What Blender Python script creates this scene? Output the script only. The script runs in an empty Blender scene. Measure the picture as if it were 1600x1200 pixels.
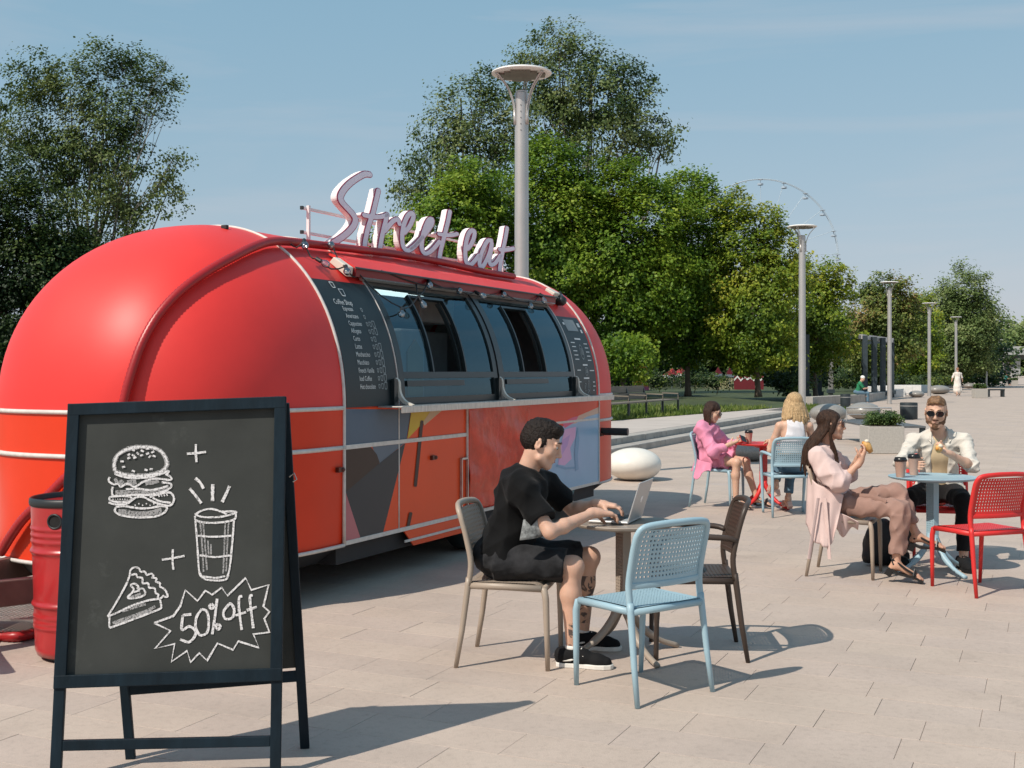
import bpy, math, random
import numpy as np
from mathutils import Vector, Matrix, Quaternion, Euler
import openvdb
R = random.Random(7)
NR = np.random.RandomState(11)
sc = bpy.context.scene
# ------------------------------------------------------------------ camera
EYE = 1.58
FPX, CX, HY = 1850.0, 800.0, 580.0      # focal length in pixels of the 1600 px photograph, centre column, horizon row
cam_data = bpy.data.cameras.new('camera')
cam_data.sensor_width = 36.0
cam_data.lens = 36.0 * FPX / 1600.0
cam_data.shift_y = -20.0 / 1600.0
cam_data.clip_start = 0.1
cam_data.clip_end = 6000.0
cam = bpy.data.objects.new('camera', cam_data)
sc.collection.objects.link(cam)
cam.location = (0, 0, EYE)
cam.rotation_euler = (math.radians(90), 0, 0)
sc.camera = cam
# ------------------------------------------------------------------ world, sun, exposure
SUN_TO = Vector((-0.69, -0.59, 1.00)).normalized()
world = bpy.data.worlds.new('World')
sc.world = world
world.use_nodes = True
wn = world.node_tree
for n in list(wn.nodes): wn.nodes.remove(n)
sky = wn.nodes.new('ShaderNodeTexSky')
sky.sky_type = 'NISHITA'
sky.sun_disc = False
sky.sun_elevation = math.asin(SUN_TO.z)
sky.sun_rotation = math.atan2(SUN_TO.x, SUN_TO.y)
sky.altitude = 200
sky.air_density = 1.0
sky.dust_density = 1.0
sky.ozone_density = 1.0
bg = wn.nodes.new('ShaderNodeBackground')
bg.inputs['Strength'].default_value = 0.145
wo = wn.nodes.new('ShaderNodeOutputWorld')
sep = wn.nodes.new('ShaderNodeSeparateColor'); comb = wn.nodes.new('ShaderNodeCombineColor')   # film-like response of the sky colour
wn.links.new(sky.outputs[0], sep.inputs[0])
for i, (e, k) in enumerate(((0.57, 0.1944), (0.30, 0.328), (0.22, 0.424))):
    pw = wn.nodes.new('ShaderNodeMath'); pw.operation = 'POWER'; pw.inputs[1].default_value = e
    ml = wn.nodes.new('ShaderNodeMath'); ml.operation = 'MULTIPLY'; ml.inputs[1].default_value = k / 0.145
    wn.links.new(sep.outputs[i], pw.inputs[0]); wn.links.new(pw.outputs[0], ml.inputs[0]); wn.links.new(ml.outputs[0], comb.inputs[i])
ctc = wn.nodes.new('ShaderNodeTexCoord'); cmap = wn.nodes.new('ShaderNodeMapping'); cmap.inputs['Scale'].default_value = (1.2, 1.2, 9.0)
cno = wn.nodes.new('ShaderNodeTexNoise'); cno.inputs['Scale'].default_value = 1.6; cno.inputs['Detail'].default_value = 6.0; cno.inputs['Roughness'].default_value = 0.55; cno.inputs['Distortion'].default_value = 0.6
crm = wn.nodes.new('ShaderNodeMapRange'); crm.inputs[1].default_value = 0.50; crm.inputs[2].default_value = 0.80; crm.inputs[3].default_value = 0.0; crm.inputs[4].default_value = 0.45   # faint high cloud
cmx = wn.nodes.new('ShaderNodeMix'); cmx.data_type = 'RGBA'; cmx.inputs[7].default_value = (0.60 / 0.145, 0.60 / 0.145, 0.64 / 0.145, 1)
wn.links.new(ctc.outputs['Generated'], cmap.inputs[0]); wn.links.new(cmap.outputs[0], cno.inputs['Vector']); wn.links.new(cno.outputs[0], crm.inputs[0])
wn.links.new(crm.outputs[0], cmx.inputs[0]); wn.links.new(comb.outputs[0], cmx.inputs[6]); wn.links.new(cmx.outputs[2], bg.inputs[0])
wn.links.new(bg.outputs[0], wo.inputs[0])
sun_data = bpy.data.lights.new('sun', 'SUN')
sun_data.energy = 4.5
sun_data.angle = math.radians(0.5)
sun_data.color = (1.0, 0.93, 0.82)
sun = bpy.data.objects.new('sun', sun_data)
sc.collection.objects.link(sun)
sun.rotation_euler = SUN_TO.to_track_quat('Z', 'Y').to_euler()
sc.view_settings.view_transform = 'Standard'
sc.view_settings.look = 'None'
sc.view_settings.exposure = 0.0
sc.view_settings.gamma = 1.0
sc.view_settings.use_curve_mapping = False
sc.cycles.use_denoising = True
sc.cycles.max_bounces = 8
sc.cycles.transparent_max_bounces = 12
sc.cycles.caustics_reflective = False
sc.cycles.caustics_refractive = False

# ------------------------------------------------------------------ measuring helpers
def at(px, py, z=0.0):
    """point on the level z that the photograph shows at column px, row py"""
    d = FPX * (EYE - z) / (py - HY)
    return Vector(((px - CX) / FPX * d, d, z))
def far(px, py, d):
    """point at distance d that the photograph shows at column px, row py"""
    return Vector(((px - CX) / FPX * d, d, EYE + (HY - py) / FPX * d))

# ------------------------------------------------------------------ materials
MATS = {}
def nd(nt, typ, **kw):
    n = nt.nodes.new(typ)
    for k, v in kw.items():
        if k in n.inputs: n.inputs[k].default_value = v
        else: setattr(n, k, v)
    return n
def mat(name, col, rough=0.6, metal=0.0, var=0.12, scale=6.0, bump=0.0, bscale=80.0, coat=0.0, stretch=(1, 1, 1),
        spec=0.5, island=0.0, wear=None, sheen=0.0, bdist=0.01, rvar=0.0):
    if name in MATS: return MATS[name]
    m = bpy.data.materials.new(name); m.use_nodes = True
    nt = m.node_tree; b = nt.nodes['Principled BSDF']; L = nt.links
    tc = nd(nt, 'ShaderNodeTexCoord'); mp = nd(nt, 'ShaderNodeMapping'); mp.inputs['Scale'].default_value = stretch
    L.new(tc.outputs['Object'], mp.inputs[0])
    nz = nd(nt, 'ShaderNodeTexNoise', Scale=scale, Detail=5.0, Roughness=0.6); L.new(mp.outputs[0], nz.inputs['Vector'])
    rmp = nd(nt, 'ShaderNodeMapRange'); rmp.inputs[1].default_value = 0.3; rmp.inputs[2].default_value = 0.7
    rmp.inputs[3].default_value = 1 - var; rmp.inputs[4].default_value = 1 + var
    L.new(nz.outputs[0], rmp.inputs[0])
    mul = nd(nt, 'ShaderNodeVectorMath', operation='SCALE'); mul.inputs[0].default_value = col[:3]
    if island:
        ge = nd(nt, 'ShaderNodeNewGeometry'); r2 = nd(nt, 'ShaderNodeMapRange')
        r2.inputs[3].default_value = 1 - island; r2.inputs[4].default_value = 1 + island
        L.new(ge.outputs['Random Per Island'], r2.inputs[0])
        mm = nd(nt, 'ShaderNodeMath', operation='MULTIPLY'); L.new(rmp.outputs[0], mm.inputs[0]); L.new(r2.outputs[0], mm.inputs[1])
        L.new(mm.outputs[0], mul.inputs['Scale'])
    else:
        L.new(rmp.outputs[0], mul.inputs['Scale'])
    out = mul.outputs[0]
    if wear:                                              # (colour, scale, threshold)
        n2 = nd(nt, 'ShaderNodeTexNoise', Scale=wear[1], Detail=8.0, Roughness=0.7); L.new(mp.outputs[0], n2.inputs['Vector'])
        r3 = nd(nt, 'ShaderNodeMapRange'); r3.inputs[1].default_value = wear[2]; r3.inputs[2].default_value = wear[2] + 0.05
        L.new(n2.outputs[0], r3.inputs[0])
        mx = nd(nt, 'ShaderNodeMix', data_type='RGBA'); L.new(r3.outputs[0], mx.inputs[0]); L.new(out, mx.inputs[6])
        mx.inputs[7].default_value = (*wear[0], 1); out = mx.outputs[2]
    L.new(out, b.inputs['Base Color'])
    b.inputs['Roughness'].default_value = rough; b.inputs['Metallic'].default_value = metal
    b.inputs['Specular IOR Level'].default_value = spec
    b.inputs['Coat Weight'].default_value = coat; b.inputs['Coat Roughness'].default_value = 0.08
    if sheen: b.inputs['Sheen Weight'].default_value = sheen
    if rvar:
        r4 = nd(nt, 'ShaderNodeMapRange'); r4.inputs[1].default_value = .3; r4.inputs[2].default_value = .7
        r4.inputs[3].default_value = max(0, rough - rvar); r4.inputs[4].default_value = rough + rvar
        n3 = nd(nt, 'ShaderNodeTexNoise', Scale=scale * 2.3, Detail=6.0); L.new(mp.outputs[0], n3.inputs['Vector'])
        L.new(n3.outputs[0], r4.inputs[0]); L.new(r4.outputs[0], b.inputs['Roughness'])
    if bump:
        bn = nd(nt, 'ShaderNodeTexNoise', Scale=bscale, Detail=4.0); L.new(mp.outputs[0], bn.inputs['Vector'])
        bp = nd(nt, 'ShaderNodeBump', Strength=bump, Distance=bdist); L.new(bn.outputs[0], bp.inputs['Height'])
        L.new(bp.outputs[0], b.inputs['Normal'])
    MATS[name] = m
    return m
def skin_mat(name, col):
    m = mat(name, col, rough=0.5, var=0.07, scale=14, bump=0.15, bscale=220, spec=0.4)
    b = m.node_tree.nodes['Principled BSDF']
    b.inputs['Subsurface Weight'].default_value = 0.12
    b.inputs['Subsurface Radius'].default_value = (0.02, 0.008, 0.004)
    b.inputs['Subsurface Scale'].default_value = 0.5
    return m
def leaf_mat(name, cols, trans=0.35, scale=0.35):
    m = bpy.data.materials.new(name); m.use_nodes = True
    nt = m.node_tree; L = nt.links; nt.nodes.remove(nt.nodes['Principled BSDF'])
    out = nt.nodes['Material Output']
    ge = nd(nt, 'ShaderNodeNewGeometry')
    nz = nd(nt, 'ShaderNodeTexNoise', Scale=scale, Detail=3.0); tc = nd(nt, 'ShaderNodeTexCoord'); L.new(tc.outputs['Object'], nz.inputs['Vector'])
    a = nd(nt, 'ShaderNodeMath', operation='MULTIPLY_ADD'); L.new(nz.outputs[0], a.inputs[0]); a.inputs[1].default_value = 2.2; a.inputs[2].default_value = -0.85
    c = nd(nt, 'ShaderNodeMath', operation='MULTIPLY_ADD'); L.new(ge.outputs['Random Per Island'], c.inputs[0]); c.inputs[1].default_value = 0.5; L.new(a.outputs[0], c.inputs[2])
    cr = nd(nt, 'ShaderNodeValToRGB'); L.new(c.outputs[0], cr.inputs[0])
    e = cr.color_ramp; e.elements[0].position = 0.1; e.elements[0].color = (*cols[0], 1); e.elements[1].position = 0.95; e.elements[1].color = (*cols[-1], 1)
    for k, cc in enumerate(cols[1:-1]):
        x = e.elements.new(0.1 + 0.85 * (k + 1) / (len(cols) - 1)); x.color = (*cc, 1)
    pb = nd(nt, 'ShaderNodeBsdfPrincipled'); pb.inputs['Roughness'].default_value = 0.5; pb.inputs['Specular IOR Level'].default_value = 0.3
    tr = nd(nt, 'ShaderNodeBsdfTranslucent'); mx = nd(nt, 'ShaderNodeMixShader'); mx.inputs[0].default_value = trans
    L.new(cr.outputs[0], pb.inputs['Base Color']); L.new(cr.outputs[0], tr.inputs[0])
    L.new(pb.outputs[0], mx.inputs[1]); L.new(tr.outputs[0], mx.inputs[2]); L.new(mx.outputs[0], out.inputs[0])
    MATS[name] = m
    return m
def glass_mat(name, tint=(0.5, 0.66, 0.75), refl=0.18, rough=0.02):
    m = bpy.data.materials.new(name); m.use_nodes = True
    nt = m.node_tree; L = nt.links; nt.nodes.remove(nt.nodes['Principled BSDF']); out = nt.nodes['Material Output']
    t = nd(nt, 'ShaderNodeBsdfTransparent'); t.inputs[0].default_value = (*tint, 1)
    g = nd(nt, 'ShaderNodeBsdfGlossy'); g.inputs['Roughness'].default_value = rough; g.inputs[0].default_value = (0.9, 0.95, 1, 1)
    lw = nd(nt, 'ShaderNodeLayerWeight', Blend=0.25)
    ad = nd(nt, 'ShaderNodeMath', operation='ADD'); ad.inputs[1].default_value = refl; ad.use_clamp = True
    L.new(lw.outputs['Fresnel'], ad.inputs[0])
    mx = nd(nt, 'ShaderNodeMixShader'); L.new(ad.outputs[0], mx.inputs[0]); L.new(t.outputs[0], mx.inputs[1]); L.new(g.outputs[0], mx.inputs[2])
    L.new(mx.outputs[0], out.inputs[0]); MATS[name] = m
    return m

# ------------------------------------------------------------------ objects
def link(o, parent=None):
    sc.collection.objects.link(o)
    if parent is not None: o.parent = parent
    return o
def thing(name, label, cat, loc=(0, 0, 0), rotz=0.0, group=None, rot=None):
    o = bpy.data.objects.new(name, None); o.empty_display_size = 0.1
    link(o); o.location = loc; o.rotation_euler = rot if rot else (0, 0, rotz)
    o['label'] = label; o['category'] = cat
    if group: o['group'] = group
    return o
def tag(o, label=None, cat=None, group=None, kind=None):
    if label: o['label'] = label
    if cat: o['category'] = cat
    if group: o['group'] = group
    if kind: o['kind'] = kind
    return o
def dup(root, label=None, loc=None, rotz=None, mats=None):
    r = root.copy(); sc.collection.objects.link(r)
    if label: r['label'] = label
    if loc is not None: r.location = loc
    if rotz is not None: r.rotation_euler = (0, 0, rotz)
    def rec(src, dst):
        for ch in src.children:
            c = ch.copy(); sc.collection.objects.link(c); c.parent = dst; rec(ch, c)
    rec(root, r)
    return r
class MB:
    """collects vertices and faces of one object"""
    def __init__(s): s.v = []; s.f = []; s.m = []; s.mi = 0
    def add(s, vs, fs, mi=None):
        n = len(s.v); s.v.extend([tuple(p) for p in vs]); s.f.extend([tuple(i + n for i in f) for f in fs])
        s.m.extend([s.mi if mi is None else mi] * len(fs)); return s
    def box(s, c, size, rot=None, taper=1.0):
        c = Vector(c); x, y, z = [a / 2 for a in size]
        vs = []
        for dz in (-1, 1):
            t = taper if dz > 0 else 1.0
            for dx, dy in ((-1, -1), (1, -1), (1, 1), (-1, 1)):
                p = Vector((dx * x * t, dy * y * t, dz * z))
                if rot is not None: p = rot @ p
                vs.append(c + p)
        return s.add(vs, [(0, 3, 2, 1), (4, 5, 6, 7), (0, 1, 5, 4), (1, 2, 6, 5), (2, 3, 7, 6), (3, 0, 4, 7)])
    def beam(s, a, b, w, h, up=(0, 0, 1)):
        a = Vector(a); b = Vector(b); d = (b - a); L = d.length; d.normalize(); up = Vector(up)
        x = d.cross(up)
        if x.length < 1e-4: x = d.cross(Vector((0, 1, 0)))
        x.normalize(); z = x.cross(d).normalized()
        rot = Matrix((x, d, z)).transposed()
        return s.box((a + b) / 2, (w, L, h), rot)
    def tube(s, pts, r, n=8, caps=True, flat=1.0, up=(0, 0, 1), closed=False):
        pts = [Vector(p) for p in pts]; k = len(pts)
        rs = r if isinstance(r, (list, tuple)) else [r] * k
        prev = None; rings = []
        for i, p in enumerate(pts):
            if closed: t = pts[(i + 1) % k] - pts[i - 1]
            else: t = pts[min(i + 1, k - 1)] - pts[max(i - 1, 0)]
            t.normalize()
            if prev is None:
                x = t.cross(Vector(up))
                if x.length < 1e-3: x = t.cross(Vector((1, 0, 0)))
            else: x = prev - t * prev.dot(t)
            x.normalize(); prev = x; y = t.cross(x)
            rings.append([p + x * math.cos(a) * rs[i] * flat + y * math.sin(a) * rs[i] for a in [2 * math.pi * j / n for j in range(n)]])
        vs = [q for ring in rings for q in ring]; fs = []
        for i in range(k if closed else k - 1):
            i2 = (i + 1) % k
            for j in range(n): fs.append((i * n + j, i * n + (j + 1) % n, i2 * n + (j + 1) % n, i2 * n + j))
        if caps and not closed:
            fs.append(tuple(reversed(range(n)))); fs.append(tuple((k - 1) * n + j for j in range(n)))
        return s.add(vs, fs)
    def lathe(s, prof, n=24, c=(0, 0, 0), axis=None, closed=False):
        c = Vector(c); vs = []; fs = []; k = len(prof)
        for r, z in prof:
            for j in range(n):
                a = 2 * math.pi * j / n; p = Vector((r * math.cos(a), r * math.sin(a), z))
                if axis is not None: p = axis @ p
                vs.append(c + p)
        for i in range(k - 1):
            for j in range(n): fs.append((i * n + j, i * n + (j + 1) % n, (i + 1) * n + (j + 1) % n, (i + 1) * n + j))
        if prof[0][0] > 1e-5: fs.append(tuple(reversed(range(n))))
        if prof[-1][0] > 1e-5: fs.append(tuple((k - 1) * n + j for j in range(n)))
        return s.add(vs, fs)
    def ell(s, c, r, n=16, m=10, rot=None):
        prof = []
        c = Vector(c); vs = []; fs = []
        for i in range(m + 1):
            t = math.pi * i / m - math.pi / 2
            for j in range(n):
                a = 2 * math.pi * j / n
                p = Vector((r[0] * math.cos(t) * math.cos(a), r[1] * math.cos(t) * math.sin(a), r[2] * math.sin(t)))
                if rot is not None: p = rot @ p
                vs.append(c + p)
        for i in range(m):
            for j in range(n): fs.append((i * n + j, i * n + (j + 1) % n, (i + 1) * n + (j + 1) % n, (i + 1) * n + j))
        return s.add(vs, fs)
    def prism(s, poly, z0, z1, fn=None):
        """extrude a polygon (x, y) from z0 to z1; fn maps (x, y, z) to a point"""
        fn = fn or (lambda x, y, z: (x, y, z)); n = len(poly)
        vs = [fn(x, y, z0) for x, y in poly] + [fn(x, y, z1) for x, y in poly]
        fs = [tuple(reversed(range(n))), tuple(range(n, 2 * n))] + [(i, (i + 1) % n, (i + 1) % n + n, i + n) for i in range(n)]
        return s.add(vs, fs)
    def grid(s, fn, nu, nv, u0=0, u1=1, v0=0, v1=1, keep=None):
        vs = [fn(u0 + (u1 - u0) * i / nu, v0 + (v1 - v0) * j / nv) for i in range(nu + 1) for j in range(nv + 1)]
        fs = [(i * (nv + 1) + j, (i + 1) * (nv + 1) + j, (i + 1) * (nv + 1) + j + 1, i * (nv + 1) + j + 1)
              for i in range(nu) for j in range(nv) if keep is None or keep(i, j)]
        return s.add(vs, fs)
    def build(s, name, mats, parent=None, smooth=False, bevel=0.0, angle=None, seg=2, solid=0.0, loc=None):
        me = bpy.data.meshes.new(name)
        vs = s.v
        me.from_pydata(vs, [], s.f)
        mats = mats if isinstance(mats, (list, tuple)) else [mats]
        for m in mats: me.materials.append(m)
        if len(mats) > 1: me.polygons.foreach_set('material_index', s.m)
        if smooth or angle:
            me.polygons.foreach_set('use_smooth', [True] * len(me.polygons))
        me.update()
        if angle: me.set_sharp_from_angle(angle=math.radians(angle))
        o = link(bpy.data.objects.new(name, me), parent)
        if loc is not None: o.location = loc
        if solid:
            so = o.modifiers.new('solid', 'SOLIDIFY'); so.thickness = solid; so.offset = 0
        if bevel:
            bv = o.modifiers.new('bevel', 'BEVEL'); bv.width = bevel; bv.segments = seg; bv.limit_method = 'ANGLE'; bv.angle_limit = math.radians(40)
        return o
def fast_mesh(name, verts, faces4, mats, parent=None, smooth=False, mi=None):
    """mesh from numpy arrays, faces all of one size"""
    me = bpy.data.meshes.new(name); nv = len(verts); nf, k = faces4.shape
    me.vertices.add(nv); me.vertices.foreach_set('co', np.ascontiguousarray(verts, dtype=np.float32).ravel())
    me.loops.add(nf * k); me.loops.foreach_set('vertex_index', np.ascontiguousarray(faces4, dtype=np.int32).ravel())
    me.polygons.add(nf); me.polygons.foreach_set('loop_start', np.arange(nf, dtype=np.int32) * k)
    mats = mats if isinstance(mats, (list, tuple)) else [mats]
    for m in mats: me.materials.append(m)
    if mi is not None: me.polygons.foreach_set('material_index', np.ascontiguousarray(mi, dtype=np.int32))
    me.polygons.foreach_set('use_smooth', np.full(nf, smooth))
    me.update(calc_edges=True); me.validate()
    return link(bpy.data.objects.new(name, me), parent)
def spline(pts, n=8):
    """Catmull-Rom through the points"""
    P = [np.array(p, float) for p in pts]; P = [2 * P[0] - P[1]] + P + [2 * P[-1] - P[-2]]; out = []
    for i in range(1, len(P) - 2):
        for k in range(n):
            t = k / n; a, b, c, d = P[i - 1], P[i], P[i + 1], P[i + 2]
            out.append(0.5 * ((2 * b) + (c - a) * t + (2 * a - 5 * b + 4 * c - d) * t * t + (3 * b - a - 3 * c + d) * t ** 3))
    out.append(P[-2]); return out

# ------------------------------------------------------------------ signed distance modelling (people, letters, stones)
def smin(a, b, k):
    if k <= 0: return np.minimum(a, b)
    h = np.maximum(k - np.abs(a - b), 0) / k
    return np.minimum(a, b) - h * h * k * 0.25
class Sdf:
    def __init__(s, vox=0.006): s.vox = vox; s.ops = []
    def cap(s, a, b, ra, rb=None, k=0.02): s.ops.append(('cap', np.array(a, float), np.array(b, float), ra, ra if rb is None else rb, k)); return s
    def chain(s, pts, rs, k=0.02):
        for i in range(len(pts) - 1): s.cap(pts[i], pts[i + 1], rs[i], rs[i + 1], k)
        return s
    def ell(s, c, r, rot=None, k=0.02): s.ops.append(('ell', np.array(c, float), np.array(r, float), rot, 0, k)); return s
    def sub(s, c, r, rot=None, k=0.01): s.ops.append(('sub', np.array(c, float), np.array(r, float), rot, 0, k)); return s
    def cut(s, p, n): s.ops.append(('cut', np.array(p, float), np.array(Vector(n).normalized()), 0, 0, 0)); return s
    def fold(s, amp, wl, seed=0, stretch=(1, 1, 1)): s.ops.append(('fold', amp, wl, seed, stretch, 0)); return s
    def mesh(s):
        v = s.vox; lo = np.full(3, 1e9); hi = -lo
        for o in s.ops:
            if o[0] in ('cap', 'cyl'):
                r = max(o[3], o[4]) + 0.02
                lo = np.minimum(lo, np.minimum(o[1], o[2]) - r); hi = np.maximum(hi, np.maximum(o[1], o[2]) + r)
            if o[0] == 'ell':
                r = o[2].max() + 0.02; lo = np.minimum(lo, o[1] - r); hi = np.maximum(hi, o[1] + r)
        n = np.ceil((hi - lo) / v).astype(int) + 1
        D = np.full(n, 9.0, np.float32)
        ax = [lo[i] + np.arange(n[i]) * v for i in range(3)]
        def block(l, h):
            i0 = np.clip(np.floor((l - lo) / v).astype(int), 0, n); i1 = np.clip(np.ceil((h - lo) / v).astype(int) + 1, 0, n)
            sl = tuple(slice(a, b) for a, b in zip(i0, i1))
            return sl, np.meshgrid(*[ax[i][sl[i]].astype(np.float32) for i in range(3)], indexing='ij', sparse=True)
        for o in s.ops:
            if o[0] == 'cap':
                _, a, b, ra, rb, k = o; r = max(ra, rb) + k + 3 * v
                sl, (X, Y, Z) = block(np.minimum(a, b) - r, np.maximum(a, b) + r)
                d = b - a; L2 = max(float(d @ d), 1e-9)
                t = np.clip(((X - a[0]) * d[0] + (Y - a[1]) * d[1] + (Z - a[2]) * d[2]) / L2, 0, 1)
                q = np.sqrt((X - a[0] - t * d[0]) ** 2 + (Y - a[1] - t * d[1]) ** 2 + (Z - a[2] - t * d[2]) ** 2) - (ra + (rb - ra) * t)
                D[sl] = smin(D[sl], q.astype(np.float32), k)
            elif o[0] == 'cyl':
                _, a, b, ra, rb, k = o; r = max(ra, rb) + k + 3 * v
                sl, (X, Y, Z) = block(np.minimum(a, b) - r, np.maximum(a, b) + r)
                d = b - a; L = float(np.sqrt(d @ d)); d = d / L
                t = (X - a[0]) * d[0] + (Y - a[1]) * d[1] + (Z - a[2]) * d[2]
                q = np.sqrt(np.maximum((X - a[0]) ** 2 + (Y - a[1]) ** 2 + (Z - a[2]) ** 2 - t * t, 0)) - (ra + (rb - ra) * np.clip(t / L, 0, 1))
                q = np.maximum(q, np.maximum(-t, t - L)); D[sl] = smin(D[sl], q.astype(np.float32), k)
            elif o[0] in ('ell', 'sub'):
                _, c, r, rot, _, k = o; m = r.max() + k + 3 * v
                sl, (X, Y, Z) = block(c - m, c + m)
                x, y, z = X - c[0], Y - c[1], Z - c[2]
                if rot is not None:
                    T = np.array(rot.transposed())
                    x, y, z = (T[i, 0] * x + T[i, 1] * y + T[i, 2] * z for i in range(3))
                k0 = np.sqrt((x / r[0]) ** 2 + (y / r[1]) ** 2 + (z / r[2]) ** 2)
                k1 = np.sqrt((x / r[0] ** 2) ** 2 + (y / r[1] ** 2) ** 2 + (z / r[2] ** 2) ** 2)
                q = (k0 * (k0 - 1) / np.maximum(k1, 1e-6)).astype(np.float32)
                if o[0] == 'ell': D[sl] = smin(D[sl], q, k)
                else: D[sl] = -smin(-D[sl], q, k)
            elif o[0] == 'cut':
                X, Y, Z = np.meshgrid(*[a.astype(np.float32) for a in ax], indexing='ij', sparse=True); p, nn = o[1], o[2]
                D = np.maximum(D, ((X - p[0]) * nn[0] + (Y - p[1]) * nn[1] + (Z - p[2]) * nn[2]).astype(np.float32))
            elif o[0] == 'fold':
                _, amp, wl, seed, st, _ = o; rr = np.random.RandomState(seed)
                X, Y, Z = np.meshgrid(*[a.astype(np.float32) for a in ax], indexing='ij', sparse=True)
                X = X * st[0]; Y = Y * st[1]; Z = Z * st[2]
                w = 0
                for i in range(5):
                    q = rr.normal(size=3); q /= np.linalg.norm(q); f = 2 * math.pi / wl * (0.6 + 0.9 * rr.rand()); ph = rr.rand(5) * 6.28
                    wx = 0.9 * np.sin((Y + Z) * (2.6 / wl) + ph[0]) + 0.9 * np.sin((X - Z) * (2.1 / wl) + ph[1])
                    w = w + np.abs(np.sin(0.5 * ((X * q[0] + Y * q[1] + Z * q[2]) * f + wx + ph[2]))) - 0.6
                D = D + (w * (amp / 2.2)).astype(np.float32)
        g = openvdb.FloatGrid(3 * v); g.copyFromArray(np.ascontiguousarray(np.clip(D, -3 * v, 3 * v), dtype=np.float64))
        pts, quads = g.convertToQuads(0.0)
        return np.array(pts) * v + lo, np.array(quads)[:, ::-1].copy()
    def build(s, name, mats, parent, origin=(0, 0, 0), mi=None, smooth_it=0):
        p, q = s.mesh()
        me_mi = None
        if mi is not None:
            me_mi = mi(p[q].mean(axis=1))
        o = fast_mesh(name, p - np.array(origin), q, mats, parent, True, me_mi)
        if smooth_it:
            sm = o.modifiers.new('soft', 'SMOOTH'); sm.iterations = smooth_it; sm.factor = 0.5
        return o
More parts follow.
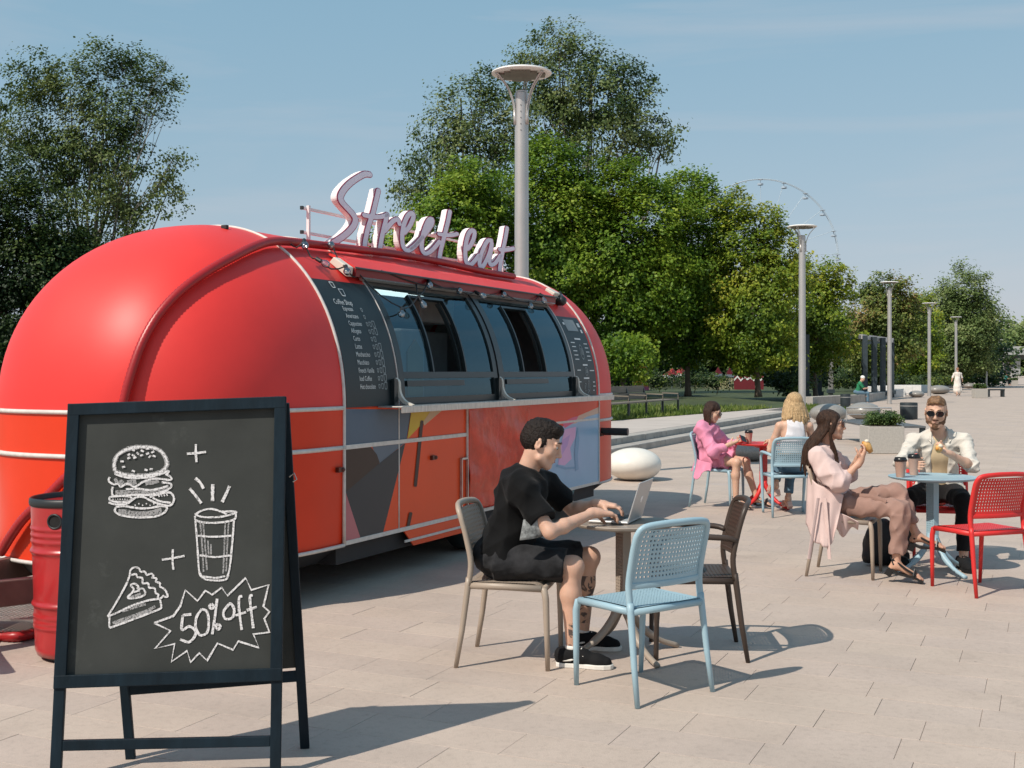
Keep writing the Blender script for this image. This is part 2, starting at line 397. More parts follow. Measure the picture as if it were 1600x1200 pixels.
# ================================================================== SETTING
AX = Vector((0.413, 0.9107, 0)); RX = Vector((0.9107, -0.413, 0))     # along and across the promenade
PHI = -math.atan2(0.413, 0.9107)
def paving_mat(name, obj_random):
    m = bpy.data.materials.new(name); m.use_nodes = True; nt = m.node_tree; L = nt.links; b = nt.nodes['Principled BSDF']
    tc = nd(nt, 'ShaderNodeTexCoord')
    n1 = nd(nt, 'ShaderNodeTexNoise', Scale=1.3, Detail=6.0, Roughness=0.65)
    n2 = nd(nt, 'ShaderNodeTexNoise', Scale=230.0, Detail=3.0, Roughness=0.7)
    n3 = nd(nt, 'ShaderNodeTexNoise', Scale=26.0, Detail=6.0, Roughness=0.75)
    geo = nd(nt, 'ShaderNodeNewGeometry')
    for n in (n1, n2, n3): L.new(geo.outputs['Position'], n.inputs['Vector'])
    ramp = nd(nt, 'ShaderNodeValToRGB'); e = ramp.color_ramp; e.interpolation = 'CONSTANT'
    cols = [(0.0, (0.462, 0.372, 0.312)), (0.28, (0.445, 0.361, 0.307)), (0.5, (0.475, 0.385, 0.322)), (0.72, (0.455, 0.368, 0.314)), (0.96, (0.440, 0.364, 0.322))]
    e.elements[0].color = (*cols[0][1], 1); e.elements[1].position = cols[1][0]; e.elements[1].color = (*cols[1][1], 1)
    for p, c in cols[2:]:
        x = e.elements.new(p); x.color = (*c, 1)
    if obj_random:
        oi = nd(nt, 'ShaderNodeObjectInfo'); L.new(oi.outputs['Random'], ramp.inputs[0]); base = ramp.outputs[0]
    else:
        mp = nd(nt, 'ShaderNodeMapping'); mp.inputs['Rotation'].default_value = (0, 0, -PHI); L.new(geo.outputs['Position'], mp.inputs[0])
        br = nd(nt, 'ShaderNodeTexBrick'); br.offset = 0.37; br.inputs['Scale'].default_value = 1.0
        br.inputs['Brick Width'].default_value = 0.62; br.inputs['Row Height'].default_value = 0.305; br.inputs['Mortar Size'].default_value = 0.003
        br.inputs['Color1'].default_value = (0, 0, 0, 1); br.inputs['Color2'].default_value = (1, 1, 1, 1); br.inputs['Mortar'].default_value = (0.5, 0.5, 0.5, 1)
        L.new(mp.outputs[0], br.inputs['Vector']); L.new(br.outputs['Color'], ramp.inputs[0])
        mo = nd(nt, 'ShaderNodeMix', data_type='RGBA'); L.new(br.outputs['Fac'], mo.inputs[0]); L.new(ramp.outputs[0], mo.inputs[6]); mo.inputs[7].default_value = (0.33, 0.28, 0.24, 1)
        base = mo.outputs[2]
    # broad stains, speckle
    def mr(a, lo, hi, x, y):
        q = nd(nt, 'ShaderNodeMapRange'); q.inputs[1].default_value = lo; q.inputs[2].default_value = hi; q.inputs[3].default_value = x; q.inputs[4].default_value = y
        L.new(a, q.inputs[0]); return q.outputs[0]
    m1 = nd(nt, 'ShaderNodeMath', operation='MULTIPLY'); L.new(mr(n1.outputs[0], 0.3, 0.7, 0.90, 1.09), m1.inputs[0]); L.new(mr(n2.outputs[0], 0.35, 0.65, 0.84, 1.14), m1.inputs[1])
    m2 = nd(nt, 'ShaderNodeMath', operation='MULTIPLY'); L.new(m1.outputs[0], m2.inputs[0]); L.new(mr(n3.outputs[0], 0.28, 0.5, 0.84, 1.03), m2.inputs[1])
    vo = nd(nt, 'ShaderNodeTexVoronoi', Scale=2.6); L.new(geo.outputs['Position'], vo.inputs['Vector'])
    n5 = nd(nt, 'ShaderNodeTexNoise', Scale=0.55, Detail=8.0, Roughness=0.8); L.new(geo.outputs['Position'], n5.inputs['Vector'])
    m3 = nd(nt, 'ShaderNodeMath', operation='MULTIPLY'); L.new(mr(vo.outputs['Distance'], 0.018, 0.032, 0.62, 1.0), m3.inputs[0]); L.new(mr(n5.outputs[0], 0.58, 0.72, 1.0, 0.80), m3.inputs[1])
    m4 = nd(nt, 'ShaderNodeMath', operation='MULTIPLY'); L.new(m2.outputs[0], m4.inputs[0]); L.new(m3.outputs[0], m4.inputs[1]); m2 = m4
    sv = nd(nt, 'ShaderNodeVectorMath', operation='SCALE'); L.new(base, sv.inputs[0]); L.new(m2.outputs[0], sv.inputs['Scale'])
    L.new(sv.outputs[0], b.inputs['Base Color']); b.inputs['Roughness'].default_value = 0.75; b.inputs['Specular IOR Level'].default_value = 0.35
    bp = nd(nt, 'ShaderNodeBump', Strength=0.35, Distance=0.003); L.new(n2.outputs[0], bp.inputs['Height']); L.new(bp.outputs[0], b.inputs['Normal'])
    MATS[name] = m; return m
M_slab = paving_mat('paving slabs', True)
M_pave = paving_mat('paving pattern', False)
M_joint = mat('joint sand', (0.27, 0.225, 0.19), 0.9)
M_conc = mat('kerb granite', (0.36, 0.33, 0.30), 0.75, var=0.2, scale=3, bump=0.3, bscale=150, wear=((0.22, 0.2, 0.185), 5, 0.62))
M_path = mat('path concrete', (0.47, 0.41, 0.37), 0.85, var=0.1, scale=1.5, bump=0.3, bscale=90)
M_grass = leaf_mat('grass blades', [(0.06, 0.11, 0.02), (0.13, 0.19, 0.035), (0.25, 0.27, 0.07)], 0.3, 0.6)
M_turf = mat('turf soil', (0.045, 0.062, 0.02), 0.9, var=0.5, scale=1.2, wear=((0.09, 0.085, 0.04), 0.8, 0.58))  # colour darkened all over to carry the shade under the trees

g = MB(); g.grid(lambda u, v: (u, v, -0.004), 30, 30, -700, 900, -60, 1500)
pavement = tag(g.build('pavement', M_pave), kind='structure')
# individual slabs where the photograph resolves them
slab_meshes = {}
def slab_mesh(L):
    if L in slab_meshes: return slab_meshes[L]
    m = MB(); b = 0.0009; hx, hy = L / 2 - 0.0011, 0.305 / 2 - 0.0011
    vs = [(-hx, -hy, -0.02), (hx, -hy, -0.02), (hx, hy, -0.02), (-hx, hy, -0.02), (-hx, -hy, -b), (hx, -hy, -b), (hx, hy, -b), (-hx, hy, -b),
          (-hx + b, -hy + b, 0), (hx - b, -hy + b, 0), (hx - b, hy - b, 0), (-hx + b, hy - b, 0)]
    fs = [(8, 9, 10, 11)] + [(i, (i + 1) % 4, (i + 1) % 4 + 4, i + 4) for i in range(4)] + [(i + 4, (i + 1) % 4 + 4, (i + 1) % 4 + 8, i + 8) for i in range(4)]
    me = bpy.data.meshes.new('paving_slab'); me.from_pydata(vs, [], fs); me.materials.append(M_slab); me.update()
    slab_meshes[L] = me; return me
rows = {}
cnt = 0; cand = []
for j in range(-2, 40):
    v = j * 0.305; u = -9.0 + (j * 0.37 % 1) * 0.6
    rr = random.Random(j * 17 + 3)
    while u < 7:
        L = rr.choice((0.45, 0.6, 0.6, 0.75, 0.9))
        c = RX * (u + L / 2) + AX * v
        if 4.25 < c.y < 9.6 and abs(c.x / c.y * FPX) < 800 + L * 0.6 * FPX / c.y:
            cand.append((c.y, c, L))
        u += L
cand.sort(key=lambda t: t[0])
for d, c, L in cand[:296]:
    o = bpy.data.objects.new('paving_slab', slab_mesh(L)); link(o, pavement); o.location = (c.x, c.y, 0.0 + R.uniform(-0.0007, 0.0007)); o.rotation_euler = (0, 0, PHI)

# steps along the raised path on the left
p0 = Vector((1.69, 21.7, 0)); NX = -RX
steps = MB(); steps.box((0, 0, -3), (0.1, 0.1, 0.1))
steps_root = bpy.data.objects.new('steps', None); link(steps_root); steps_root['kind'] = 'structure'
for lvl in range(2):
    t = -16.0
    while t < 20.3 - lvl * 1.2:
        L = 1.5
        q = p0 + AX * t + NX * 0.34 * lvl; m = MB()
        a = [q, q + AX * (L - 0.012), q + AX * (L - 0.012) + NX * (0.338 if lvl == 0 else 0.34), q + NX * (0.338 if lvl == 0 else 0.34)]
        z0, z1 = (-0.05, 0.13) if lvl == 0 else (0.02, 0.26)
        m.prism([(p.x, p.y) for p in a], z0, z1)
        m.build('kerb_stone', M_conc, steps_root, bevel=0.018, seg=2)
        t += L
q0 = p0 + NX * 0.68; lo, hi = q0 - AX * 16, q0 + AX * 19.2
m = MB(); far_l = Vector((2.4, 31, 0)); far_r = Vector((9.9, 43.0, 0)); dd = (far_r - far_l).normalized()
poly = [lo, hi, hi + NX * 0.6, far_r, far_l, far_l - dd * 22]
m.prism([(p.x, p.y) for p in poly], 0.0, 0.262)
tag(m.build('raised_path', M_path), kind='structure')
m = MB()
poly = [far_l - dd * 22 + Vector((0, .02, 0)), far_l + Vector((0, .02, 0)), far_r + Vector((0, .02, 0)), (11.5, 50, 0), (9.5, 70, 0), (10, 200, 0), (-160, 200, 0), (-160, 12, 0)]
m.prism([(p[0], p[1]) for p in poly], 0.0, 0.27)
lawn = tag(m.build('lawn', M_turf), kind='structure')
m = MB(); m.prism([(10.75, 41.0), (14.3, 49.5), (14.0, 60), (17.5, 63.5), (30, 92), (60, 160), (10.2, 200), (9.7, 70), (11.55, 50), (10.1, 43)], -0.1, 0.03)
tag(m.build('lawn', M_turf), kind='structure')
# grass blades on both lawns
def blades(n, region, name, hmin, hmax, z):
    P = np.array([region() for _ in range(n)]); k = len(P)
    a = NR.rand(k) * 6.283; h = hmin + (hmax - hmin) * NR.rand(k) ** 2; w = 0.012 + 0.02 * NR.rand(k)
    dx, dy = np.cos(a) * w, np.sin(a) * w; lx, ly = NR.normal(size=k) * 0.3 * h, NR.normal(size=k) * 0.3 * h
    V = np.zeros((k, 3, 3)); V[:, 0] = np.c_[P[:, 0] - dx, P[:, 1] - dy, np.full(k, z)]; V[:, 1] = np.c_[P[:, 0] + dx, P[:, 1] + dy, np.full(k, z)]
    V[:, 2] = np.c_[P[:, 0] + lx, P[:, 1] + ly, z + h]
    o = fast_mesh(name, V.reshape(-1, 3), np.arange(k * 3).reshape(-1, 3), M_grass)
    return tag(o, 'short green grass along the raised path and under the trees', 'grass', kind='stuff')
def reg1():
    t = NR.rand() * 21 - 5; s = NR.rand() ** 1.6 * 14
    p = far_l + dd * t * 0.8; return (p.x - s * 0.85 + 0.1 - 0.1, p.y + 0.05 + s * 0.5)
def reg2():
    t = NR.rand(); s = NR.rand() ** 1.5; return (10.8 + 3.4 * t - 1.0 * s, 41.3 + 8 * t + 5 * s)
blades(26000, reg1, 'grass', 0.04, 0.20, 0.265)
blades(7000, reg2, 'grass', 0.04, 0.18, 0.028)

# ------------------------------------------------------------------ trees
M_bark = mat('bark grey', (0.13, 0.10, 0.075), 0.9, var=0.35, scale=5, stretch=(1, 1, 0.3), bump=0.5, bscale=20)
M_barkl = mat('bark pale', (0.21, 0.18, 0.145), 0.9, var=0.35, scale=4, stretch=(1, 1, 0.3), bump=0.5, bscale=20)
M_maple = leaf_mat('maple leaves', [(0.05, 0.115, 0.012), (0.115, 0.21, 0.018), (0.21, 0.31, 0.03), (0.33, 0.40, 0.05)], 0.35)
M_yel = leaf_mat('turning leaves', [(0.06, 0.12, 0.015), (0.15, 0.23, 0.022), (0.28, 0.34, 0.035), (0.45, 0.43, 0.06)], 0.35)
M_pop = leaf_mat('poplar leaves', [(0.04, 0.08, 0.025), (0.09, 0.14, 0.038), (0.15, 0.20, 0.06), (0.24, 0.27, 0.11)], 0.25)
M_dark = leaf_mat('dark leaves', [(0.015, 0.035, 0.012), (0.03, 0.06, 0.016), (0.07, 0.11, 0.022), (0.15, 0.19, 0.03)], 0.25)
M_rust = leaf_mat('rusty leaves', [(0.05, 0.085, 0.018), (0.11, 0.16, 0.03), (0.20, 0.22, 0.05), (0.32, 0.20, 0.08)], 0.25)
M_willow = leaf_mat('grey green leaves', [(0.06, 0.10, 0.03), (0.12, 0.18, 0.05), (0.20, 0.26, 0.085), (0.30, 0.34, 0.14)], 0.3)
def crown_points(lobes, dens, rc, base_r=None, shell=0.55):
    cl = []
    for (c, r) in lobes:
        area = (r[0] * r[1] * r[2]) ** (2 / 3); n = max(6, int(dens * area))
        d = NR.normal(size=(n, 3)); d /= np.linalg.norm(d, axis=1)[:, None]
        rad = shell + (1.04 - shell) * NR.rand(n) ** 0.8
        rad *= 1 + 0.16 * np.sin(d[:, 0] * 5 + c[0]) * np.sin(d[:, 2] * 6 + c[1]) + 0.08 * NR.normal(size=n)
        P = np.array(c) + d * rad[:, None] * np.array(r); cl.append(P)
    return np.concatenate(cl)
def leaf_cloud(C, per, rc, size, centre, name, m, parent, origin, droop=0.0):
    k = len(C); cr = rc * (0.55 + 0.9 * NR.rand(k))
    off = np.clip(NR.normal(size=(k, per, 3)), -1.7, 1.7) * np.array([0.5, 0.5, 0.36]); P = (C[:, None, :] + off * cr[:, None, None]).reshape(-1, 3)
    if droop: P[:, 2] -= np.abs(NR.normal(size=len(P))) * droop
    n = len(P); out = P - np.array(centre); out /= np.linalg.norm(out, axis=1)[:, None] + 1e-6
    N = out * 0.6 + np.array([-0.12, -0.1, 0.5]) + NR.normal(size=(n, 3)) * 0.42; N /= np.linalg.norm(N, axis=1)[:, None]
    T = np.cross(N, NR.normal(size=(n, 3))); T /= np.linalg.norm(T, axis=1)[:, None] + 1e-9; B = np.cross(N, T)
    s = (size * (0.6 + 0.8 * NR.rand(n)))[:, None]
    V = np.stack([P - T * s * .5, P - B * s * .36, P + T * s * .5 + N * s * 0.1, P + B * s * .36], axis=1) - np.array(origin)
    return fast_mesh(name, V.reshape(-1, 3), np.arange(n * 4).reshape(-1, 4), m, parent)
def tree(name, label, cat, base, lobes, leafm, barkm, dens=16, per=60, rc=0.5, size=0.15, trunk_r=0.16, limbs=18, group=None, droop=0.0, shell=0.55, lean=0.0, twigs=0):
    """lobes: (px, py, rx, ry, D) as the photograph shows them; base on the ground"""
    L = []
    for (px, py, rx, ry, d) in lobes:
        c = far(px, py, d); s = FPX / d; L.append(((c.x, c.y, c.z), (rx / s, (rx + ry) / 2 / s, ry / s)))
    t = thing(name, label, cat, base, group=group); o = np.array(base, float)
    cen = np.mean([l[0] for l in L], axis=0); C = crown_points(L, dens, rc, shell=shell)
    C = C[C[:, 2] > o[2] + 0.35]
    # wood
    m = MB(); top = Vector(cen) + Vector((0, 0, (max(l[0][2] + l[1][2] for l in L) - cen[2]) * 0.55)); b = Vector(base)
    mid = b.lerp(top, 0.45) + Vector((lean, 0, 0))
    tr = [Vector(p) for p in spline([b, b.lerp(mid, 0.5) + Vector((R.uniform(-.15, .15), 0, 0)), mid, top], 5)]
    rs = [trunk_r * (1 - 0.85 * i / (len(tr) - 1)) for i in range(len(tr))]; rs[0] *= 1.35
    m.tube([p - b for p in tr], rs, 8)
    ends = []; rr = random.Random(len(label) * 7 + len(L)); nl = len(L)
    owner = np.argmin([np.linalg.norm(C - np.array(l[0]), axis=1) / max(l[1]) for l in L], axis=0)
    for li, (c, r) in enumerate(L):
        e = Vector(c); rel = (e.z - b.z) / max(top.z - b.z, 0.1); k = min(0.92, max(0.15, rel * rr.uniform(0.55, 0.85))); ii = int(k * (len(tr) - 1)); a = tr[ii]
        mid2 = a.lerp(e, 0.5) + Vector((rr.uniform(-.1, .1), rr.uniform(-.1, .1), -0.04)) * (e - a).length
        bough = [Vector(p) for p in spline([a, mid2, e], 5)]; r0 = min(rs[ii] * 0.75, 0.035 + 0.018 * (e - a).length)
        br = [r0 * (1 - 0.75 * j / (len(bough) - 1)) for j in range(len(bough))]
        m.tube([p - b for p in bough], br, 6, caps=False)
        own = C[owner == li]
        if len(own) == 0: continue
        for q in range(limbs):
            j = rr.randrange(2, len(bough)); a2 = bough[j]; e2 = Vector(own[rr.randrange(len(own))])
            md = a2.lerp(e2, 0.55) + Vector((rr.uniform(-.12, .12), rr.uniform(-.12, .12), rr.uniform(-.02, .14))) * (e2 - a2).length
            pts = [a2, md, e2]; m.tube([p - b for p in pts], [br[j] * 0.5, br[j] * 0.3, 0.006], 4, caps=False); ends.append((pts, br[j] * .5))
    for i in range(twigs):
        pts, r0 = ends[rr.randrange(len(ends))]; a = pts[1]; e = pts[2] + Vector((rr.uniform(-.4, .4), rr.uniform(-.4, .4), rr.uniform(-.2, .4)))
        m.tube([a - b, e - b], [r0 * 0.4, 0.004], 3, caps=False)
    m.build('trunk', barkm, t, smooth=True)
    leaf_cloud(C, per, rc, size, cen, 'crown', leafm, t, o, droop)
    return t
G_T = 'trees behind the promenade'
# tall open poplars behind
tree('poplar_tree', 'tall open-crowned tree rising behind the lamp post, the right-hand and highest crown', 'tree', far(905, 600, 78).xy.to_3d() + Vector((0, 0, .27)),
     [(880, 110, 85, 62, 78), (925, 150, 85, 60, 78), (872, 65, 40, 34, 78), (985, 130, 40, 34, 78), (1010, 200, 42, 40, 78), (850, 190, 60, 60, 78), (940, 220, 80, 50, 78), (830, 120, 40, 40, 78), (1035, 225, 26, 22, 78)],
     M_pop, M_barkl, dens=14, per=50, rc=0.75, size=0.19, trunk_r=0.34, limbs=4, droop=.12, twigs=90)
tree('poplar_tree', 'tall open-crowned grey-green tree left of the lamp post above the sign', 'tree', far(740, 600, 72).xy.to_3d() + Vector((0, 0, .27)),
     [(735, 165, 62, 50, 72), (690, 205, 45, 40, 72), (765, 130, 42, 30, 72), (680, 270, 62, 42, 72), (740, 250, 70, 60, 72), (640, 305, 34, 26, 72), (790, 200, 40, 60, 72)],
     M_pop, M_barkl, dens=14, per=50, rc=0.75, size=0.18, trunk_r=0.3, limbs=4, droop=.12, twigs=80)
# dense maples
tree('maple_tree', 'bright green maple directly behind the food truck sign', 'tree', far(700, 600, 57).xy.to_3d() + Vector((0, 0, .27)),
     [(700, 360, 80, 75, 57), (640, 420, 80, 70, 57), (740, 310, 60, 55, 57), (560, 470, 75, 60, 58), (700, 480, 100, 90, 57)],
     M_maple, M_bark, dens=34, per=72, rc=0.6, size=0.17, limbs=3)
tree('maple_tree', 'tall bright green maple behind the lamp post with a pointed top', 'tree', far(850, 602, 60).xy.to_3d() + Vector((0, 0, .27)),
     [(855, 265, 55, 50, 60), (830, 340, 80, 75, 60), (900, 330, 60, 70, 60), (850, 440, 95, 85, 60), (830, 530, 90, 60, 60)],
     M_maple, M_bark, dens=34, per=72, rc=0.6, size=0.17, limbs=3)
tree('maple_tree', 'broad green maple over the wooden bench', 'tree', far(975, 604, 60).xy.to_3d() + Vector((0, 0, .27)),
     [(960, 300, 50, 50, 60), (1000, 350, 75, 75, 60), (930, 410, 70, 80, 60), (1020, 450, 80, 80, 60), (960, 500, 80, 60, 60), (970, 560, 50, 34, 56)],
     M_maple, M_bark, dens=34, per=72, rc=0.6, size=0.17, limbs=3)
tree('maple_tree', 'green maple with a rounded crown left of the ferris wheel', 'tree', far(1075, 606, 62).xy.to_3d() + Vector((0, 0, .27)),
     [(1070, 300, 45, 40, 62), (1090, 360, 60, 70, 62), (1060, 430, 70, 75, 62), (1110, 470, 60, 70, 62), (1075, 530, 75, 40, 62)],
     M_maple, M_bark, dens=34, per=72, rc=0.6, size=0.17, limbs=3)
tree('maple_tree', 'yellowing maple below the ferris wheel', 'tree', far(1185, 608, 60).xy.to_3d() + Vector((0, 0, .27)),
     [(1150, 325, 26, 36, 60), (1195, 355, 30, 34, 60), (1165, 400, 55, 50, 60), (1220, 420, 48, 50, 60), (1180, 490, 80, 60, 60), (1180, 550, 70, 36, 60)],
     M_yel, M_bark, dens=36, per=66, rc=0.55, size=0.16, limbs=4)
tree('maple_tree', 'yellow-green maple spreading behind the second lamp post', 'tree', far(1275, 606, 66).xy.to_3d() + Vector((0, 0, .03)),
     [(1280, 430, 40, 26, 66), (1255, 470, 50, 50, 66), (1305, 455, 30, 24, 66), (1285, 520, 55, 45, 66), (1240, 560, 60, 30, 66)],
     M_yel, M_bark, dens=32, per=60, rc=0.55, size=0.17, limbs=5)
tree('oak_tree', 'dark rusty-leaved tree behind the pergola', 'tree', far(1375, 605, 86).xy.to_3d() + Vector((0, 0, .03)),
     [(1390, 460, 38, 32, 86), (1360, 490, 45, 40, 86), (1410, 510, 40, 40, 86), (1370, 550, 60, 34, 86)],
     M_rust, M_bark, dens=26, per=66, rc=0.65, size=0.2, limbs=3)
tree('oak_tree', 'tree with a yellow top between the pergola and the grey-green tree', 'tree', far(1432, 600, 100).xy.to_3d() + Vector((0, 0, .03)),
     [(1432, 475, 22, 18, 100), (1440, 520, 34, 40, 100), (1430, 560, 44, 28, 100)],
     M_yel, M_bark, dens=26, per=56, rc=0.65, size=0.22, limbs=3)
tree('willow_tree', 'feathery grey-green tree at the far end of the row', 'tree', far(1500, 596, 112).xy.to_3d() + Vector((0, 0, .03)),
     [(1505, 455, 40, 34, 112), (1465, 480, 34, 34, 112), (1525, 490, 34, 34, 112), (1495, 520, 50, 45, 112), (1535, 530, 20, 30, 112), (1480, 560, 50, 26, 112), (1530, 565, 26, 18, 112)],
     M_willow, M_bark, dens=22, per=70, rc=0.85, size=0.2, limbs=3)
# left
tree('poplar_tree', 'tall open tree with pale branches above the red dome, left edge', 'tree', far(112, 640, 40).xy.to_3d() + Vector((0, 0, .26)),
     [(150, 95, 40, 34, 40), (215, 100, 44, 30, 40), (255, 130, 30, 26, 40), (110, 140, 50, 44, 40), (185, 170, 52, 46, 40), (60, 120, 45, 40, 40), (240, 165, 30, 24, 40),
      (30, 190, 50, 60, 40), (110, 240, 60, 46, 40), (200, 220, 30, 24, 40), (150, 320, 56, 40, 40), (215, 330, 34, 24, 40), (262, 300, 26, 34, 40), (270, 250, 26, 10, 40), (120, 400, 70, 46, 40), (60, 260, 60, 50, 40), (190, 270, 40, 36, 40), (200, 390, 46, 36, 40), (150, 210, 50, 40, 40)],
     M_pop, M_barkl, dens=50, per=62, rc=0.38, size=0.098, trunk_r=0.13, limbs=4, droop=.07, twigs=120, lean=0.2)
tree('linden_tree', 'dark dense tree at the left edge behind the red dome', 'tree', far(20, 640, 36).xy.to_3d() + Vector((0, 0, .26)),
     [(-10, 290, 70, 70, 36), (40, 340, 54, 60, 36), (90, 380, 50, 50, 37), (130, 430, 60, 50, 37), (60, 500, 90, 70, 36), (180, 500, 60, 50, 37), (0, 420, 80, 70, 36), (70, 430, 50, 60, 36), (10, 520, 90, 70, 36), (110, 470, 50, 40, 37), (-60, 380, 70, 110, 36), (170, 440, 40, 30, 37)],
     M_dark, M_bark, dens=60, per=80, rc=0.42, size=0.095, trunk_r=0.2, limbs=4)
# shrubs in front of the trees
for (px, py, rx, ry, d, mm, lb) in ((968, 588, 22, 30, 62, M_dark, 'green shrub at the left end of the wooden bench'),
                                   (1240, 600, 34, 20, 62, M_dark, 'low dark shrub behind the second lamp post'),
                                   (1310, 596, 26, 16, 90, M_dark, 'low dark shrub behind the pergola'),
                                   (1440, 596, 60, 12, 98, M_dark, 'long dark shrub behind the white blocks')):
    c = far(px, py, d); s = FPX / d; b = (c.x, c.y, 0.2)
    t = thing('shrub', lb, 'shrub', b); Lb = [((c.x, c.y, c.z), (rx / s, rx / s, ry / s))]
    C = crown_points(Lb, 40, .4, shell=0.2); C = C[C[:, 2] > .3]
    leaf_cloud(C, 40, 0.35, 0.13, (c.x, c.y, c.z), 'foliage', mm, t, b)
    m = MB(); [m.tube([(0, 0, 0), (R.uniform(-.3, .3), R.uniform(-.3, .3), 0.5)], [0.03, 0.01], 5) for _ in range(5)]; m.build('stem', M_bark, t)
UB = [(960, 585, 40, 26, 70, 'left of the orange play house'), (1030, 592, 34, 16, 74, 'between the play house and the cream fence'), (1085, 588, 40, 16, 76, 'in front of the cream playground fence'), (1120, 596, 24, 12, 70, 'left of the zigzag banner'),
      (1215, 588, 34, 26, 66, 'between the zigzag banner and the blonde woman'), (1240, 586, 34, 30, 64, 'behind the blonde woman'), (1278, 592, 26, 20, 70, 'behind the nearer pergola posts'), (1335, 590, 30, 20, 94, 'behind the man in green')]
for (px, py, rx, ry, d, wh) in UB:  # dark bushes added to stand in for the shade below the canopy
    c = far(px, py, d); s = FPX / d; b = (c.x, c.y, 0.2); t = thing('shrub', 'dark bush added as tree shade, ' + wh, 'shrub', b, group='dark bushes added as shade at the foot of the trees')
    C = crown_points([((c.x, c.y, max(c.z, .5)), (rx / s, 1.0, ry / s))], 34, .4, shell=0.2); C = C[C[:, 2] > .3]
    leaf_cloud(C, 44, 0.4, 0.13, (c.x, c.y, c.z), 'foliage', M_dark, t, b); m = MB(); m.tube([(0, 0, 0), (.1, 0, .5)], [.03, .01], 5); m.build('stem', M_bark, t)
# wooded strip far behind, reads as one mass
L = []
for k in range(34):
    d = 125 + R.uniform(-8, 14); px = 880 + k * 20; c = far(px, 578, d); h = R.uniform(3.2, 5.0)
    L.append(((c.x, c.y, h * 0.8), (3.2, 2.5, h)))
for k in range(16):
    d = 95 + R.uniform(-5, 5); px = -100 + k * 62; c = far(px, 560, d); h = R.uniform(2.6, 4.2); L.append(((c.x, c.y, h * 0.8), (4, 2.5, h)))
C = crown_points(L, 10, 1, shell=0.3); C = C[C[:, 2] > 0.3]
w = leaf_cloud(C, 30, 1.1, 0.42, (40, 160, -20), 'woods', M_dark, None, (0, 0, 0))
tag(w, 'dark far woods seen between the tree trunks', 'woods', kind='stuff')
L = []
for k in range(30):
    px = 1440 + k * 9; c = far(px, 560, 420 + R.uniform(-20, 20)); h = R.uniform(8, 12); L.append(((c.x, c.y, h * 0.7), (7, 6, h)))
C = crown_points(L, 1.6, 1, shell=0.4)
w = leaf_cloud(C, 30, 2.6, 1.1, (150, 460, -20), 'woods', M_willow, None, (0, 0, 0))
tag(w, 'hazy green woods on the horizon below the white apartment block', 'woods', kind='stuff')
# ================================================================== FOOD TRAILER
TC, TS = 0.9078, 0.4194
TO = Vector((-2.252, 8.861, 0)); TPHI = -math.atan2(TS, TC)
TW, TL, TLR, TZ0, TH, TLEN, TP, TPZ = 1.17, 1.5, 1.25, 1.32, 1.34, 5.10, 2.6, 2.1
def t2l(p): d = Vector(p) - TO; return Vector((d.x * TC - d.y * TS, d.x * TS + d.y * TC, d.z))
def spw(v, e): return math.copysign(abs(v) ** e, v)
def prof(th, off=0.0):
    """roof profile of the middle part: th 0 = side facing the tables, pi = far side"""
    x = TW * spw(math.cos(th), 2 / TPZ); z = TZ0 + TH * spw(abs(math.sin(th)), 2 / TPZ)
    if off:
        nx = spw(math.cos(th), 2 - 2 / TPZ) / TW; nz = spw(math.sin(th), 2 - 2 / TPZ) / TH; l = math.hypot(nx, nz); x += nx / l * off; z += nz / l * off
    return x, z
def capp(P, T, off=0.0, rear=False):
    """rounded end, P 0..pi around, T 0..pi/2 up"""
    r = spw(math.cos(T), 2 / TPZ); L = TLR if rear else TL
    x = TW * r * spw(math.cos(P), 2 / TP); y = L * r * spw(math.sin(P), 2 / TP); z = TZ0 + TH * spw(math.sin(T), 2 / TPZ)
    n = Vector((x / TW ** 2, y / L ** 2, (z - TZ0) / TH ** 2)); n = n.normalized() if n.length > 1e-6 else Vector((0, 0, 1))
    p = Vector((x, y, z)) + n * off
    return Vector((p.x, TLEN + p.y, p.z)) if rear else Vector((p.x, -p.y, p.z))
def Fbody(p):
    z = max(p.z - TZ0, 0) / TH; yy = -p.y / TL if p.y < 0 else (p.y - TLEN) / TLR if p.y > TLEN else 0
    return ((abs(p.x) / TW) ** TP + abs(yy) ** TP) ** (TPZ / TP) + z ** TPZ - 1
def hit(px, py, off=0.0):
    """local point of the trailer skin seen at this pixel"""
    d = Vector(((px - CX) / FPX, 1, (HY - py) / FPX)); o = Vector((0, 0, EYE)); t = 5.5; best = (9, None)
    while t < 16:
        p = t2l(o + d * t); f = Fbody(p)
        if abs(f) < best[0]: best = (abs(f), p)
        if f < 0:
            lo, hi = t - 0.02, t
            for _ in range(14):
                mi = (lo + hi) / 2
                if Fbody(t2l(o + d * mi)) < 0: hi = mi
                else: lo = mi
            p = t2l(o + d * hi); break
        t += 0.02
    else: p = best[1]
    if off:
        e = 1e-3; g = Vector([Fbody(p + Vector(q)) - Fbody(p - Vector(q)) for q in ((e, 0, 0), (0, e, 0), (0, 0, e))]).normalized(); p = p + g * off
    return p
def side(px, py):
    """(y, z) on the flat side wall seen at this pixel"""
    u = (px - CX) / FPX; y = (8.37 * u + 1.190) / (TS - u * TC); D = 8.37 + TC * y
    return y, EYE + (HY - py) / FPX * D
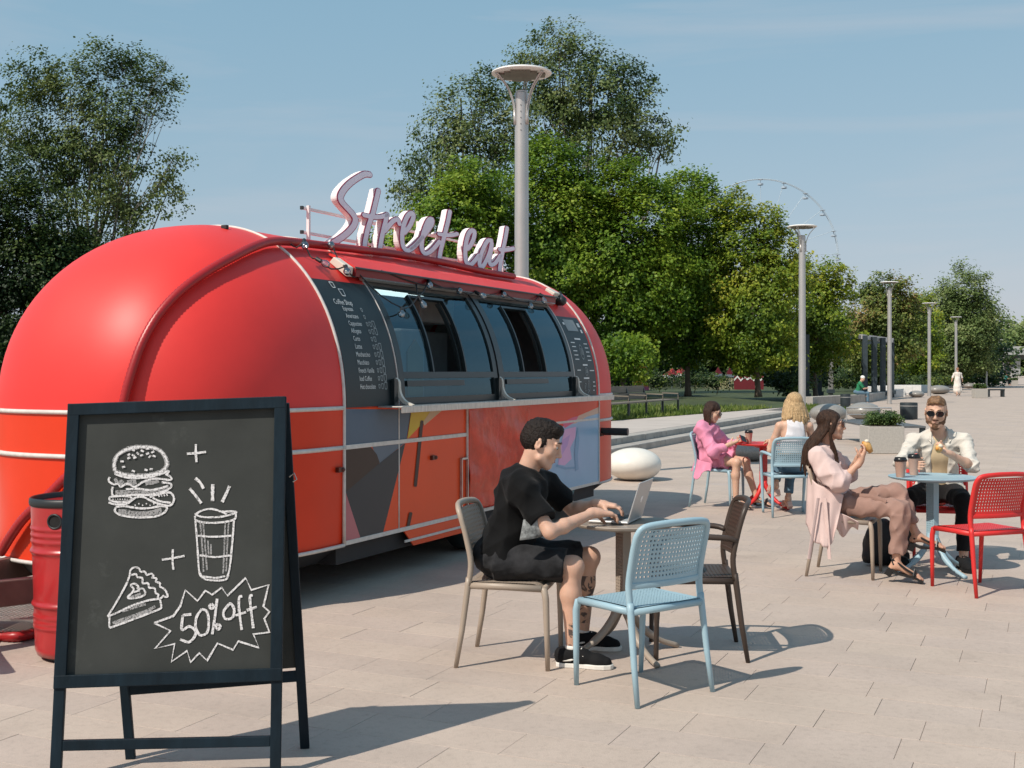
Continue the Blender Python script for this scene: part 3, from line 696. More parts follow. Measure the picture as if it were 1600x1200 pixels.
# arc-length table of the curved wall, from the belt up
_N = 400; _th = [math.pi / 2 * i / _N for i in range(_N + 1)]; _xz = [prof(t) for t in _th]; _arc = [0.0]
for i in range(_N): _arc.append(_arc[-1] + math.dist(_xz[i], _xz[i + 1]))
def arc2(v, off=0.0):
    v = max(0.0, v); k = int(np.searchsorted(_arc, v)); k = min(max(k, 1), _N); f = (v - _arc[k - 1]) / (_arc[k] - _arc[k - 1])
    th = _th[k - 1] + (_th[k] - _th[k - 1]) * f; return prof(max(th, 1e-4), off)
def z2arc(z):
    for i in range(_N + 1):
        if _xz[i][1] >= z: return _arc[i]
    return _arc[-1]
def curved(y, v, off=0.0): x, z = arc2(v, off); return Vector((x, y, z))
def hyv(px, py): p = hit(px, py); return p.y, z2arc(p.z)

def paint(name, col, rough=0.24, **k):
    m = mat(name, col, rough=rough, coat=0.06, spec=0.22, bump=0.03, bscale=9, bdist=0.02, var=0.05, scale=2.0, **k)
    m.node_tree.nodes['Principled BSDF'].inputs['Coat Roughness'].default_value = 0.18
    return m
M_red = paint('coral red shell', (0.72, 0.040, 0.034), 0.46)
M_red.node_tree.nodes['Principled BSDF'].inputs['Coat Weight'].default_value = 0.0
M_red.node_tree.nodes['Principled BSDF'].inputs['Specular IOR Level'].default_value = 0.36
M_red2 = paint('vermilion panels', (0.70, 0.045, 0.013), 0.36)
M_redd = paint('dark red trim', (0.22, 0.012, 0.016), 0.3)
M_trim = mat('white seam trim', (0.62, 0.58, 0.54), 0.45, var=0.12, scale=20)
M_alu = mat('counter aluminium', (0.52, 0.50, 0.47), 0.35, metal=0.7, var=0.2, scale=12, stretch=(1, 6, 1))
M_blk = mat('black rubber', (0.012, 0.016, 0.018), 0.45)
M_frame = mat('window frame black', (0.012, 0.018, 0.02), 0.3)
M_menu = mat('menu board', (0.010, 0.017, 0.019), 0.45, var=0.1)
M_ink = mat('white print', (0.75, 0.75, 0.73), 0.6)
M_inkd = mat('grey print', (0.30, 0.32, 0.32), 0.6)
M_glass = glass_mat('tinted window glass', (0.36, 0.52, 0.58), 0.07)
MATS['tinted window glass'].node_tree.nodes['Glossy BSDF'].inputs[0].default_value = (.55, .85, 1.0, 1)
M_und = mat('underbody', (0.02, 0.02, 0.022), 0.7)
M_white = mat('white paint', (0.78, 0.76, 0.73), 0.6, var=0.05)
M_in = mat('interior panel', (0.24, 0.25, 0.255), 0.6)
tr = thing('food_trailer', 'long red rounded food trailer with black menu boards and a painted mural', 'food trailer', TO, TPHI)
nT = 26
# front dome and bands
m = MB(); m.grid(lambda u, v: capp(math.pi * u, math.pi / 2 * v), 48, 24); m.build('front_dome', M_red, tr, smooth=True)
m = MB(); m.grid(lambda u, v: (lambda p: (p.x, p.y, 1.04 + (TZ0 - 1.04) * v))(capp(math.pi * u, 0)), 48, 2); m.build('front_band', M_red2, tr, smooth=True)
m = MB(); m.grid(lambda u, v: (lambda p: (p.x * (1 - .012 * (1 - v)), p.y * (1 - .012 * (1 - v)), 0.35 + 0.69 * v))(capp(math.pi * u, 0)), 48, 6); m.build('front_skirt', M_red2, tr, smooth=True)
m = MB(); m.grid(lambda u, v: capp(math.pi * u, math.pi / 2 * v, rear=True), 40, 20); m.build('rear_dome', M_red, tr, smooth=True)
m = MB(); m.grid(lambda u, v: (lambda p: (p.x, p.y, 0.35 + 0.97 * v))(capp(math.pi * u, 0, rear=True)), 40, 3); m.build('rear_skirt', M_red2, tr, smooth=True)
# roof shell with two window openings on the side of the tables
W1, W2 = (0.80, 2.50), (2.62, 4.36); VW0, VW1 = z2arc(1.345), z2arc(2.30)
LT = _arc[-1]; nu, nv = 102, 60
def shell(u, v):
    y = TLEN * u; a = v * 2 * LT
    if a <= LT: x, z = arc2(a)
    else: x, z = arc2(2 * LT - a); x = -x
    return Vector((x, y, z))
def keep(i, j):
    y = TLEN * (i + .5) / nu; a = 2 * LT * (j + .5) / nv
    return not ((W1[0] < y < W1[1] or W2[0] < y < W2[1]) and a < VW1)
m = MB(); m.grid(shell, nu, nv, keep=keep); m.build('roof_shell', M_red, tr, smooth=True)
m = MB(); m.box((-TW, TLEN / 2, (0.35 + TZ0) / 2), (0.02, TLEN, TZ0 - 0.35)); m.build('far_wall', M_red2, tr)
m = MB(); m.grid(lambda u, v: (TW - 0.004, TLEN * u, 0.35 + (TZ0 - 0.35) * v), 10, 2); m.build('side_wall', M_red2, tr)
# interior lining, floor, counters
m = MB()
m.grid(lambda u, v: (lambda p: Vector((p.x * .93, p.y, TZ0 + (p.z - TZ0) * .93)))(shell(0.01 + .98 * u, 0.36 + 0.64 * v)), 20, 24)
m.grid(lambda u, v: (-TW * .93, TLEN * (0.01 + .98 * u), 0.4 + (TZ0 - .4) * v), 4, 2); m.grid(lambda u, v: ((2 * u - 1) * TW * .93, TLEN * v, 0.42), 2, 4)
for y in (0.03, TLEN - .03):
    m.add([(-1.1, y, .4), (1.1, y, .4), (1.08, y, 1.6), (.75, y, 2.25), (0, y, 2.6), (-.75, y, 2.25), (-1.08, y, 1.6)], [tuple(range(7))])
m.build('lining', M_in, tr)
M_lit = mat('lit ceiling panel', (.8, .8, .78), .4); M_lit.node_tree.nodes['Principled BSDF'].inputs['Emission Color'].default_value = (1, .97, .9, 1); M_lit.node_tree.nodes['Principled BSDF'].inputs['Emission Strength'].default_value = 2.2
M_cab = mat('cabinet grey', (0.33, 0.33, 0.32), .5); M_tan = mat('warm machine panel', (0.34, 0.27, 0.17), .4)
for nm, c, s, mm in (('inside_counter', (0.85, 2.6, 0.85), (.5, 3.7, .86), M_cab), ('cabinet', (-.55, 1.45, 1.5), (.5, .55, .95), M_cab), ('cabinet', (-.55, 3.9, 1.55), (.5, .9, .9), M_in), ('machine', (0.35, 2.0, 1.62), (.5, .42, .66), M_cab),
                     ('wall_shelf', (-.80, 2.8, 1.75), (.35, 2.2, .04), M_cab), ('exhaust_hood', (-.2, 3.2, 2.2), (.8, .7, .3), M_cab)):
    m = MB(); m.box(c, s); m.build(nm, mm, tr, bevel=0.02)
m = MB(); m.prism([(1.87, 1.36), (2.14, 1.36), (2.14, 1.75), (2.005, 1.86), (1.87, 1.75)], .605, .62, lambda y, z, x: (x, y, z)); m.build('machine_door', M_tan, tr)
m = MB(); [m.box((.25 + .16 * k, 1.75, 2.30 - .03 * k), (.10, .8, .02)) for k in range(3)]; m.build('ceiling_panel', M_lit, tr)
for y in (2.18, 2.52): m = MB(); m.box((-.42, y + .6, 1.72), (.01, .24, .36)); m.build('paper_sheet', M_white, tr)
# glazing: bars and panes follow the curve of the wall
def bar(y0, y1, v0, v1, name, mm=None, off=0.012, th=0.03, n=16):
    m = MB(); nn = n if (v1 - v0) > 0.15 else 2
    for (o1, flip) in ((off, 0), (off - th, 1)): m.grid(lambda u, v, o1=o1: curved(y0 + (y1 - y0) * u, v0 + (v1 - v0) * v, o1), 1, nn)
    for yy in (y0, y1): m.grid(lambda u, v, yy=yy: curved(yy, v0 + (v1 - v0) * v, off - th * u), 1, nn)
    for vv in (v0, v1): m.grid(lambda u, v, vv=vv: curved(y0 + (y1 - y0) * v, vv, off - th * u), 1, 2)
    return m.build(name, mm or M_frame, tr, angle=40)
vlow, vmid, vtop = VW0, z2arc(1.545), z2arc(2.17)
for (a, b), (o0, o1), tagp in ((W1, (1.34, 1.90), 'left'), (W2, (3.12, 3.64), 'right')):
    bar(a - .03, a + .05, VW0 - .02, VW1 + .03, 'window_frame'); bar(b - .05, b + .03, VW0 - .02, VW1 + .03, 'window_frame')
    bar(a + .05, b - .05, VW0 - .02, VW0 + .03, 'window_frame'); bar(a + .05, b - .05, VW1 - .08, VW1 + .03, 'window_frame'); bar(a + .05, b - .05, vmid - .025, vmid + .025, 'window_frame')
    bar(o0 - .022, o0, vmid + .025, vtop, 'sliding_frame', off=.02); bar(o1, o1 + .022, vmid + .025, vtop, 'sliding_frame', off=.02); bar(o0 - .022, o1 + .022, vtop, vtop + .025, 'sliding_frame', off=.02)
    bar(o1 - .045, o1 - .02, vmid + .025, vtop, 'sliding_frame', off=-.01)
    bar(a + .08, a + 1.05, vlow + .115, vlow + .16, 'rail', off=.02)
    for (y0, y1, v0, v1) in ((a + .05, o0 - .022, vmid + .025, VW1 - .08), (o1 + .022, b - .05, vmid + .025, VW1 - .08), (o0 - .022, o1 + .022, vtop + .025, VW1 - .08), (a + .05, b - .05, VW0 + .03, vmid - .025)):
        m = MB(); m.grid(lambda u, v: curved(y0 + (y1 - y0) * u, v0 + (v1 - v0) * v, -0.002), 2, 14); m.build('pane', M_glass, tr, smooth=True)
# menu boards
def board(y0, y1, v0, v1):
    m = MB(); m.grid(lambda u, v: curved(y0 + (y1 - y0) * u, v0 + (v1 - v0) * v, 0.006), 2, 30); return m.build('menu_board', M_menu, tr, smooth=True)
mb1 = board(0.025, 0.750, 0.0, z2arc(2.245)); mb2 = board(4.43, 5.03, 0.0, z2arc(2.16))
def text_mesh(txt, size=1.0):
    c = bpy.data.curves.new('t', 'FONT'); c.body = txt; c.size = size; c.resolution_u = 2
    o = bpy.data.objects.new('t', c); sc.collection.objects.link(o); dg = bpy.context.evaluated_depsgraph_get()
    me = bpy.data.meshes.new_from_object(o.evaluated_get(dg)); bpy.data.objects.remove(o)
    v = np.array([q.co[:] for q in me.vertices]); f = [tuple(p.vertices) for p in me.polygons]; bpy.data.meshes.remove(me); return v, f
def text_on(txt, y0, v0, w, h, name, mm, parent, off=0.0095, jitter=0):
    """text laid along the trailer on the curved wall: starts at y0, baseline v0, width w, capital height h"""
    v, f = text_mesh(txt); sx = w / (v[:, 0].max() - v[:, 0].min()); sy = h / 0.70; x0 = v[:, 0].min(); m = MB()
    m.add([curved(y0 + (p[0] - x0) * sx, v0 + p[1] * sy, off) for p in v], f); return m.build(name, mm, parent)
items = ['Espresso', 'Americano', 'Cappuccino', 'Affogato', 'Curto', 'Latte', 'Mochaccino', 'Macchiato', 'French Vanilla', 'Iced Coffee', 'Hot chocolate']
y_, v_ = hyv(522, 476); y2_, _ = hyv(551, 480)
text_on('Coffee Shop', y_, v_, y2_ - y_, 0.045, 'menu_title', M_ink, mb1)
vrow = [hyv(520, 485)[1], hyv(578, 608)[1]]; ws = [.12, .15, .16, .12, .08, .08, .17, .14, .19, .15, .19]
for k, it in enumerate(items):
    v = vrow[0] + (vrow[1] - vrow[0]) * k / 10; text_on(it, 0.205 + (0.02 if k < 6 else 0.01), v, ws[k] * 1.1, 0.036, 'menu_line', M_ink, mb1)
def cup_icon(y, v, w, h, parent, mm=M_inkd, off=0.009):
    m = MB(); t = 0.0035; P = [(y, v + h), (y + w, v + h), (y + w * .85, v), (y + w * .15, v)]
    for i in range(4):
        a, b = P[i], P[(i + 1) % 4]; d = Vector((b[0] - a[0], b[1] - a[1])).normalized(); n = Vector((-d.y, d.x)) * t
        m.add([curved(a[0] - n.x, a[1] - n.y, off), curved(b[0] - n.x, b[1] - n.y, off), curved(b[0] + n.x, b[1] + n.y, off), curved(a[0] + n.x, a[1] + n.y, off)], [(0, 1, 2, 3)])
    return m.build('cup_icon', mm, parent)
for k in range(11):
    v = vrow[0] + (vrow[1] - vrow[0]) * k / 10
    cup_icon(0.47, v + .004, .022, .026, mb1)
    if k > 1: cup_icon(0.51, v, .03, .036, mb1)
    if k in (2, 3, 5, 6, 7, 8, 9, 10): cup_icon(0.555, v - .004, .036, .05, mb1)
cup_icon(0.30, vrow[0] + .13, .06, .06, mb1, M_ink); cup_icon(0.23, vrow[0] + .2, .05, .05, mb1, M_ink)
# far board: rows of tiny unreadable lines drawn as dashes
def dash(y0, v0, w, h, parent, mm=M_ink): m = MB(); m.grid(lambda u, v: curved(y0 + w * u, v0 + h * v, .0095), 2, 1); return m.build('menu_line', mm, parent)
V2 = z2arc(2.16)
for (y0, f, w, h, mm) in ((4.56, .80, .30, .14, M_inkd), (4.50, .88, .05, .03, M_ink), (4.90, .86, .07, .05, M_ink), (4.92, .78, .05, .04, M_ink), (4.64, .685, .17, .018, M_ink)) + tuple((4.50, .64 - .052 * k, .11, .010, M_ink) for k in range(5)) + tuple((4.86, .63 - .052 * k, .10, .010, M_ink) for k in range(5)) + \
        ((4.68, .36, .14, .016, M_ink), (4.50, .30, .10, .01, M_ink), (4.86, .295, .13, .01, M_ink), (4.66, .20, .16, .016, M_ink), (4.50, .16, .08, .01, M_ink), (4.92, .155, .06, .01, M_ink), (4.92, .105, .07, .01, M_ink), (4.92, .055, .04, .01, M_ink)):
    dash(y0, f * V2, w, h * 1.0, mb2, mm)
def oval_icon(yc, vc, ry, rv, parent, lines=2):
    m = MB(); n = 24
    for k in range(n):
        a, b = 2 * math.pi * k / n, 2 * math.pi * (k + 1) / n
        m.add([curved(yc + ry * math.cos(a), vc + rv * math.sin(a), .0095), curved(yc + ry * math.cos(b), vc + rv * math.sin(b), .0095), curved(yc + ry * .86 * math.cos(b), vc + rv * .86 * math.sin(b), .0095), curved(yc + ry * .86 * math.cos(a), vc + rv * .86 * math.sin(a), .0095)], [(0, 1, 2, 3)])
    for q in range(lines): y0 = yc - ry * .5 + q * ry * .5; m.add([curved(y0, vc - rv * .4, .0095), curved(y0 + .012, vc - rv * .4, .0095), curved(y0 + ry * .5, vc + rv * .5, .0095), curved(y0 + ry * .5 - .012, vc + rv * .5, .0095)], [(0, 1, 2, 3)])
    return m.build('food_icon', M_inkd, parent)
oval_icon(4.735, .53 * V2, .05, .085, mb2, 3); oval_icon(4.76, .29 * V2, .045, .045, mb2, 3); oval_icon(4.70, .10 * V2, .035, .045, mb2, 1); oval_icon(4.80, .115 * V2, .03, .06, mb2, 1); oval_icon(4.78, .035 * V2, .04, .035, mb2, 1)
# seams
def ringtrim(y, name='seam_trim', r=0.013): m = MB(); pts = [Vector((TW + .003, y, z)) for z in (.35, .8, 1.25)] + [(lambda q: Vector((q[0], y, q[1])))(prof(math.pi * k / 60, .003)) for k in range(61)]; m.tube(pts, r, 6); m.build(name, M_trim, tr, smooth=True)
ringtrim(0); ringtrim(TLEN); ringtrim(.765, r=.007)
bar(2.545, 2.575, VW0, VW1 + .03, 'seam_trim', off=.02, mm=M_frame); bar(4.395, 4.41, 0, VW1 + .1, 'seam_trim', M_trim, off=.012)
for z, w in ((TZ0, .016), (1.04, .017), (.35, .014)):
    m = MB(); pts = [Vector((TW + .004, y, z)) for y in ((0.0, -0.0001) if z == TZ0 else (TLEN, 3.2, 0) if z < .5 else (0.001, 0))][:-1] + [capp(math.pi * k / 60, 0, .004) for k in range(61)]
    for p in pts[-61:]: p.z = z
    m.tube(pts[-61:], w, 6); m.build('seam_trim', M_trim, tr, smooth=True)
    m = MB(); pts = [capp(math.pi * k / 30, 0, .004, rear=True) for k in range(31)]
    for p in pts: p.z = z
    m.tube(pts, w, 6); m.build('seam_trim', M_trim, tr, smooth=True)
def strip(y0, y1, z, w=.016, pr=.012, x=TW): m = MB(); m.box((x + pr / 2, (y0 + y1) / 2, z), (pr, y1 - y0, w * 2)); return m.build('seam_trim', M_trim, tr, bevel=.003)
strip(0.015, 1.90, 1.04); strip(3.55, TLEN - .02, 1.06, .012); strip(0.015, TLEN - .01, .362); strip(.85, 1.85, .265, .010)
# ---- mural: flat colours printed on the side wall
z4 = lambda x, y: side(460 + x * 0.41667, 400 + y * 0.41667)
lay = [0]
def print_(poly, col, name='mural_shape', raw=False, rough=.3):
    lay[0] += 1; pts = poly if raw else [z4(*p) for p in poly]
    pts = [(max(0.012, min(TLEN - .012, y)), max(.352, min(1.312, z))) for y, z in pts]; m = MB(); x = TW + .0012 + .0007 * lay[0]
    m.add([(x, y, z) for y, z in pts], [tuple(range(len(pts)))]); o = m.build(name, paint('mural ' + str(col), col, rough), tr)
    if o.data.polygons[0].normal.x < 0: o.data.flip_normals()
    return o
OR = (0.80, 0.078, 0.016)
print_([(0.0, 0.35), (1.90, .35), (1.90, 1.315), (0, 1.315)], OR, raw=True)
print_([(190, 568), (437, 575), (420, 686), (412, 700), (290, 712), (190, 722)], (0.085, 0.125, 0.175))
print_([(290, 714), (414, 700), (318, 778), (300, 740)], (0.12, 0.155, 0.20))
print_([(190, 722), (240, 712), (285, 716), (308, 745), (318, 775), (270, 830), (190, 886)], (0.045, 0.026, 0.020))
print_([(190, 886), (318, 776), (414, 702), (405, 740), (330, 1040), (245, 1062), (192, 890)], (0.035, 0.040, 0.048))
print_([(189, 884), (246, 1060), (189, 1075)], (0.46, 0.15, 0.17))
print_([(437, 573), (514, 573), (480, 625), (421, 687)], (0.62, 0.42, 0.03))
print_([(514, 573), (562, 570), (484, 636), (480, 622)], (0.60, 0.40, 0.24))
def dashbar(x0, y0, x1, y1, w=5):
    d = Vector((x1 - x0, y1 - y0)).normalized(); n = Vector((-d.y, d.x)) * w; P = []
    for s, (cx, cy) in ((1, (x1, y1)), (-1, (x0, y0))):
        for k in range(7): a = -math.pi / 2 + math.pi * k / 6; P.append((cx + s * (d.x * math.cos(a) * w + n.x * math.sin(a)), cy + s * (d.y * math.cos(a) * w + n.y * math.sin(a))))
    print_(P, (0.05, 0.02, 0.018))
dashbar(475, 622, 451, 860, 6); dashbar(433, 966, 421, 1030, 6)
print_([(3.2, .35), (5.09, .35), (5.09, 1.315), (3.2, 1.315)], (0.70, 0.055, 0.014), raw=True)
print_([(900, 790), (950, 680), (1000, 640), (1050, 625), (1100, 595), (1140, 585), (1140, 850), (880, 905)], (0.28, 0.46, 0.64))
print_([(1020, 632), (1060, 600), (1140, 566), (1140, 590), (1095, 602), (1050, 628)], (0.60, 0.42, 0.33))
print_([(1000, 625), (1040, 605), (1062, 600), (1050, 622), (1010, 645)], (0.66, 0.12, 0.22))
print_([(1010, 650), (1052, 640), (1050, 680), (1030, 720), (1036, 760), (1010, 785), (985, 782), (990, 730)], (0.66, 0.40, 0.62))
print_([(1000, 690), (1030, 670), (1020, 710), (1000, 745)], (0.50, 0.32, 0.60))
print_([(1058, 640), (1064, 690), (1058, 750), (1062, 800), (1050, 805), (1046, 740), (1050, 690)], (0.16, 0.36, 0.54))
print_([(980, 782), (1015, 792), (1050, 790), (1050, 798), (1010, 800), (978, 790)], (0.16, 0.36, 0.54))
# glossy red plastic sheet hung over the middle of the wall
M_pl = mat('red plastic film', (0.60, 0.040, 0.012), 0.16, var=0.22, scale=7, spec=.35, coat=0.0, bump=0.6, bscale=7, bdist=0.02)
rr = random.Random(4); m = MB()
def film(u, v): return Vector((TW + .022 + .010 * math.sin(u * 9 + v * 4) * math.sin(v * 7 + 2 * u) + .006 * math.sin(v * 23 + u * 5) * (1 - v), 1.91 + 1.27 * u, .385 + .915 * v))
m.grid(film, 60, 50); m.build('plastic_sheet', M_pl, tr, smooth=True, solid=.002)
for y in (1.90, 5.085): m = MB(); m.box((TW + .012, y, .84), (.016, .014, .94)); m.build('seam_trim', M_trim, tr)
m = MB(); [m.box(c, s) for c, s in (((TW + .016, 1.84, .84), (.02, .11, .015)), ((TW + .016, 1.785, .62), (.02, .012, .44)), ((TW + .016, 1.895, .62), (.02, .012, .44)))]; m.build('hatch_frame', M_alu, tr)
for (px, py) in ((675, 715), (529, 734), (938, 679)):
    p = hit(px, py, .012); m = MB(); m.box(p, (.03, .07, .035)); m.ell(p + Vector((.015, .02, 0)), (.012, .02, .014), 10, 6); m.build('latch', mat('latch brown', (.10, .03, .02), .3, metal=.4), tr, bevel=.006)
# counter shelf and its curved brackets
m = MB(); m.box((TW + .115, 2.72, 1.315), (.21, 4.55, .012)); m.box((TW + .215, 2.72, 1.297), (.014, 4.55, .05)); m.build('counter_shelf', M_alu, tr, bevel=.003)
M_cream = mat('cream bracket', (0.66, 0.60, 0.52), .5)
for y in (.72, 2.56, 4.42):
    m = MB(); P = spline([(0.01, 1.53), (.035, 1.50), (.045, 1.42), (.085, 1.36), (.16, 1.325)], 4); Q = [(p[0], p[1]) for p in P]
    poly = Q + [(p[0] - .024, p[1] - .014) for p in reversed(Q)]
    m.prism(poly, y - .012, y + .018, lambda x, z, yy: (TW + x, yy, z)); m.build('shelf_bracket', M_cream, tr)
    m = MB(); m.box((TW + .02, y - .05, 1.42), (.03, .05, .2)); m.build('bracket_base', M_frame, tr)
# rolled awning rail above the windows
AV = [prof(t, .02) for t in (0.80, 0.93, 1.02)]
m = MB(); y0, y1 = .60, 4.55
P = [(AV[0][0] + .045, AV[0][1] - .012), (AV[0][0] + .050, AV[0][1] + .055), (AV[1][0] + .02, AV[1][1] + .03), (AV[1][0] - .02, AV[1][1] - .01)]
m.prism(P, y0, y1, lambda x, z, yy: (x, yy, z)); m.build('awning_box', M_redd, tr, bevel=.005)
m = MB(); cv = [(AV[0][0] + .046, AV[0][1] + .056), (AV[0][0] + .046, AV[0][1] + .064), (AV[1][0] + .012, AV[1][1] + .040), (AV[2][0], AV[2][1] + .004), (AV[2][0], AV[2][1] - .01)]; m.prism(cv, y0, y1, lambda x, z, yy: (x, yy, z)); m.build('awning_cover', M_red, tr)
m = MB(); P2 = [(AV[0][0] + .047, AV[0][1] + .055), (AV[0][0] + .080, AV[0][1] + .047), (AV[0][0] + .080, AV[0][1] + .058), (AV[0][0] + .047, AV[0][1] + .068)]
m.prism(P2, y0 - .01, y1 + .02, lambda x, z, yy: (x, yy, z)); m.build('awning_lid', M_blk, tr)
m = MB(); m.prism([(AV[0][0] + .02, AV[0][1] - .03), (AV[0][0] + .052, AV[0][1] - .014), (AV[0][0] + .044, AV[0][1] - .002), (AV[0][0] + .01, AV[0][1] - .01)], y0 + .1, y1 - .02, lambda x, z, yy: (x, yy, z)); m.build('awning_rail', M_alu, tr)
m = MB(); m.prism([(P[0][0] - .03, P[0][1] - .0), (P[1][0] - .02, P[1][1] + .005), (P[2][0], P[2][1] + .0), (P[3][0], P[3][1])], y0 - .09, y0 - .004, lambda x, z, yy: (x, yy, z)); m.build('awning_end', M_cream, tr, bevel=.005)
# underbody, wheels, drawbar
m = MB(); m.grid(lambda u, v: (lambda p: (p.x * (.98 - .16 * v), p.y * (.98 - .1 * v), .35 - .14 * v))(capp(math.pi * u, 0)), 32, 1)
m.grid(lambda u, v: (lambda p: (p.x * (.98 - .16 * v), TLEN + (p.y - TLEN) * (.98 - .5 * v), .35 - .17 * v))(capp(math.pi * u, 0, rear=True)), 32, 1)
m.box((0, TLEN / 2, .275), (2.22, TLEN + .02, .14)); m.box((0, TLEN / 2, .36), (2.3, TLEN, .02)); m.box((0, -.5, .345), (1.9, 1.2, .02)); m.build('underbody', M_und, tr)
m = MB(); m.prism([(.85, .345), (1.88, .345), (1.88, .21), (1.0, .215)], TW - .01, TW + .001, lambda y, z, x: (x, y, z)); m.build('lower_skirt', paint('skirt orange', OR), tr)
m = MB(); m.prism([(3.4, .345), (4.4, .345), (4.25, .20), (3.5, .20)], TW - .01, TW + .001, lambda y, z, x: (x, y, z)); m.build('lower_skirt', paint('skirt teal', (.03, .12, .15)), tr)
rotY = Matrix.Rotation(math.pi / 2, 3, 'Y')
for sx in (-1, 1):
    for y in (2.3, 3.15):
        w = MB(); w.lathe([(.16, -.09), (.29, -.10), (.315, -.06), (.315, .06), (.29, .10), (.16, .09)], 28, (sx * .98, y, .315), rotY); wo = w.build('wheel', M_blk, tr, angle=40)
        w = MB(); w.lathe([(.0, .03), (.15, .05), (.165, .085), (.165, -.085), (.15, -.05), (0, -.03)], 20, (sx * .98, y, .315), rotY); w.build('rim', M_alu, wo, angle=40)
M_bar = mat('drawbar brown paint', (0.16, 0.10, 0.085), .5, var=.2)
for s in (-1, 1): m = MB(); m.beam((s * .62, -.95, .27), (s * .12, -2.75, .33), .07, .15); m.build('drawbar', M_bar, tr, bevel=.008)
m = MB(); m.tube([(0, -2.7, .36), (0, -3.0, .37)], .045, 10); m.tube([(.2, -2.3, .0), (.2, -2.3, .7)], .03, 10); m.build('hitch', M_und, tr)
m = MB(); m.tube([hit(940, 674, .0), hit(940, 674, .0) + Vector((.30, .02, 0))], .042, 14); m.build('buffer', M_blk, tr)
# small fittings at the far shoulder of the roof
p = hit(857, 466, .05); m = MB(); m.box(p, (.12, .16, .10), Matrix.Rotation(.5, 3, 'Y')); m.build('floodlight', mat('cream lamp box', (.62, .58, .5), .5), tr, bevel=.01)
p = hit(870, 476, .06); m = MB(); m.lathe([(.0, -.06), (.05, -.06), (.055, .03), (.03, .06), (0, .06)], 14, p, rotY); m.build('security_camera', M_blk, tr, smooth=True)
m = MB(); m.box(hit(351, 357, .01), (.05, .03, .03)); m.build('roof_clip', M_und, tr, bevel=.005)

# ---- roof sign
SX = TW - .75                                           # plane of the letters
def sgn(px, py):
    u = (px - CX) / FPX; n = TW - SX; y = (u * (8.37 + TS * n) + 1.190 + TC * n) / (TS - u * TC); D = 8.37 + TC * y + TS * n
    return y, EYE + (HY - py) / FPX * D
A_ = lambda x, y: sgn(490 + x * .13754, 255 + y * .1375); B_ = lambda x, y: sgn(640 + x * .12082, 310 + y * .12083)
letters = [
 ('S', A_, 32, [[(628, 128), (575, 125), (500, 162), (410, 225), (335, 305), (300, 375), (310, 435), (370, 505), (438, 580), (468, 640), (450, 705), (390, 780), (310, 845), (225, 900)]]),
 ('t', A_, 27, [[(728, 312), (700, 430), (665, 570), (615, 720), (585, 850), (572, 950), (582, 1000)], [(568, 590), (640, 607), (740, 612), (825, 590)]]),
 ('r', A_, 27, [[(825, 585), (815, 640), (785, 760), (760, 880), (745, 990)], [(800, 770), (850, 710), (900, 655), (950, 640), (968, 690)]]),
 ('e', A_, 27, [[(1025, 790), (1075, 730), (1115, 650), (1128, 590), (1100, 568), (1055, 610), (1015, 710), (998, 830), (1008, 940), (1050, 992), (1110, 970), (1180, 900), (1230, 840)]]),
 ('e', B_, 28, [[(10, 650), (80, 590), (160, 500), (230, 410), (282, 320), (280, 268), (235, 285), (185, 400), (155, 520), (148, 640), (185, 712), (250, 695), (320, 630), (375, 560)]]),
 ('t', B_, 27, [[(513, 170), (490, 290), (455, 430), (420, 570), (390, 690), (378, 790), (388, 865)], [(375, 462), (450, 475), (540, 475), (605, 460)]]),
 ('e', B_, 28, [[(745, 650), (790, 590), (825, 500), (830, 430), (795, 415), (750, 470), (718, 600), (712, 740), (728, 830), (785, 855), (840, 800), (885, 740)]]),
 ('a', B_, 27, [[(1048, 545), (1000, 550), (945, 650), (905, 770), (898, 860), (930, 890), (985, 800), (1030, 690), (1055, 580), (1045, 680), (1025, 790), (1040, 858), (1090, 845), (1135, 790), (1165, 740)]]),
 ('t', B_, 27, [[(1253, 385), (1230, 520), (1203, 650), (1180, 780), (1160, 900), (1158, 1020)], [(1160, 662), (1240, 665), (1335, 648)]])]
rs_ = bpy.data.objects.new('roof_sign', None); link(rs_, tr); rs_['label'] = 'large white script letters on posts along the roof'
M_lw = mat('sign white sides', (0.78, 0.74, 0.74), .5, var=.04); M_lf = mat('sign lilac face', (0.82, 0.78, 0.88), .45, var=.05); M_lr = mat('sign red edge', (0.36, 0.03, 0.10), .5)
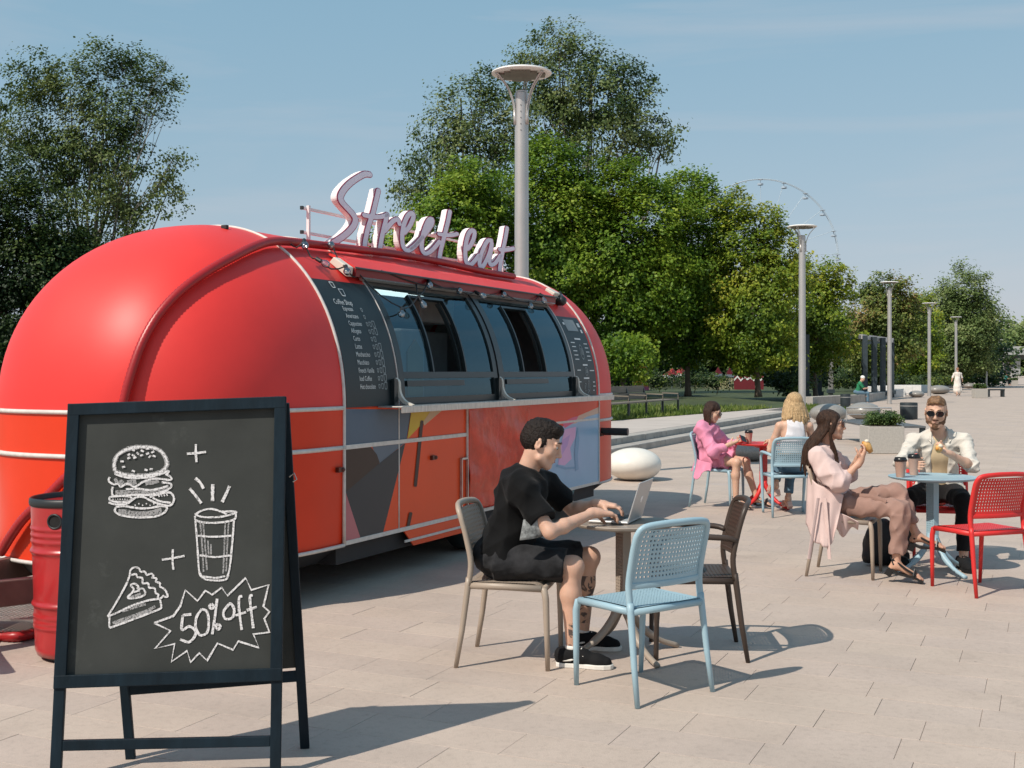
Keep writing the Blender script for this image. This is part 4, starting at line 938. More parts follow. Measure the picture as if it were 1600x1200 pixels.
for ch, fn, hw, strokes in letters:
    scl = (.13754 if fn is A_ else .12082)
    for layer, (dr, x0, x1, mm) in enumerate(((0, -.062, .0, M_lw), (.0035, .0, .006, M_lr), (-.0035, .006, .0085, M_lf))):
        s = Sdf(.0065)
        for st in strokes:
            P = [fn(*q) for q in st]; c = np.mean(P, axis=0); D = 8.37 + TC * c[0] + TS * .75; r = hw * scl / (FPX / D) * 1.12; kf = (fn(400, 500)[0] - fn(410, 500)[0]) / (fn(400, 510)[1] - fn(400, 500)[1]) ; kf = abs(1 / kf) * (1.0)
            P = [np.array([SX, p[0], p[1]]) for p in spline(P, 3)]
            for a, b in zip(P[:-1], P[1:]): s.cap(a, b, r + dr, k=0)
        # prism through the stroke outline: the distance is taken in the plane of the sign
        y_lo = min(min(o[1][1], o[2][1]) for o in s.ops) - .12; y_hi = max(max(o[1][1], o[2][1]) for o in s.ops) + .12
        z_lo = min(min(o[1][2], o[2][2]) for o in s.ops) - .06; z_hi = max(max(o[1][2], o[2][2]) for o in s.ops) + .06
        v = .005; Y = np.arange(y_lo, y_hi, v); Z = np.arange(z_lo, z_hi, v); YY, ZZ = np.meshgrid(Y, Z, indexing='ij'); D2 = np.full(YY.shape, 9.0)
        for _, a, b, r, _, _ in s.ops:
            d = (b - a)[1:] * np.array([kf, 1]); t = np.clip(((YY - a[1]) * kf * d[0] + (ZZ - a[2]) * d[1]) / max(d @ d, 1e-9), 0, 1)
            D2 = np.minimum(D2, np.hypot((YY - a[1]) * kf - t * d[0], ZZ - a[2] - t * d[1]) - r)
        nx = 4 if layer else 5; vx = (x1 - x0) / 2.0; X = x0 + (np.arange(7) - 2) * vx
        D3 = np.maximum(D2[None], (np.abs(X - (x0 + x1) / 2) - (x1 - x0) / 2)[:, None, None] * (v / vx))
        g = openvdb.FloatGrid(3 * v); g.copyFromArray(np.ascontiguousarray(np.clip(D3, -3 * v, 3 * v))); pts, q = g.convertToQuads(0.0); pts = np.array(pts)
        pts = np.c_[SX + X[0] + pts[:, 0] * vx, y_lo + pts[:, 1] * v, z_lo + pts[:, 2] * v]
        if layer == 0: lo_ = fast_mesh('letter', pts, np.array(q)[:, ::-1].copy(), mm, rs_, False); lo_['label'] = "script letter '%s'" % ch; allp = [pts]; allq = [np.array(q)[:, ::-1]]; mi = [np.zeros(len(q), int)]
        else: allp.append(pts); allq.append(np.array(q)[:, ::-1]); mi.append(np.full(len(q), layer))
    n = 0; Q = []
    for p_, q_ in zip(allp, allq): Q.append(q_ + n); n += len(p_)
    me_old = lo_.data; tmp = fast_mesh('letter', np.concatenate(allp), np.concatenate(Q), [M_lw, M_lr, M_lf], None, False, np.concatenate(mi)); lo_.data = tmp.data; bpy.data.objects.remove(tmp); bpy.data.meshes.remove(me_old)
xb = SX - .11
for (px, pyt, pyb) in ((500, 320, 386), (669, 345, 428), (674, 345, 430), (799, 395, 440)):
    y, zt = sgn(px, pyt); zb = EYE + (HY - pyb) / FPX * (8.37 + TC * y + TS * .75); m = MB(); m.box((xb, y, (zt + 2.50) / 2), (.024, .024, zt - 2.50)); m.build('post', M_lw, rs_)
    m = MB(); m.box((xb, y, 2.56), (.08, .08, .02)); m.build('post_foot', M_alu, rs_)
ya, za = sgn(497, 322); yb, _ = sgn(805, 395)
m = MB(); m.box((xb - .02, (ya + yb) / 2, za - .01), (.016, yb - ya + .05, .022)); m.build('rail', M_lw, rs_)
yc, zc_ = sgn(497, 362); m = MB(); m.box((xb - .02, (ya + yb) / 2, zc_), (.016, yb - ya + .05, .022)); m.build('rail', M_lw, rs_)
for z in (za - .01, zc_): m = MB(); m.box((xb - .02, ya - .035, z), (.024, .02, .028)); m.build('rail_cap', M_blk, rs_)

# ---- things on the trailer
M_hose = mat('red corrugated hose', (0.36, 0.012, 0.014), .38, var=.1)
def corrugated(name, label, pts, r, step=.028):
    P = [Vector(p) for p in spline(pts, 10)]; L = [0]
    for a, b in zip(P[:-1], P[1:]): L.append(L[-1] + (b - a).length)
    n = int(L[-1] / step) * 2; out = []; rs = []
    for i in range(n):
        s = L[-1] * i / (n - 1); k = min(max(int(np.searchsorted(L, s)), 1), len(P) - 1); f = (s - L[k - 1]) / max(L[k] - L[k - 1], 1e-9); out.append(P[k - 1].lerp(P[k], f)); rs.append(r if i % 2 else r * .86)
    m = MB(); m.tube(out, rs, 10); return m
P = [hit(px, py, .045) for px, py in ((800, 438), (755, 431), (690, 417), (620, 405), (560, 398), (505, 392), (450, 386), (418, 386), (392, 394), (360, 410), (325, 430), (290, 455), (262, 482), (240, 512), (222, 548), (208, 590), (199, 625), (192, 665), (178, 700), (160, 715), (120, 738), (85, 772), (50, 805), (30, 832), (12, 862))]
T2W = lambda p: Vector((p.x * TC + p.y * TS, -p.x * TS + p.y * TC, p.z)) + TO
m = corrugated('hose', '', P, .033); hz = m.build('cable_hose', M_hose, None, smooth=True); hz.location = TO; hz.rotation_euler = (0, 0, TPHI)
tag(hz, 'long red corrugated hose lying over the roof and dome of the trailer', 'hose')
gp = [at(-90, 960, .35), at(-45, 985, .12), at(-10, 993, .035), at(30, 994, .035), at(70, 985, .035), at(110, 975, .035), at(150, 985, .035), at(230, 1000, .035)]
m = corrugated('hose', '', gp, .033); o = m.build('cable_hose', M_hose, None, smooth=True); tag(o, 'red corrugated hose lying on the ground behind the drum', 'hose')
# perforated metal step by the drum
t = thing('metal_step', 'perforated metal step plate on the ground behind the drum', 'step', at(20, 965, .1).xy.to_3d(), -.1); m = MB(); nn = 22
for i in range(nn + 1): m.box((-.35 + .7 * i / nn, 0, .14), (.012, .5, .012))
for j in range(15): m.box((0, -.25 + .5 * j / 14, .141), (.7, .012, .013))
m.build('tread_grid', M_alu, t)['kind'] = 'stuff'
for x, y in ((-.33, -.23), (.33, -.23), (-.33, .23), (.33, .23)): m = MB(); m.box((x, y, .067), (.03, .03, .134)); m.build('leg', M_alu, t)
# festoon lights
M_bulb = glass_mat('bulb glass', (.9, .9, .88), .22, .05)
M_wire = mat('black cable', (.01, .01, .012), .5)
Z3 = lambda x, y: (440 + x / 3, 240 + y / 3)
bul = [(80, 478), (205, 475), (170, 557), (270, 590), (520, 775), (625, 735), (660, 650), (800, 675), (910, 695), (1010, 690), (1135, 740), (1200, 715), (1285, 700)]
fest = thing('string_lights', 'string of clear bulbs on black cable along the top of the serving windows', 'string lights', TO, TPHI)
soc = []
for k, (x, y) in enumerate(bul):
    p = hit(*Z3(x, y), .09); a = 2.2 + .8 * math.sin(k * 2.1); d = Vector((.5, math.cos(a), -.55 + .3 * math.sin(k))).normalized(); q = d.to_track_quat('Z', 'Y').to_matrix()
    m = MB(); m.lathe([(0, -.035), (.012, -.034), (.024, -.02), (.029, 0), (.024, .02), (.014, .034), (.012, .045)], 14, p, Matrix(q) @ Matrix.Rotation(math.pi, 3, 'X')); b_ = m.build('bulb', M_bulb, fest, smooth=True)
    s0 = p - d * .04; m = MB(); m.lathe([(.015, 0), (.017, .045), (.012, .05)], 10, s0 - d * .045, q); m.build('socket', M_wire, fest); soc.append(s0 - d * .045)
def wire(pts, sag=.05):
    m = MB()
    for a, b in zip(pts[:-1], pts[1:]): m.tube([a, a.lerp(b, .25) - Vector((0, 0, sag * .7)), a.lerp(b, .5) - Vector((0, 0, sag)), a.lerp(b, .75) - Vector((0, 0, sag * .7)), b], .006, 5)
    return m.build('cable', M_wire, fest)
lk = [hit(*Z3(20, 440), .05), hit(*Z3(340, 590), .06), hit(*Z3(600, 600), .08)]
wire([lk[0], soc[0], soc[2], soc[3], lk[1]]); wire([soc[1], soc[3]]); wire([lk[1], soc[4], soc[5], soc[6], soc[7], soc[8], soc[9], soc[10], soc[11], soc[12]], .035); wire([lk[2], soc[5]]); wire([hit(*Z3(430, 590), .1), soc[7]], .04)
# ================================================================== FURNITURE
def perf(fn, nu, nv, hole=0.42, th=0.006, solid=None):
    """plate with a grid of square holes; fn(u, v) -> (point, normal)"""
    V = []; Fc = []; idx = {}
    def vert(i, j, s):
        k = (round(i, 3), round(j, 3), s)
        if k not in idx:
            p, n = fn(i / nu, j / nv); V.append(Vector(p) + Vector(n) * (th / 2 * s)); idx[k] = len(V) - 1
        return idx[k]
    h = hole / 2
    for i in range(nu):
        for j in range(nv):
            has = solid is None or not solid(i, j)
            for s in (1, -1):
                o = [vert(i, j, s), vert(i + 1, j, s), vert(i + 1, j + 1, s), vert(i, j + 1, s)]
                if not has: Fc.append(o if s > 0 else o[::-1]); continue
                c = [vert(i + .5 - h, j + .5 - h, s), vert(i + .5 + h, j + .5 - h, s), vert(i + .5 + h, j + .5 + h, s), vert(i + .5 - h, j + .5 + h, s)]
                for k in range(4):
                    f = [o[k], o[(k + 1) % 4], c[(k + 1) % 4], c[k]]; Fc.append(f if s > 0 else f[::-1])
            if has:
                c = [(i + .5 - h, j + .5 - h), (i + .5 + h, j + .5 - h), (i + .5 + h, j + .5 + h), (i + .5 - h, j + .5 + h)]
                for k in range(4):
                    a, b = c[k], c[(k + 1) % 4]; Fc.append([vert(*a, 1), vert(*b, 1), vert(*b, -1), vert(*a, -1)])
    return V, Fc
def plastic(name, col, **k):
    m = mat(name, col, .42, var=.04, scale=5, bump=.06, bscale=400, spec=.4, wear=(tuple(min(1, c * .72 + .01) for c in col), 14, .70), **k); return m
M_tau = plastic('taupe plastic', (0.36, 0.29, 0.23)); M_blu = plastic('light blue plastic', (0.31, 0.45, 0.52)); M_brn = plastic('dark brown plastic', (0.055, 0.038, 0.030)); M_rpl = plastic('red plastic', (0.62, 0.030, 0.028))
def oslot(o):
    for s in o.material_slots: s.link = 'OBJECT'
    return o
SEAT = .455
def build_chair(arms, m0):
    ch = bpy.data.objects.new('cafe_armchair' if arms else 'cafe_chair', None); link(ch)
    hw = .238
    yb = lambda z: -.178 + .012 * math.sin(min(1, max(0, (z - .44) / .24)) * math.pi) - .062 * max(0, (z - .60) / .25) ** 1.6
    def seat_fn(u, v):
        y = -.190 + .41 * v; w = hw - .012 * (1 - v) - .012; x = (u * 2 - 1) * w
        dip = .012 * (1 - (2 * u - 1) ** 2) * math.sin(math.pi * min(1, v * 1.05)); rol = .03 * max(0, (v - .86) / .14) ** 2
        return (x, y, SEAT - dip - rol), (0, 0, 1)
    V, Fc = perf(seat_fn, 22, 20, .44, .006, solid=lambda i, j: i in (0, 21) or j in (0, 19))
    m = MB(); m.add(V, Fc); me_s = m.build('seat', m0, ch, angle=30)
    def back_fn(u, v):
        z = .565 + .265 * v; w = .226; x = (u * 2 - 1) * w; y = yb(z) - .032 * (1 - (2 * u - 1) ** 2)
        lim = 1.0
        if v > .72: lim = math.sqrt(max(0, 1 - ((v - .72) / .33) ** 2)) * .14 + .86
        return (x * lim, y, z), (0, -1, -.18)
    V, Fc = perf(back_fn, 21, 12, .50, .006, solid=lambda i, j: j == 0 or i in (0, 20))
    m = MB(); m.add(V, Fc)
    pts = [back_fn(u / 12, 0)[0] for u in range(13)]; m.tube([Vector(p) + Vector((0, 0, -.006)) for p in pts], .017, 8, flat=.6)
    m.build('backrest', m0, ch, angle=35)
    # side and top frame of the back: one bow
    sidep = lambda z, s: Vector((s * .232, yb(z), z))
    P = [sidep(z, -1) for z in (.44, .56, .68, .76)]; cor = lambda s: [Vector((s * .226, yb(.81), .81)), Vector((s * .198, yb(.842) - .006, .843))]
    P += cor(-1) + [Vector((-.10, yb(.852) - .026, .856)), Vector((0, yb(.853) - .033, .858)), Vector((.10, yb(.852) - .026, .856))] + list(reversed(cor(1))) + [sidep(z, 1) for z in (.76, .68, .56, .44)]
    m = MB(); m.tube([Vector(p) for p in spline(P, 4)], .0155, 10, flat=1.15); m.build('back_frame', m0, ch, smooth=True)
    for s in (-1, 1):
        m = MB(); m.tube([Vector((s * .232, -.176, .48)), Vector((s * .233, -.181, .44)), Vector((s * .240, -.212, .2)), Vector((s * .247, -.245, 0.0))], [.018, .0175, .0155, .0125], 10); m.build('leg', m0, ch, smooth=True)
        m = MB()
        if arms: pts = [Vector((s * .250, .215, .655)), Vector((s * .252, .238, .62)), Vector((s * .245, .243, .45)), Vector((s * .232, .247, .2)), Vector((s * .224, .250, 0))]; m.tube(spline(pts, 4), [.016] * 8 + [.0175] * 4 + [.014] * 5, 10)
        else: m.tube([Vector((s * .205, .205, .432)), Vector((s * .222, .228, .425)), Vector((s * .226, .238, .38)), Vector((s * .222, .243, .2)), Vector((s * .217, .247, 0))], [.018, .019, .018, .0155, .0125], 10)
        m.build('leg', m0, ch, smooth=True)
        if arms:
            pts = [sidep(.66, s) + Vector((0, .0, 0)), Vector((s * .252, -.12, .675)), Vector((s * .262, .05, .683)), Vector((s * .258, .18, .68)), Vector((s * .250, .222, .655))]
            m = MB(); m.tube([Vector(p) for p in spline(pts, 4)], .0165, 10, flat=1.35); m.build('armrest', m0, ch, smooth=True)
        m = MB(); m.tube([Vector((s * .230, -.180, .438)), Vector((s * .230, 0, .438)), Vector((s * .224, .215, .432))], .0185, 8, flat=.8); m.build('seat_rail', m0, ch, smooth=True)
    m = MB(); m.tube([Vector((-.2, .222, .425)), Vector((0, .226, .425)), Vector((.2, .222, .425))], .018, 8, flat=.8); m.build('seat_rail', m0, ch, smooth=True)
    m = MB(); m.tube([Vector((-.225, -.185, .437)), Vector((.225, -.185, .437))], .018, 8, flat=.8); m.build('seat_rail', m0, ch, smooth=True)
    for o in ch.children: oslot(o)
    return ch
base_chair = build_chair(False, M_tau); base_arm = build_chair(True, M_brn)
def face(dx, dy): return math.atan2(-dx, dy)             # rotation that turns +y to (dx, dy)
used = set()
def chair(loc, d, mm, label, arms=False):
    b = base_arm if arms else base_chair
    c = b if b.name not in used else dup(b); used.add(b.name)
    c.location = (loc[0], loc[1], 0); c.rotation_euler = (0, 0, face(*d)); c['label'] = label; c['category'] = 'armchair' if arms else 'chair'; c['group'] = 'perforated plastic cafe chairs'
    for ch in c.children:
        for s in ch.material_slots: s.link = 'OBJECT'; s.material = mm
    return c
chair((-.01, 6.50), (.98, -.20), M_tau, 'taupe perforated plastic chair under the man in the black T-shirt')
chair((.645, 5.89), (-.585, .811), M_blu, 'empty light blue perforated chair with its back to the viewer')
chair((1.05, 6.68), (-1, .06), M_brn, 'dark brown perforated armchair on the far side of the laptop table', True)
chair((2.595, 9.25), (.91, -.42), M_tau, 'taupe plastic chair under the long-haired woman in beige')
chair((3.38, 8.55), (-.34, .94), M_rpl, 'empty bright red perforated chair at the right edge')
chair((3.60, 9.98), (-.25, -.97), M_rpl, 'red plastic chair under the bearded man')
chair((2.40, 13.88), (.86, -.51), M_blu, 'light blue chair under the woman in pink')
chair((3.05, 13.03), (-.04, 1), M_blu, 'light blue armchair under the blonde woman seen from behind', True)

def table(c, r, h, mm, label, ang, cat='table', leg=.36):
    t = thing('cafe_table', label, cat, (c[0], c[1], 0), math.radians(ang), group='round one-leg cafe tables')
    m = MB(); m.lathe([(0, h - .022), (r * .93, h - .022), (r * .985, h - .014), (r, h - .004), (r * .992, h - .001), (r * .97, h), (r * .955, h - .002), (0, h - .002)], 56); m.build('table_top', mm, t, angle=30)
    # column: perforated front and back, solid sides, legs growing from its foot
    for s in (-1, 1):
        V, Fc = perf(lambda u, v: ((-.036 + .072 * u, s * .024, .30 + (h - .325) * v), (0, s, 0)), 4, 24, .38, .004)
        m = MB(); m.add(V, Fc); m.build('column_plate', mm, t)
        m = MB(); m.box((s * .038, 0, .30 + (h - .325) / 2), (.010, .052, h - .325)); m.build('column_side', mm, t, bevel=.003)
    m = MB(); m.box((0, 0, .285), (.084, .056, .05)); m.lathe([(.10, h - .05), (.13, h - .024)], 20); m.build('column_collar', mm, t, bevel=.006)
    for k in range(4):
        a = math.radians(90 * k); d = Vector((math.cos(a), math.sin(a), 0)); pts = [d * .015 + Vector((0, 0, .30)), d * .05 + Vector((0, 0, .23)), d * .13 + Vector((0, 0, .13)), d * .24 + Vector((0, 0, .055)), d * leg + Vector((0, 0, .012))]
        m = MB(); m.tube([Vector(p) for p in spline(pts, 4)], [.026] * 5 + [.022] * 6 + [.016] * 6, 10, flat=1.1); m.build('leg', mm, t, smooth=True)
    return t
T1 = (.622, 6.62); T2 = (3.31, 9.32); T3 = (2.92, 13.75)
table(T1, .292, .74, plastic('taupe table plastic', (.33, .27, .22)), 'round taupe table holding the open laptop', -65)
table(T2, .335, .755, M_blu, 'round light blue table with two paper cups', -68)
table(T3, .33, .745, M_rpl, 'small round red table between the two women at the back', 40)

# cups
M_cup = mat('kraft pink paper', (0.52, 0.335, 0.26), .6, var=.03); M_lid = mat('black cup lid', (.012, .012, .013), .3)
def cup(x, y, z, lb, h=.125, r=.043):
    t = thing('paper_cup', lb, 'paper cup', (x, y, z)); m = MB(); m.lathe([(r * .70, 0), (r * .71, .002), (r, h - .012), (r * 1.03, h - .01), (r * 1.02, h - .004)], 28); m.build('cup_body', M_cup, t, angle=40)
    m = MB(); m.lathe([(r * 1.02, h - .012), (r * 1.10, h - .010), (r * 1.10, h + .004), (r * 1.0, h + .008), (r * .96, h + .018), (r * .90, h + .020), (r * .86, h + .013), (0, h + .013)], 28); m.build('cup_lid', M_lid, t, angle=40)
    return t
c1 = far(1407, 735, 9.22); cup(c1.x, 9.22, .755, 'pink paper cup with black lid, left one on the blue table', .135, .045)
c2 = far(1428, 735, 9.42); cup(c2.x, 9.42, .755, 'pink paper cup held by the bearded man, right one on the blue table', .145, .045)
c3 = far(1170, 680, 13.75); cup(c3.x, 13.75, .745, 'paper cup with black lid on the red table', .13, .043)

# laptop on the near table, screen facing the man
M_lap = mat('aluminium laptop', (0.55, 0.54, 0.53), .38, metal=.35, var=.03); M_key = mat('black keys', (.015, .015, .017), .5)
hl = far(962, 812, 6.42); lt = thing('laptop', 'open silver laptop with its screen tilted back on the taupe table', 'laptop', (.690, 6.63, .74), face(-.94, .34))
# local: +y points to the user, x across
m = MB(); m.box((0, .115, .009), (.325, .23, .014)); m.build('laptop_base', M_lap, lt, bevel=.005)
kb = MB()
for i in range(13):
    for j in range(5): kb.box((-.132 + .022 * i, .055 + .021 * j, .0175), (.018, .017, .002))
kb.build('keyboard', M_key, lt)['kind'] = 'stuff'
m = MB(); m.box((0, .19, .0168), (.11, .07, .001)); m.build('trackpad', M_cab, lt)
scr = bpy.data.objects.new('laptop_screen', None); link(scr, lt); scr.location = (0, .002, .014); scr.rotation_euler = (math.radians(17), 0, 0)
m = MB(); m.box((0, 0, .113), (.325, .007, .226)); m.build('screen_lid', M_lap, scr, bevel=.004)
m = MB(); m.box((0, .0042, .115), (.31, .001, .205)); m.build('display', M_key, scr)
ap = [(0.0, .026), (.010, .030), (.020, .022), (.024, .008), (.018, -.012), (.010, -.022), (.004, -.023), (0, -.020), (-.004, -.023), (-.011, -.021), (-.019, -.010), (-.024, .008), (-.020, .022), (-.010, .030)]
M_logo = mat('bright logo', (.9, .9, .9), .2)
m = MB(); m.add([(x, -.0039, .115 + z * .8) for x, z in ap], [tuple(range(len(ap)))[::-1]]); m.add([(x, -.0039, z) for x, z in ((.001, .143), (.006, .154), (.014, .158), (.010, .147))], [(3, 2, 1, 0)]); m.build('lid_logo', M_logo, scr)

# backpack under the blue table
bp_ = Sdf(.010); bp_.ell((0, 0, .19), (.15, .10, .19), k=0); bp_.ell((0, .06, .15), (.12, .07, .12), k=.04); bp_.cap((-.1, 0, .05), (.1, 0, .05), .06, .06, .06); bp_.cut((0, 0, .005), (0, 0, -1)); bp_.fold(.006, .12, 3)
bo = bp_.build('backpack', mat('black nylon', (.012, .012, .014), .6, bump=.3), None); bo.location = (3.0, 9.68, 0); bo.rotation_euler = (0, .12, .4); tag(bo, 'black backpack standing on the ground behind the woman\'s legs', 'backpack')

# red steel drum used as a bin
dr = thing('steel_drum', 'worn red steel drum with a black rim behind the chalkboard', 'drum', (-2.37, 6.62, 0), rot=(0, math.radians(-1.0), 0))
M_drum = mat('drum red', (0.38, 0.014, 0.016), .32, coat=.3, var=.15, scale=4, bump=.2, bscale=14, bdist=.006, wear=((.45, .38, .35), 16, .735))
rd = .285; prof_d = [(rd * .96, .035), (rd * .99, .04), (rd, .06)]
for z0 in (.20, .56): 
    pass
zz = .06
def ribs(z): 
    return .0
P = []
for k in range(181):
    z = .06 + (.86 - .06) * k / 180; r = rd
    for c_, w_, a_ in ((.19, .012, .007), (.215, .012, .005), (.245, .012, .005), (.31, .014, .012), (.60, .014, .012), (.655, .012, .006), (.69, .012, .006), (.725, .012, .006)): r += a_ * math.exp(-((z - c_) / w_) ** 2)
    P.append((r * (.965 + .035 * z / .86), z))
m = MB(); m.lathe([(rd * .93, .03)] + P, 64)
m.build('drum_wall', M_drum, dr, smooth=True)
m = MB(); m.lathe([(rd * .999, .845), (rd * 1.025, .85), (rd * 1.035, .865), (rd * 1.025, .885), (rd * 1.0, .892), (rd * .975, .885), (rd * .965, .86), (rd * .965, .10), (0, .08)], 64); m.build('rim', M_blk, dr, smooth=True)
m = MB(); m.lathe([(rd * .80, 0), (rd * .84, .03), (0, .03)], 40); m.build('foot_ring', M_blk, dr)
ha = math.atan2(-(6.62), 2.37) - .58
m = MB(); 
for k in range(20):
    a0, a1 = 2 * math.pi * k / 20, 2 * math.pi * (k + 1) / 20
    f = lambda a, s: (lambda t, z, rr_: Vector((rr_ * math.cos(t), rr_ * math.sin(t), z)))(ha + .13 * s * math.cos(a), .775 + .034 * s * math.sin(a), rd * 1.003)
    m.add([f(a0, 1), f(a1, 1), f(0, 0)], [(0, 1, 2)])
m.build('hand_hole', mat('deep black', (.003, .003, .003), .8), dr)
m = MB(); m.tube([(lambda a: Vector((rd * 1.01 * math.cos(ha + .14 * math.cos(a)), rd * 1.01 * math.sin(ha + .14 * math.cos(a)), .775 + .037 * math.sin(a))))(2 * math.pi * k / 24) for k in range(24)], .006, 6, closed=True); m.build('hole_lip', M_blk, dr, smooth=True)

# ------------------------------------------------------------------ chalkboard
FR = Vector((-.905, 4.635, 0)); FL = Vector((-1.775, 4.545, 0)); TRp = Vector((-.912, 4.785, 1.478)); TLp = Vector((-1.758, 4.70, 1.449))
M_bf = mat('blackened green wood', (0.007, 0.016, 0.024), .55, var=.35, scale=9, stretch=(1, 1, .3), bump=.15, bscale=60, spec=.18, wear=((.06, .07, .07), 22, .72))
M_cb = mat('chalkboard', (0.046, 0.049, 0.046), .85, var=.16, scale=3.2, bump=.05, bscale=300, wear=((.060, .064, .060), 2.6, .60), spec=.2)
sg = thing('chalkboard_sign', 'black wooden A-frame chalkboard with a burger, cup and cake drawn in chalk', 'chalkboard', (-1.34, 4.7, 0)); SO = Vector((-1.34, 4.7, 0))
ux = ((TRp - TLp) + (FR - FL)).normalized(); upR = (TRp - FR); upL = (TLp - FL); nrm = ux.cross(upR.normalized()).normalized()
if nrm.y > 0: nrm = -nrm
def bp2(u, v, off=0.0): return FL.lerp(FR, u) * (1 - v) + TLp.lerp(TRp, u) * v + nrm * off
VB = .243
def plank(a, b, w, t, name, par=sg, mm=M_bf, shift=0.0, up=None):
    m = MB(); a = Vector(a) - SO; b = Vector(b) - SO; m.beam(a, b, w, t, up=up or nrm); return m.build(name, mm, par, bevel=.003)
fw = .042
uw = fw / .865
# frame members (front)
plank(bp2(uw / 2, 0), bp2(uw / 2, 1.0), fw, .026, 'frame_upright'); plank(bp2(1 - uw / 2, 0), bp2(1 - uw / 2, 1.0), fw, .026, 'frame_upright')
plank(bp2(uw, 1 - .0145), bp2(1 - uw, 1 - .0145), fw, .026, 'frame_rail'); plank(bp2(uw, VB + .016), bp2(1 - uw, VB + .016), .045, .026, 'frame_rail')
plank(bp2(uw, .095, -.0), bp2(1 - uw, .088), .040, .022, 'cross_bar')
# face frame raised round the board, board recessed
for a, b in ((bp2(0.026, VB, .014), bp2(0.026, 1.0, .014)), (bp2(1 - .026, VB, .014), bp2(1 - .026, 1.0, .014))): plank(a, b, .046, .012, 'board_edge')
plank(bp2(0, 1 - .016, .0145), bp2(1, 1 - .016, .0145), .047, .013, 'board_edge'); plank(bp2(0, VB + .018, .0145), bp2(1, VB + .018, .0145), .05, .013, 'board_edge')
m = MB(); m.add([bp2(.04, VB + .03, -.004) - SO, bp2(.96, VB + .03, -.004) - SO, bp2(.96, .975, -.004) - SO, bp2(.04, .975, -.004) - SO], [(0, 1, 2, 3)]); m.add([bp2(.04, VB + .03, -.012) - SO, bp2(.96, VB + .03, -.012) - SO, bp2(.96, .975, -.012) - SO, bp2(.04, .975, -.012) - SO], [(3, 2, 1, 0)]); board_o = m.build('board', M_cb, sg)
# rear frame
BR, BL_, BTR, BTL = Vector((-.868, 4.965, 0)), Vector((-1.555, 4.83, 0)), Vector((-.925, 4.815, 1.45)), Vector((-1.64, 4.735, 1.43))
plank(BR, BTR, .038, .026, 'rear_leg'); plank(BL_, BTL, .038, .026, 'rear_leg')
plank(BR.lerp(BTR, .215), BL_.lerp(BTL, .20), .045, .022, 'rear_bar'); plank(BR.lerp(BTR, .95), BL_.lerp(BTL, .95), .045, .022, 'rear_bar')
m = MB(); m.add([BR.lerp(BTR, .24) - SO, BL_.lerp(BTL, .225) - SO, BL_.lerp(BTL, .96) - SO, BR.lerp(BTR, .96) - SO], [(0, 1, 2, 3)]); m.build('rear_board', M_cb, sg, solid=.006)
m = MB(); q = far(452, 745, 4.8) - SO; m.tube([q, q + Vector((.02, 0, .015)), q + Vector((.03, 0, -.01)), q + Vector((.015, 0, -.02))], .003, 5); m.build('hook', M_alu, sg)
# chalk drawings
M_chalk = bpy.data.materials.new('chalk'); M_chalk.use_nodes = True
nt = M_chalk.node_tree; b_ = nt.nodes['Principled BSDF']; tc = nd(nt, 'ShaderNodeTexCoord'); nz = nd(nt, 'ShaderNodeTexNoise', Scale=160.0, Detail=4.0); nt.links.new(tc.outputs['Object'], nz.inputs[0])
rm = nd(nt, 'ShaderNodeMapRange'); rm.inputs[1].default_value = .36; rm.inputs[2].default_value = .52; rm.inputs[3].default_value = .35; rm.inputs[4].default_value = 1.0; nt.links.new(nz.outputs[0], rm.inputs[0])
nt.links.new(rm.outputs[0], b_.inputs['Alpha']); b_.inputs['Base Color'].default_value = (.74, .72, .72, 1); b_.inputs['Roughness'].default_value = .95
M_chs = M_chalk.copy(); M_chs.name = 'smudged chalk'; [n for n in M_chs.node_tree.nodes if n.type == 'MAP_RANGE'][0].inputs[3].default_value = .04; [n for n in M_chs.node_tree.nodes if n.type == 'MAP_RANGE'][0].inputs[4].default_value = .42
P0b = bp2(.5, .6, -.0005)
def onboard(px, py, k=0):
    d = Vector(((px - CX) / FPX, 1, (HY - py) / FPX)); o = Vector((0, 0, EYE)); t = (P0b - o).dot(nrm) / d.dot(nrm); return o + d * t - SO + nrm * (.0001 * k)
lay2 = [0]
def stroke(pts, w=3.4, smooth=True, mm=None, name='chalk_mark', closed=False):
    lay2[0] += 1; P = spline(pts, 5) if smooth and len(pts) > 2 else [np.array(p, float) for p in pts]
    m = MB(); n = len(P); L_, R_ = [], []
    for i, p in enumerate(P):
        t = P[min(i + 1, n - 1)] - P[max(i - 1, 0)]; t = t / (np.linalg.norm(t) + 1e-9); nn = np.array([-t[1], t[0]]) * w / 2 * (.85 + .3 * R.random())
        L_.append(onboard(*(p + nn), lay2[0] % 9)); R_.append(onboard(*(p - nn), lay2[0] % 9))
    m.add(L_ + R_, [(i, i + 1, n + i + 1, n + i) for i in range(n - 1)]); return m
draw = {}
def addto(name, m): draw.setdefault(name, []).append(m)
K = lambda pts, s, ox, oy: [(ox + x * s, oy + y * s) for x, y in pts]
Bq = lambda pts: K(pts, .11667, 150, 680)
bun = [(250, 480), (245, 370), (290, 270), (400, 195), (540, 160), (700, 160), (820, 185), (900, 250), (950, 360), (930, 440), (850, 500), (700, 535), (540, 545), (400, 530), (300, 500), (250, 480)]
for w_, mm in ((7, M_chs), (3.6, M_chalk)): addto('burger', (stroke(Bq(bun), w_), mm))
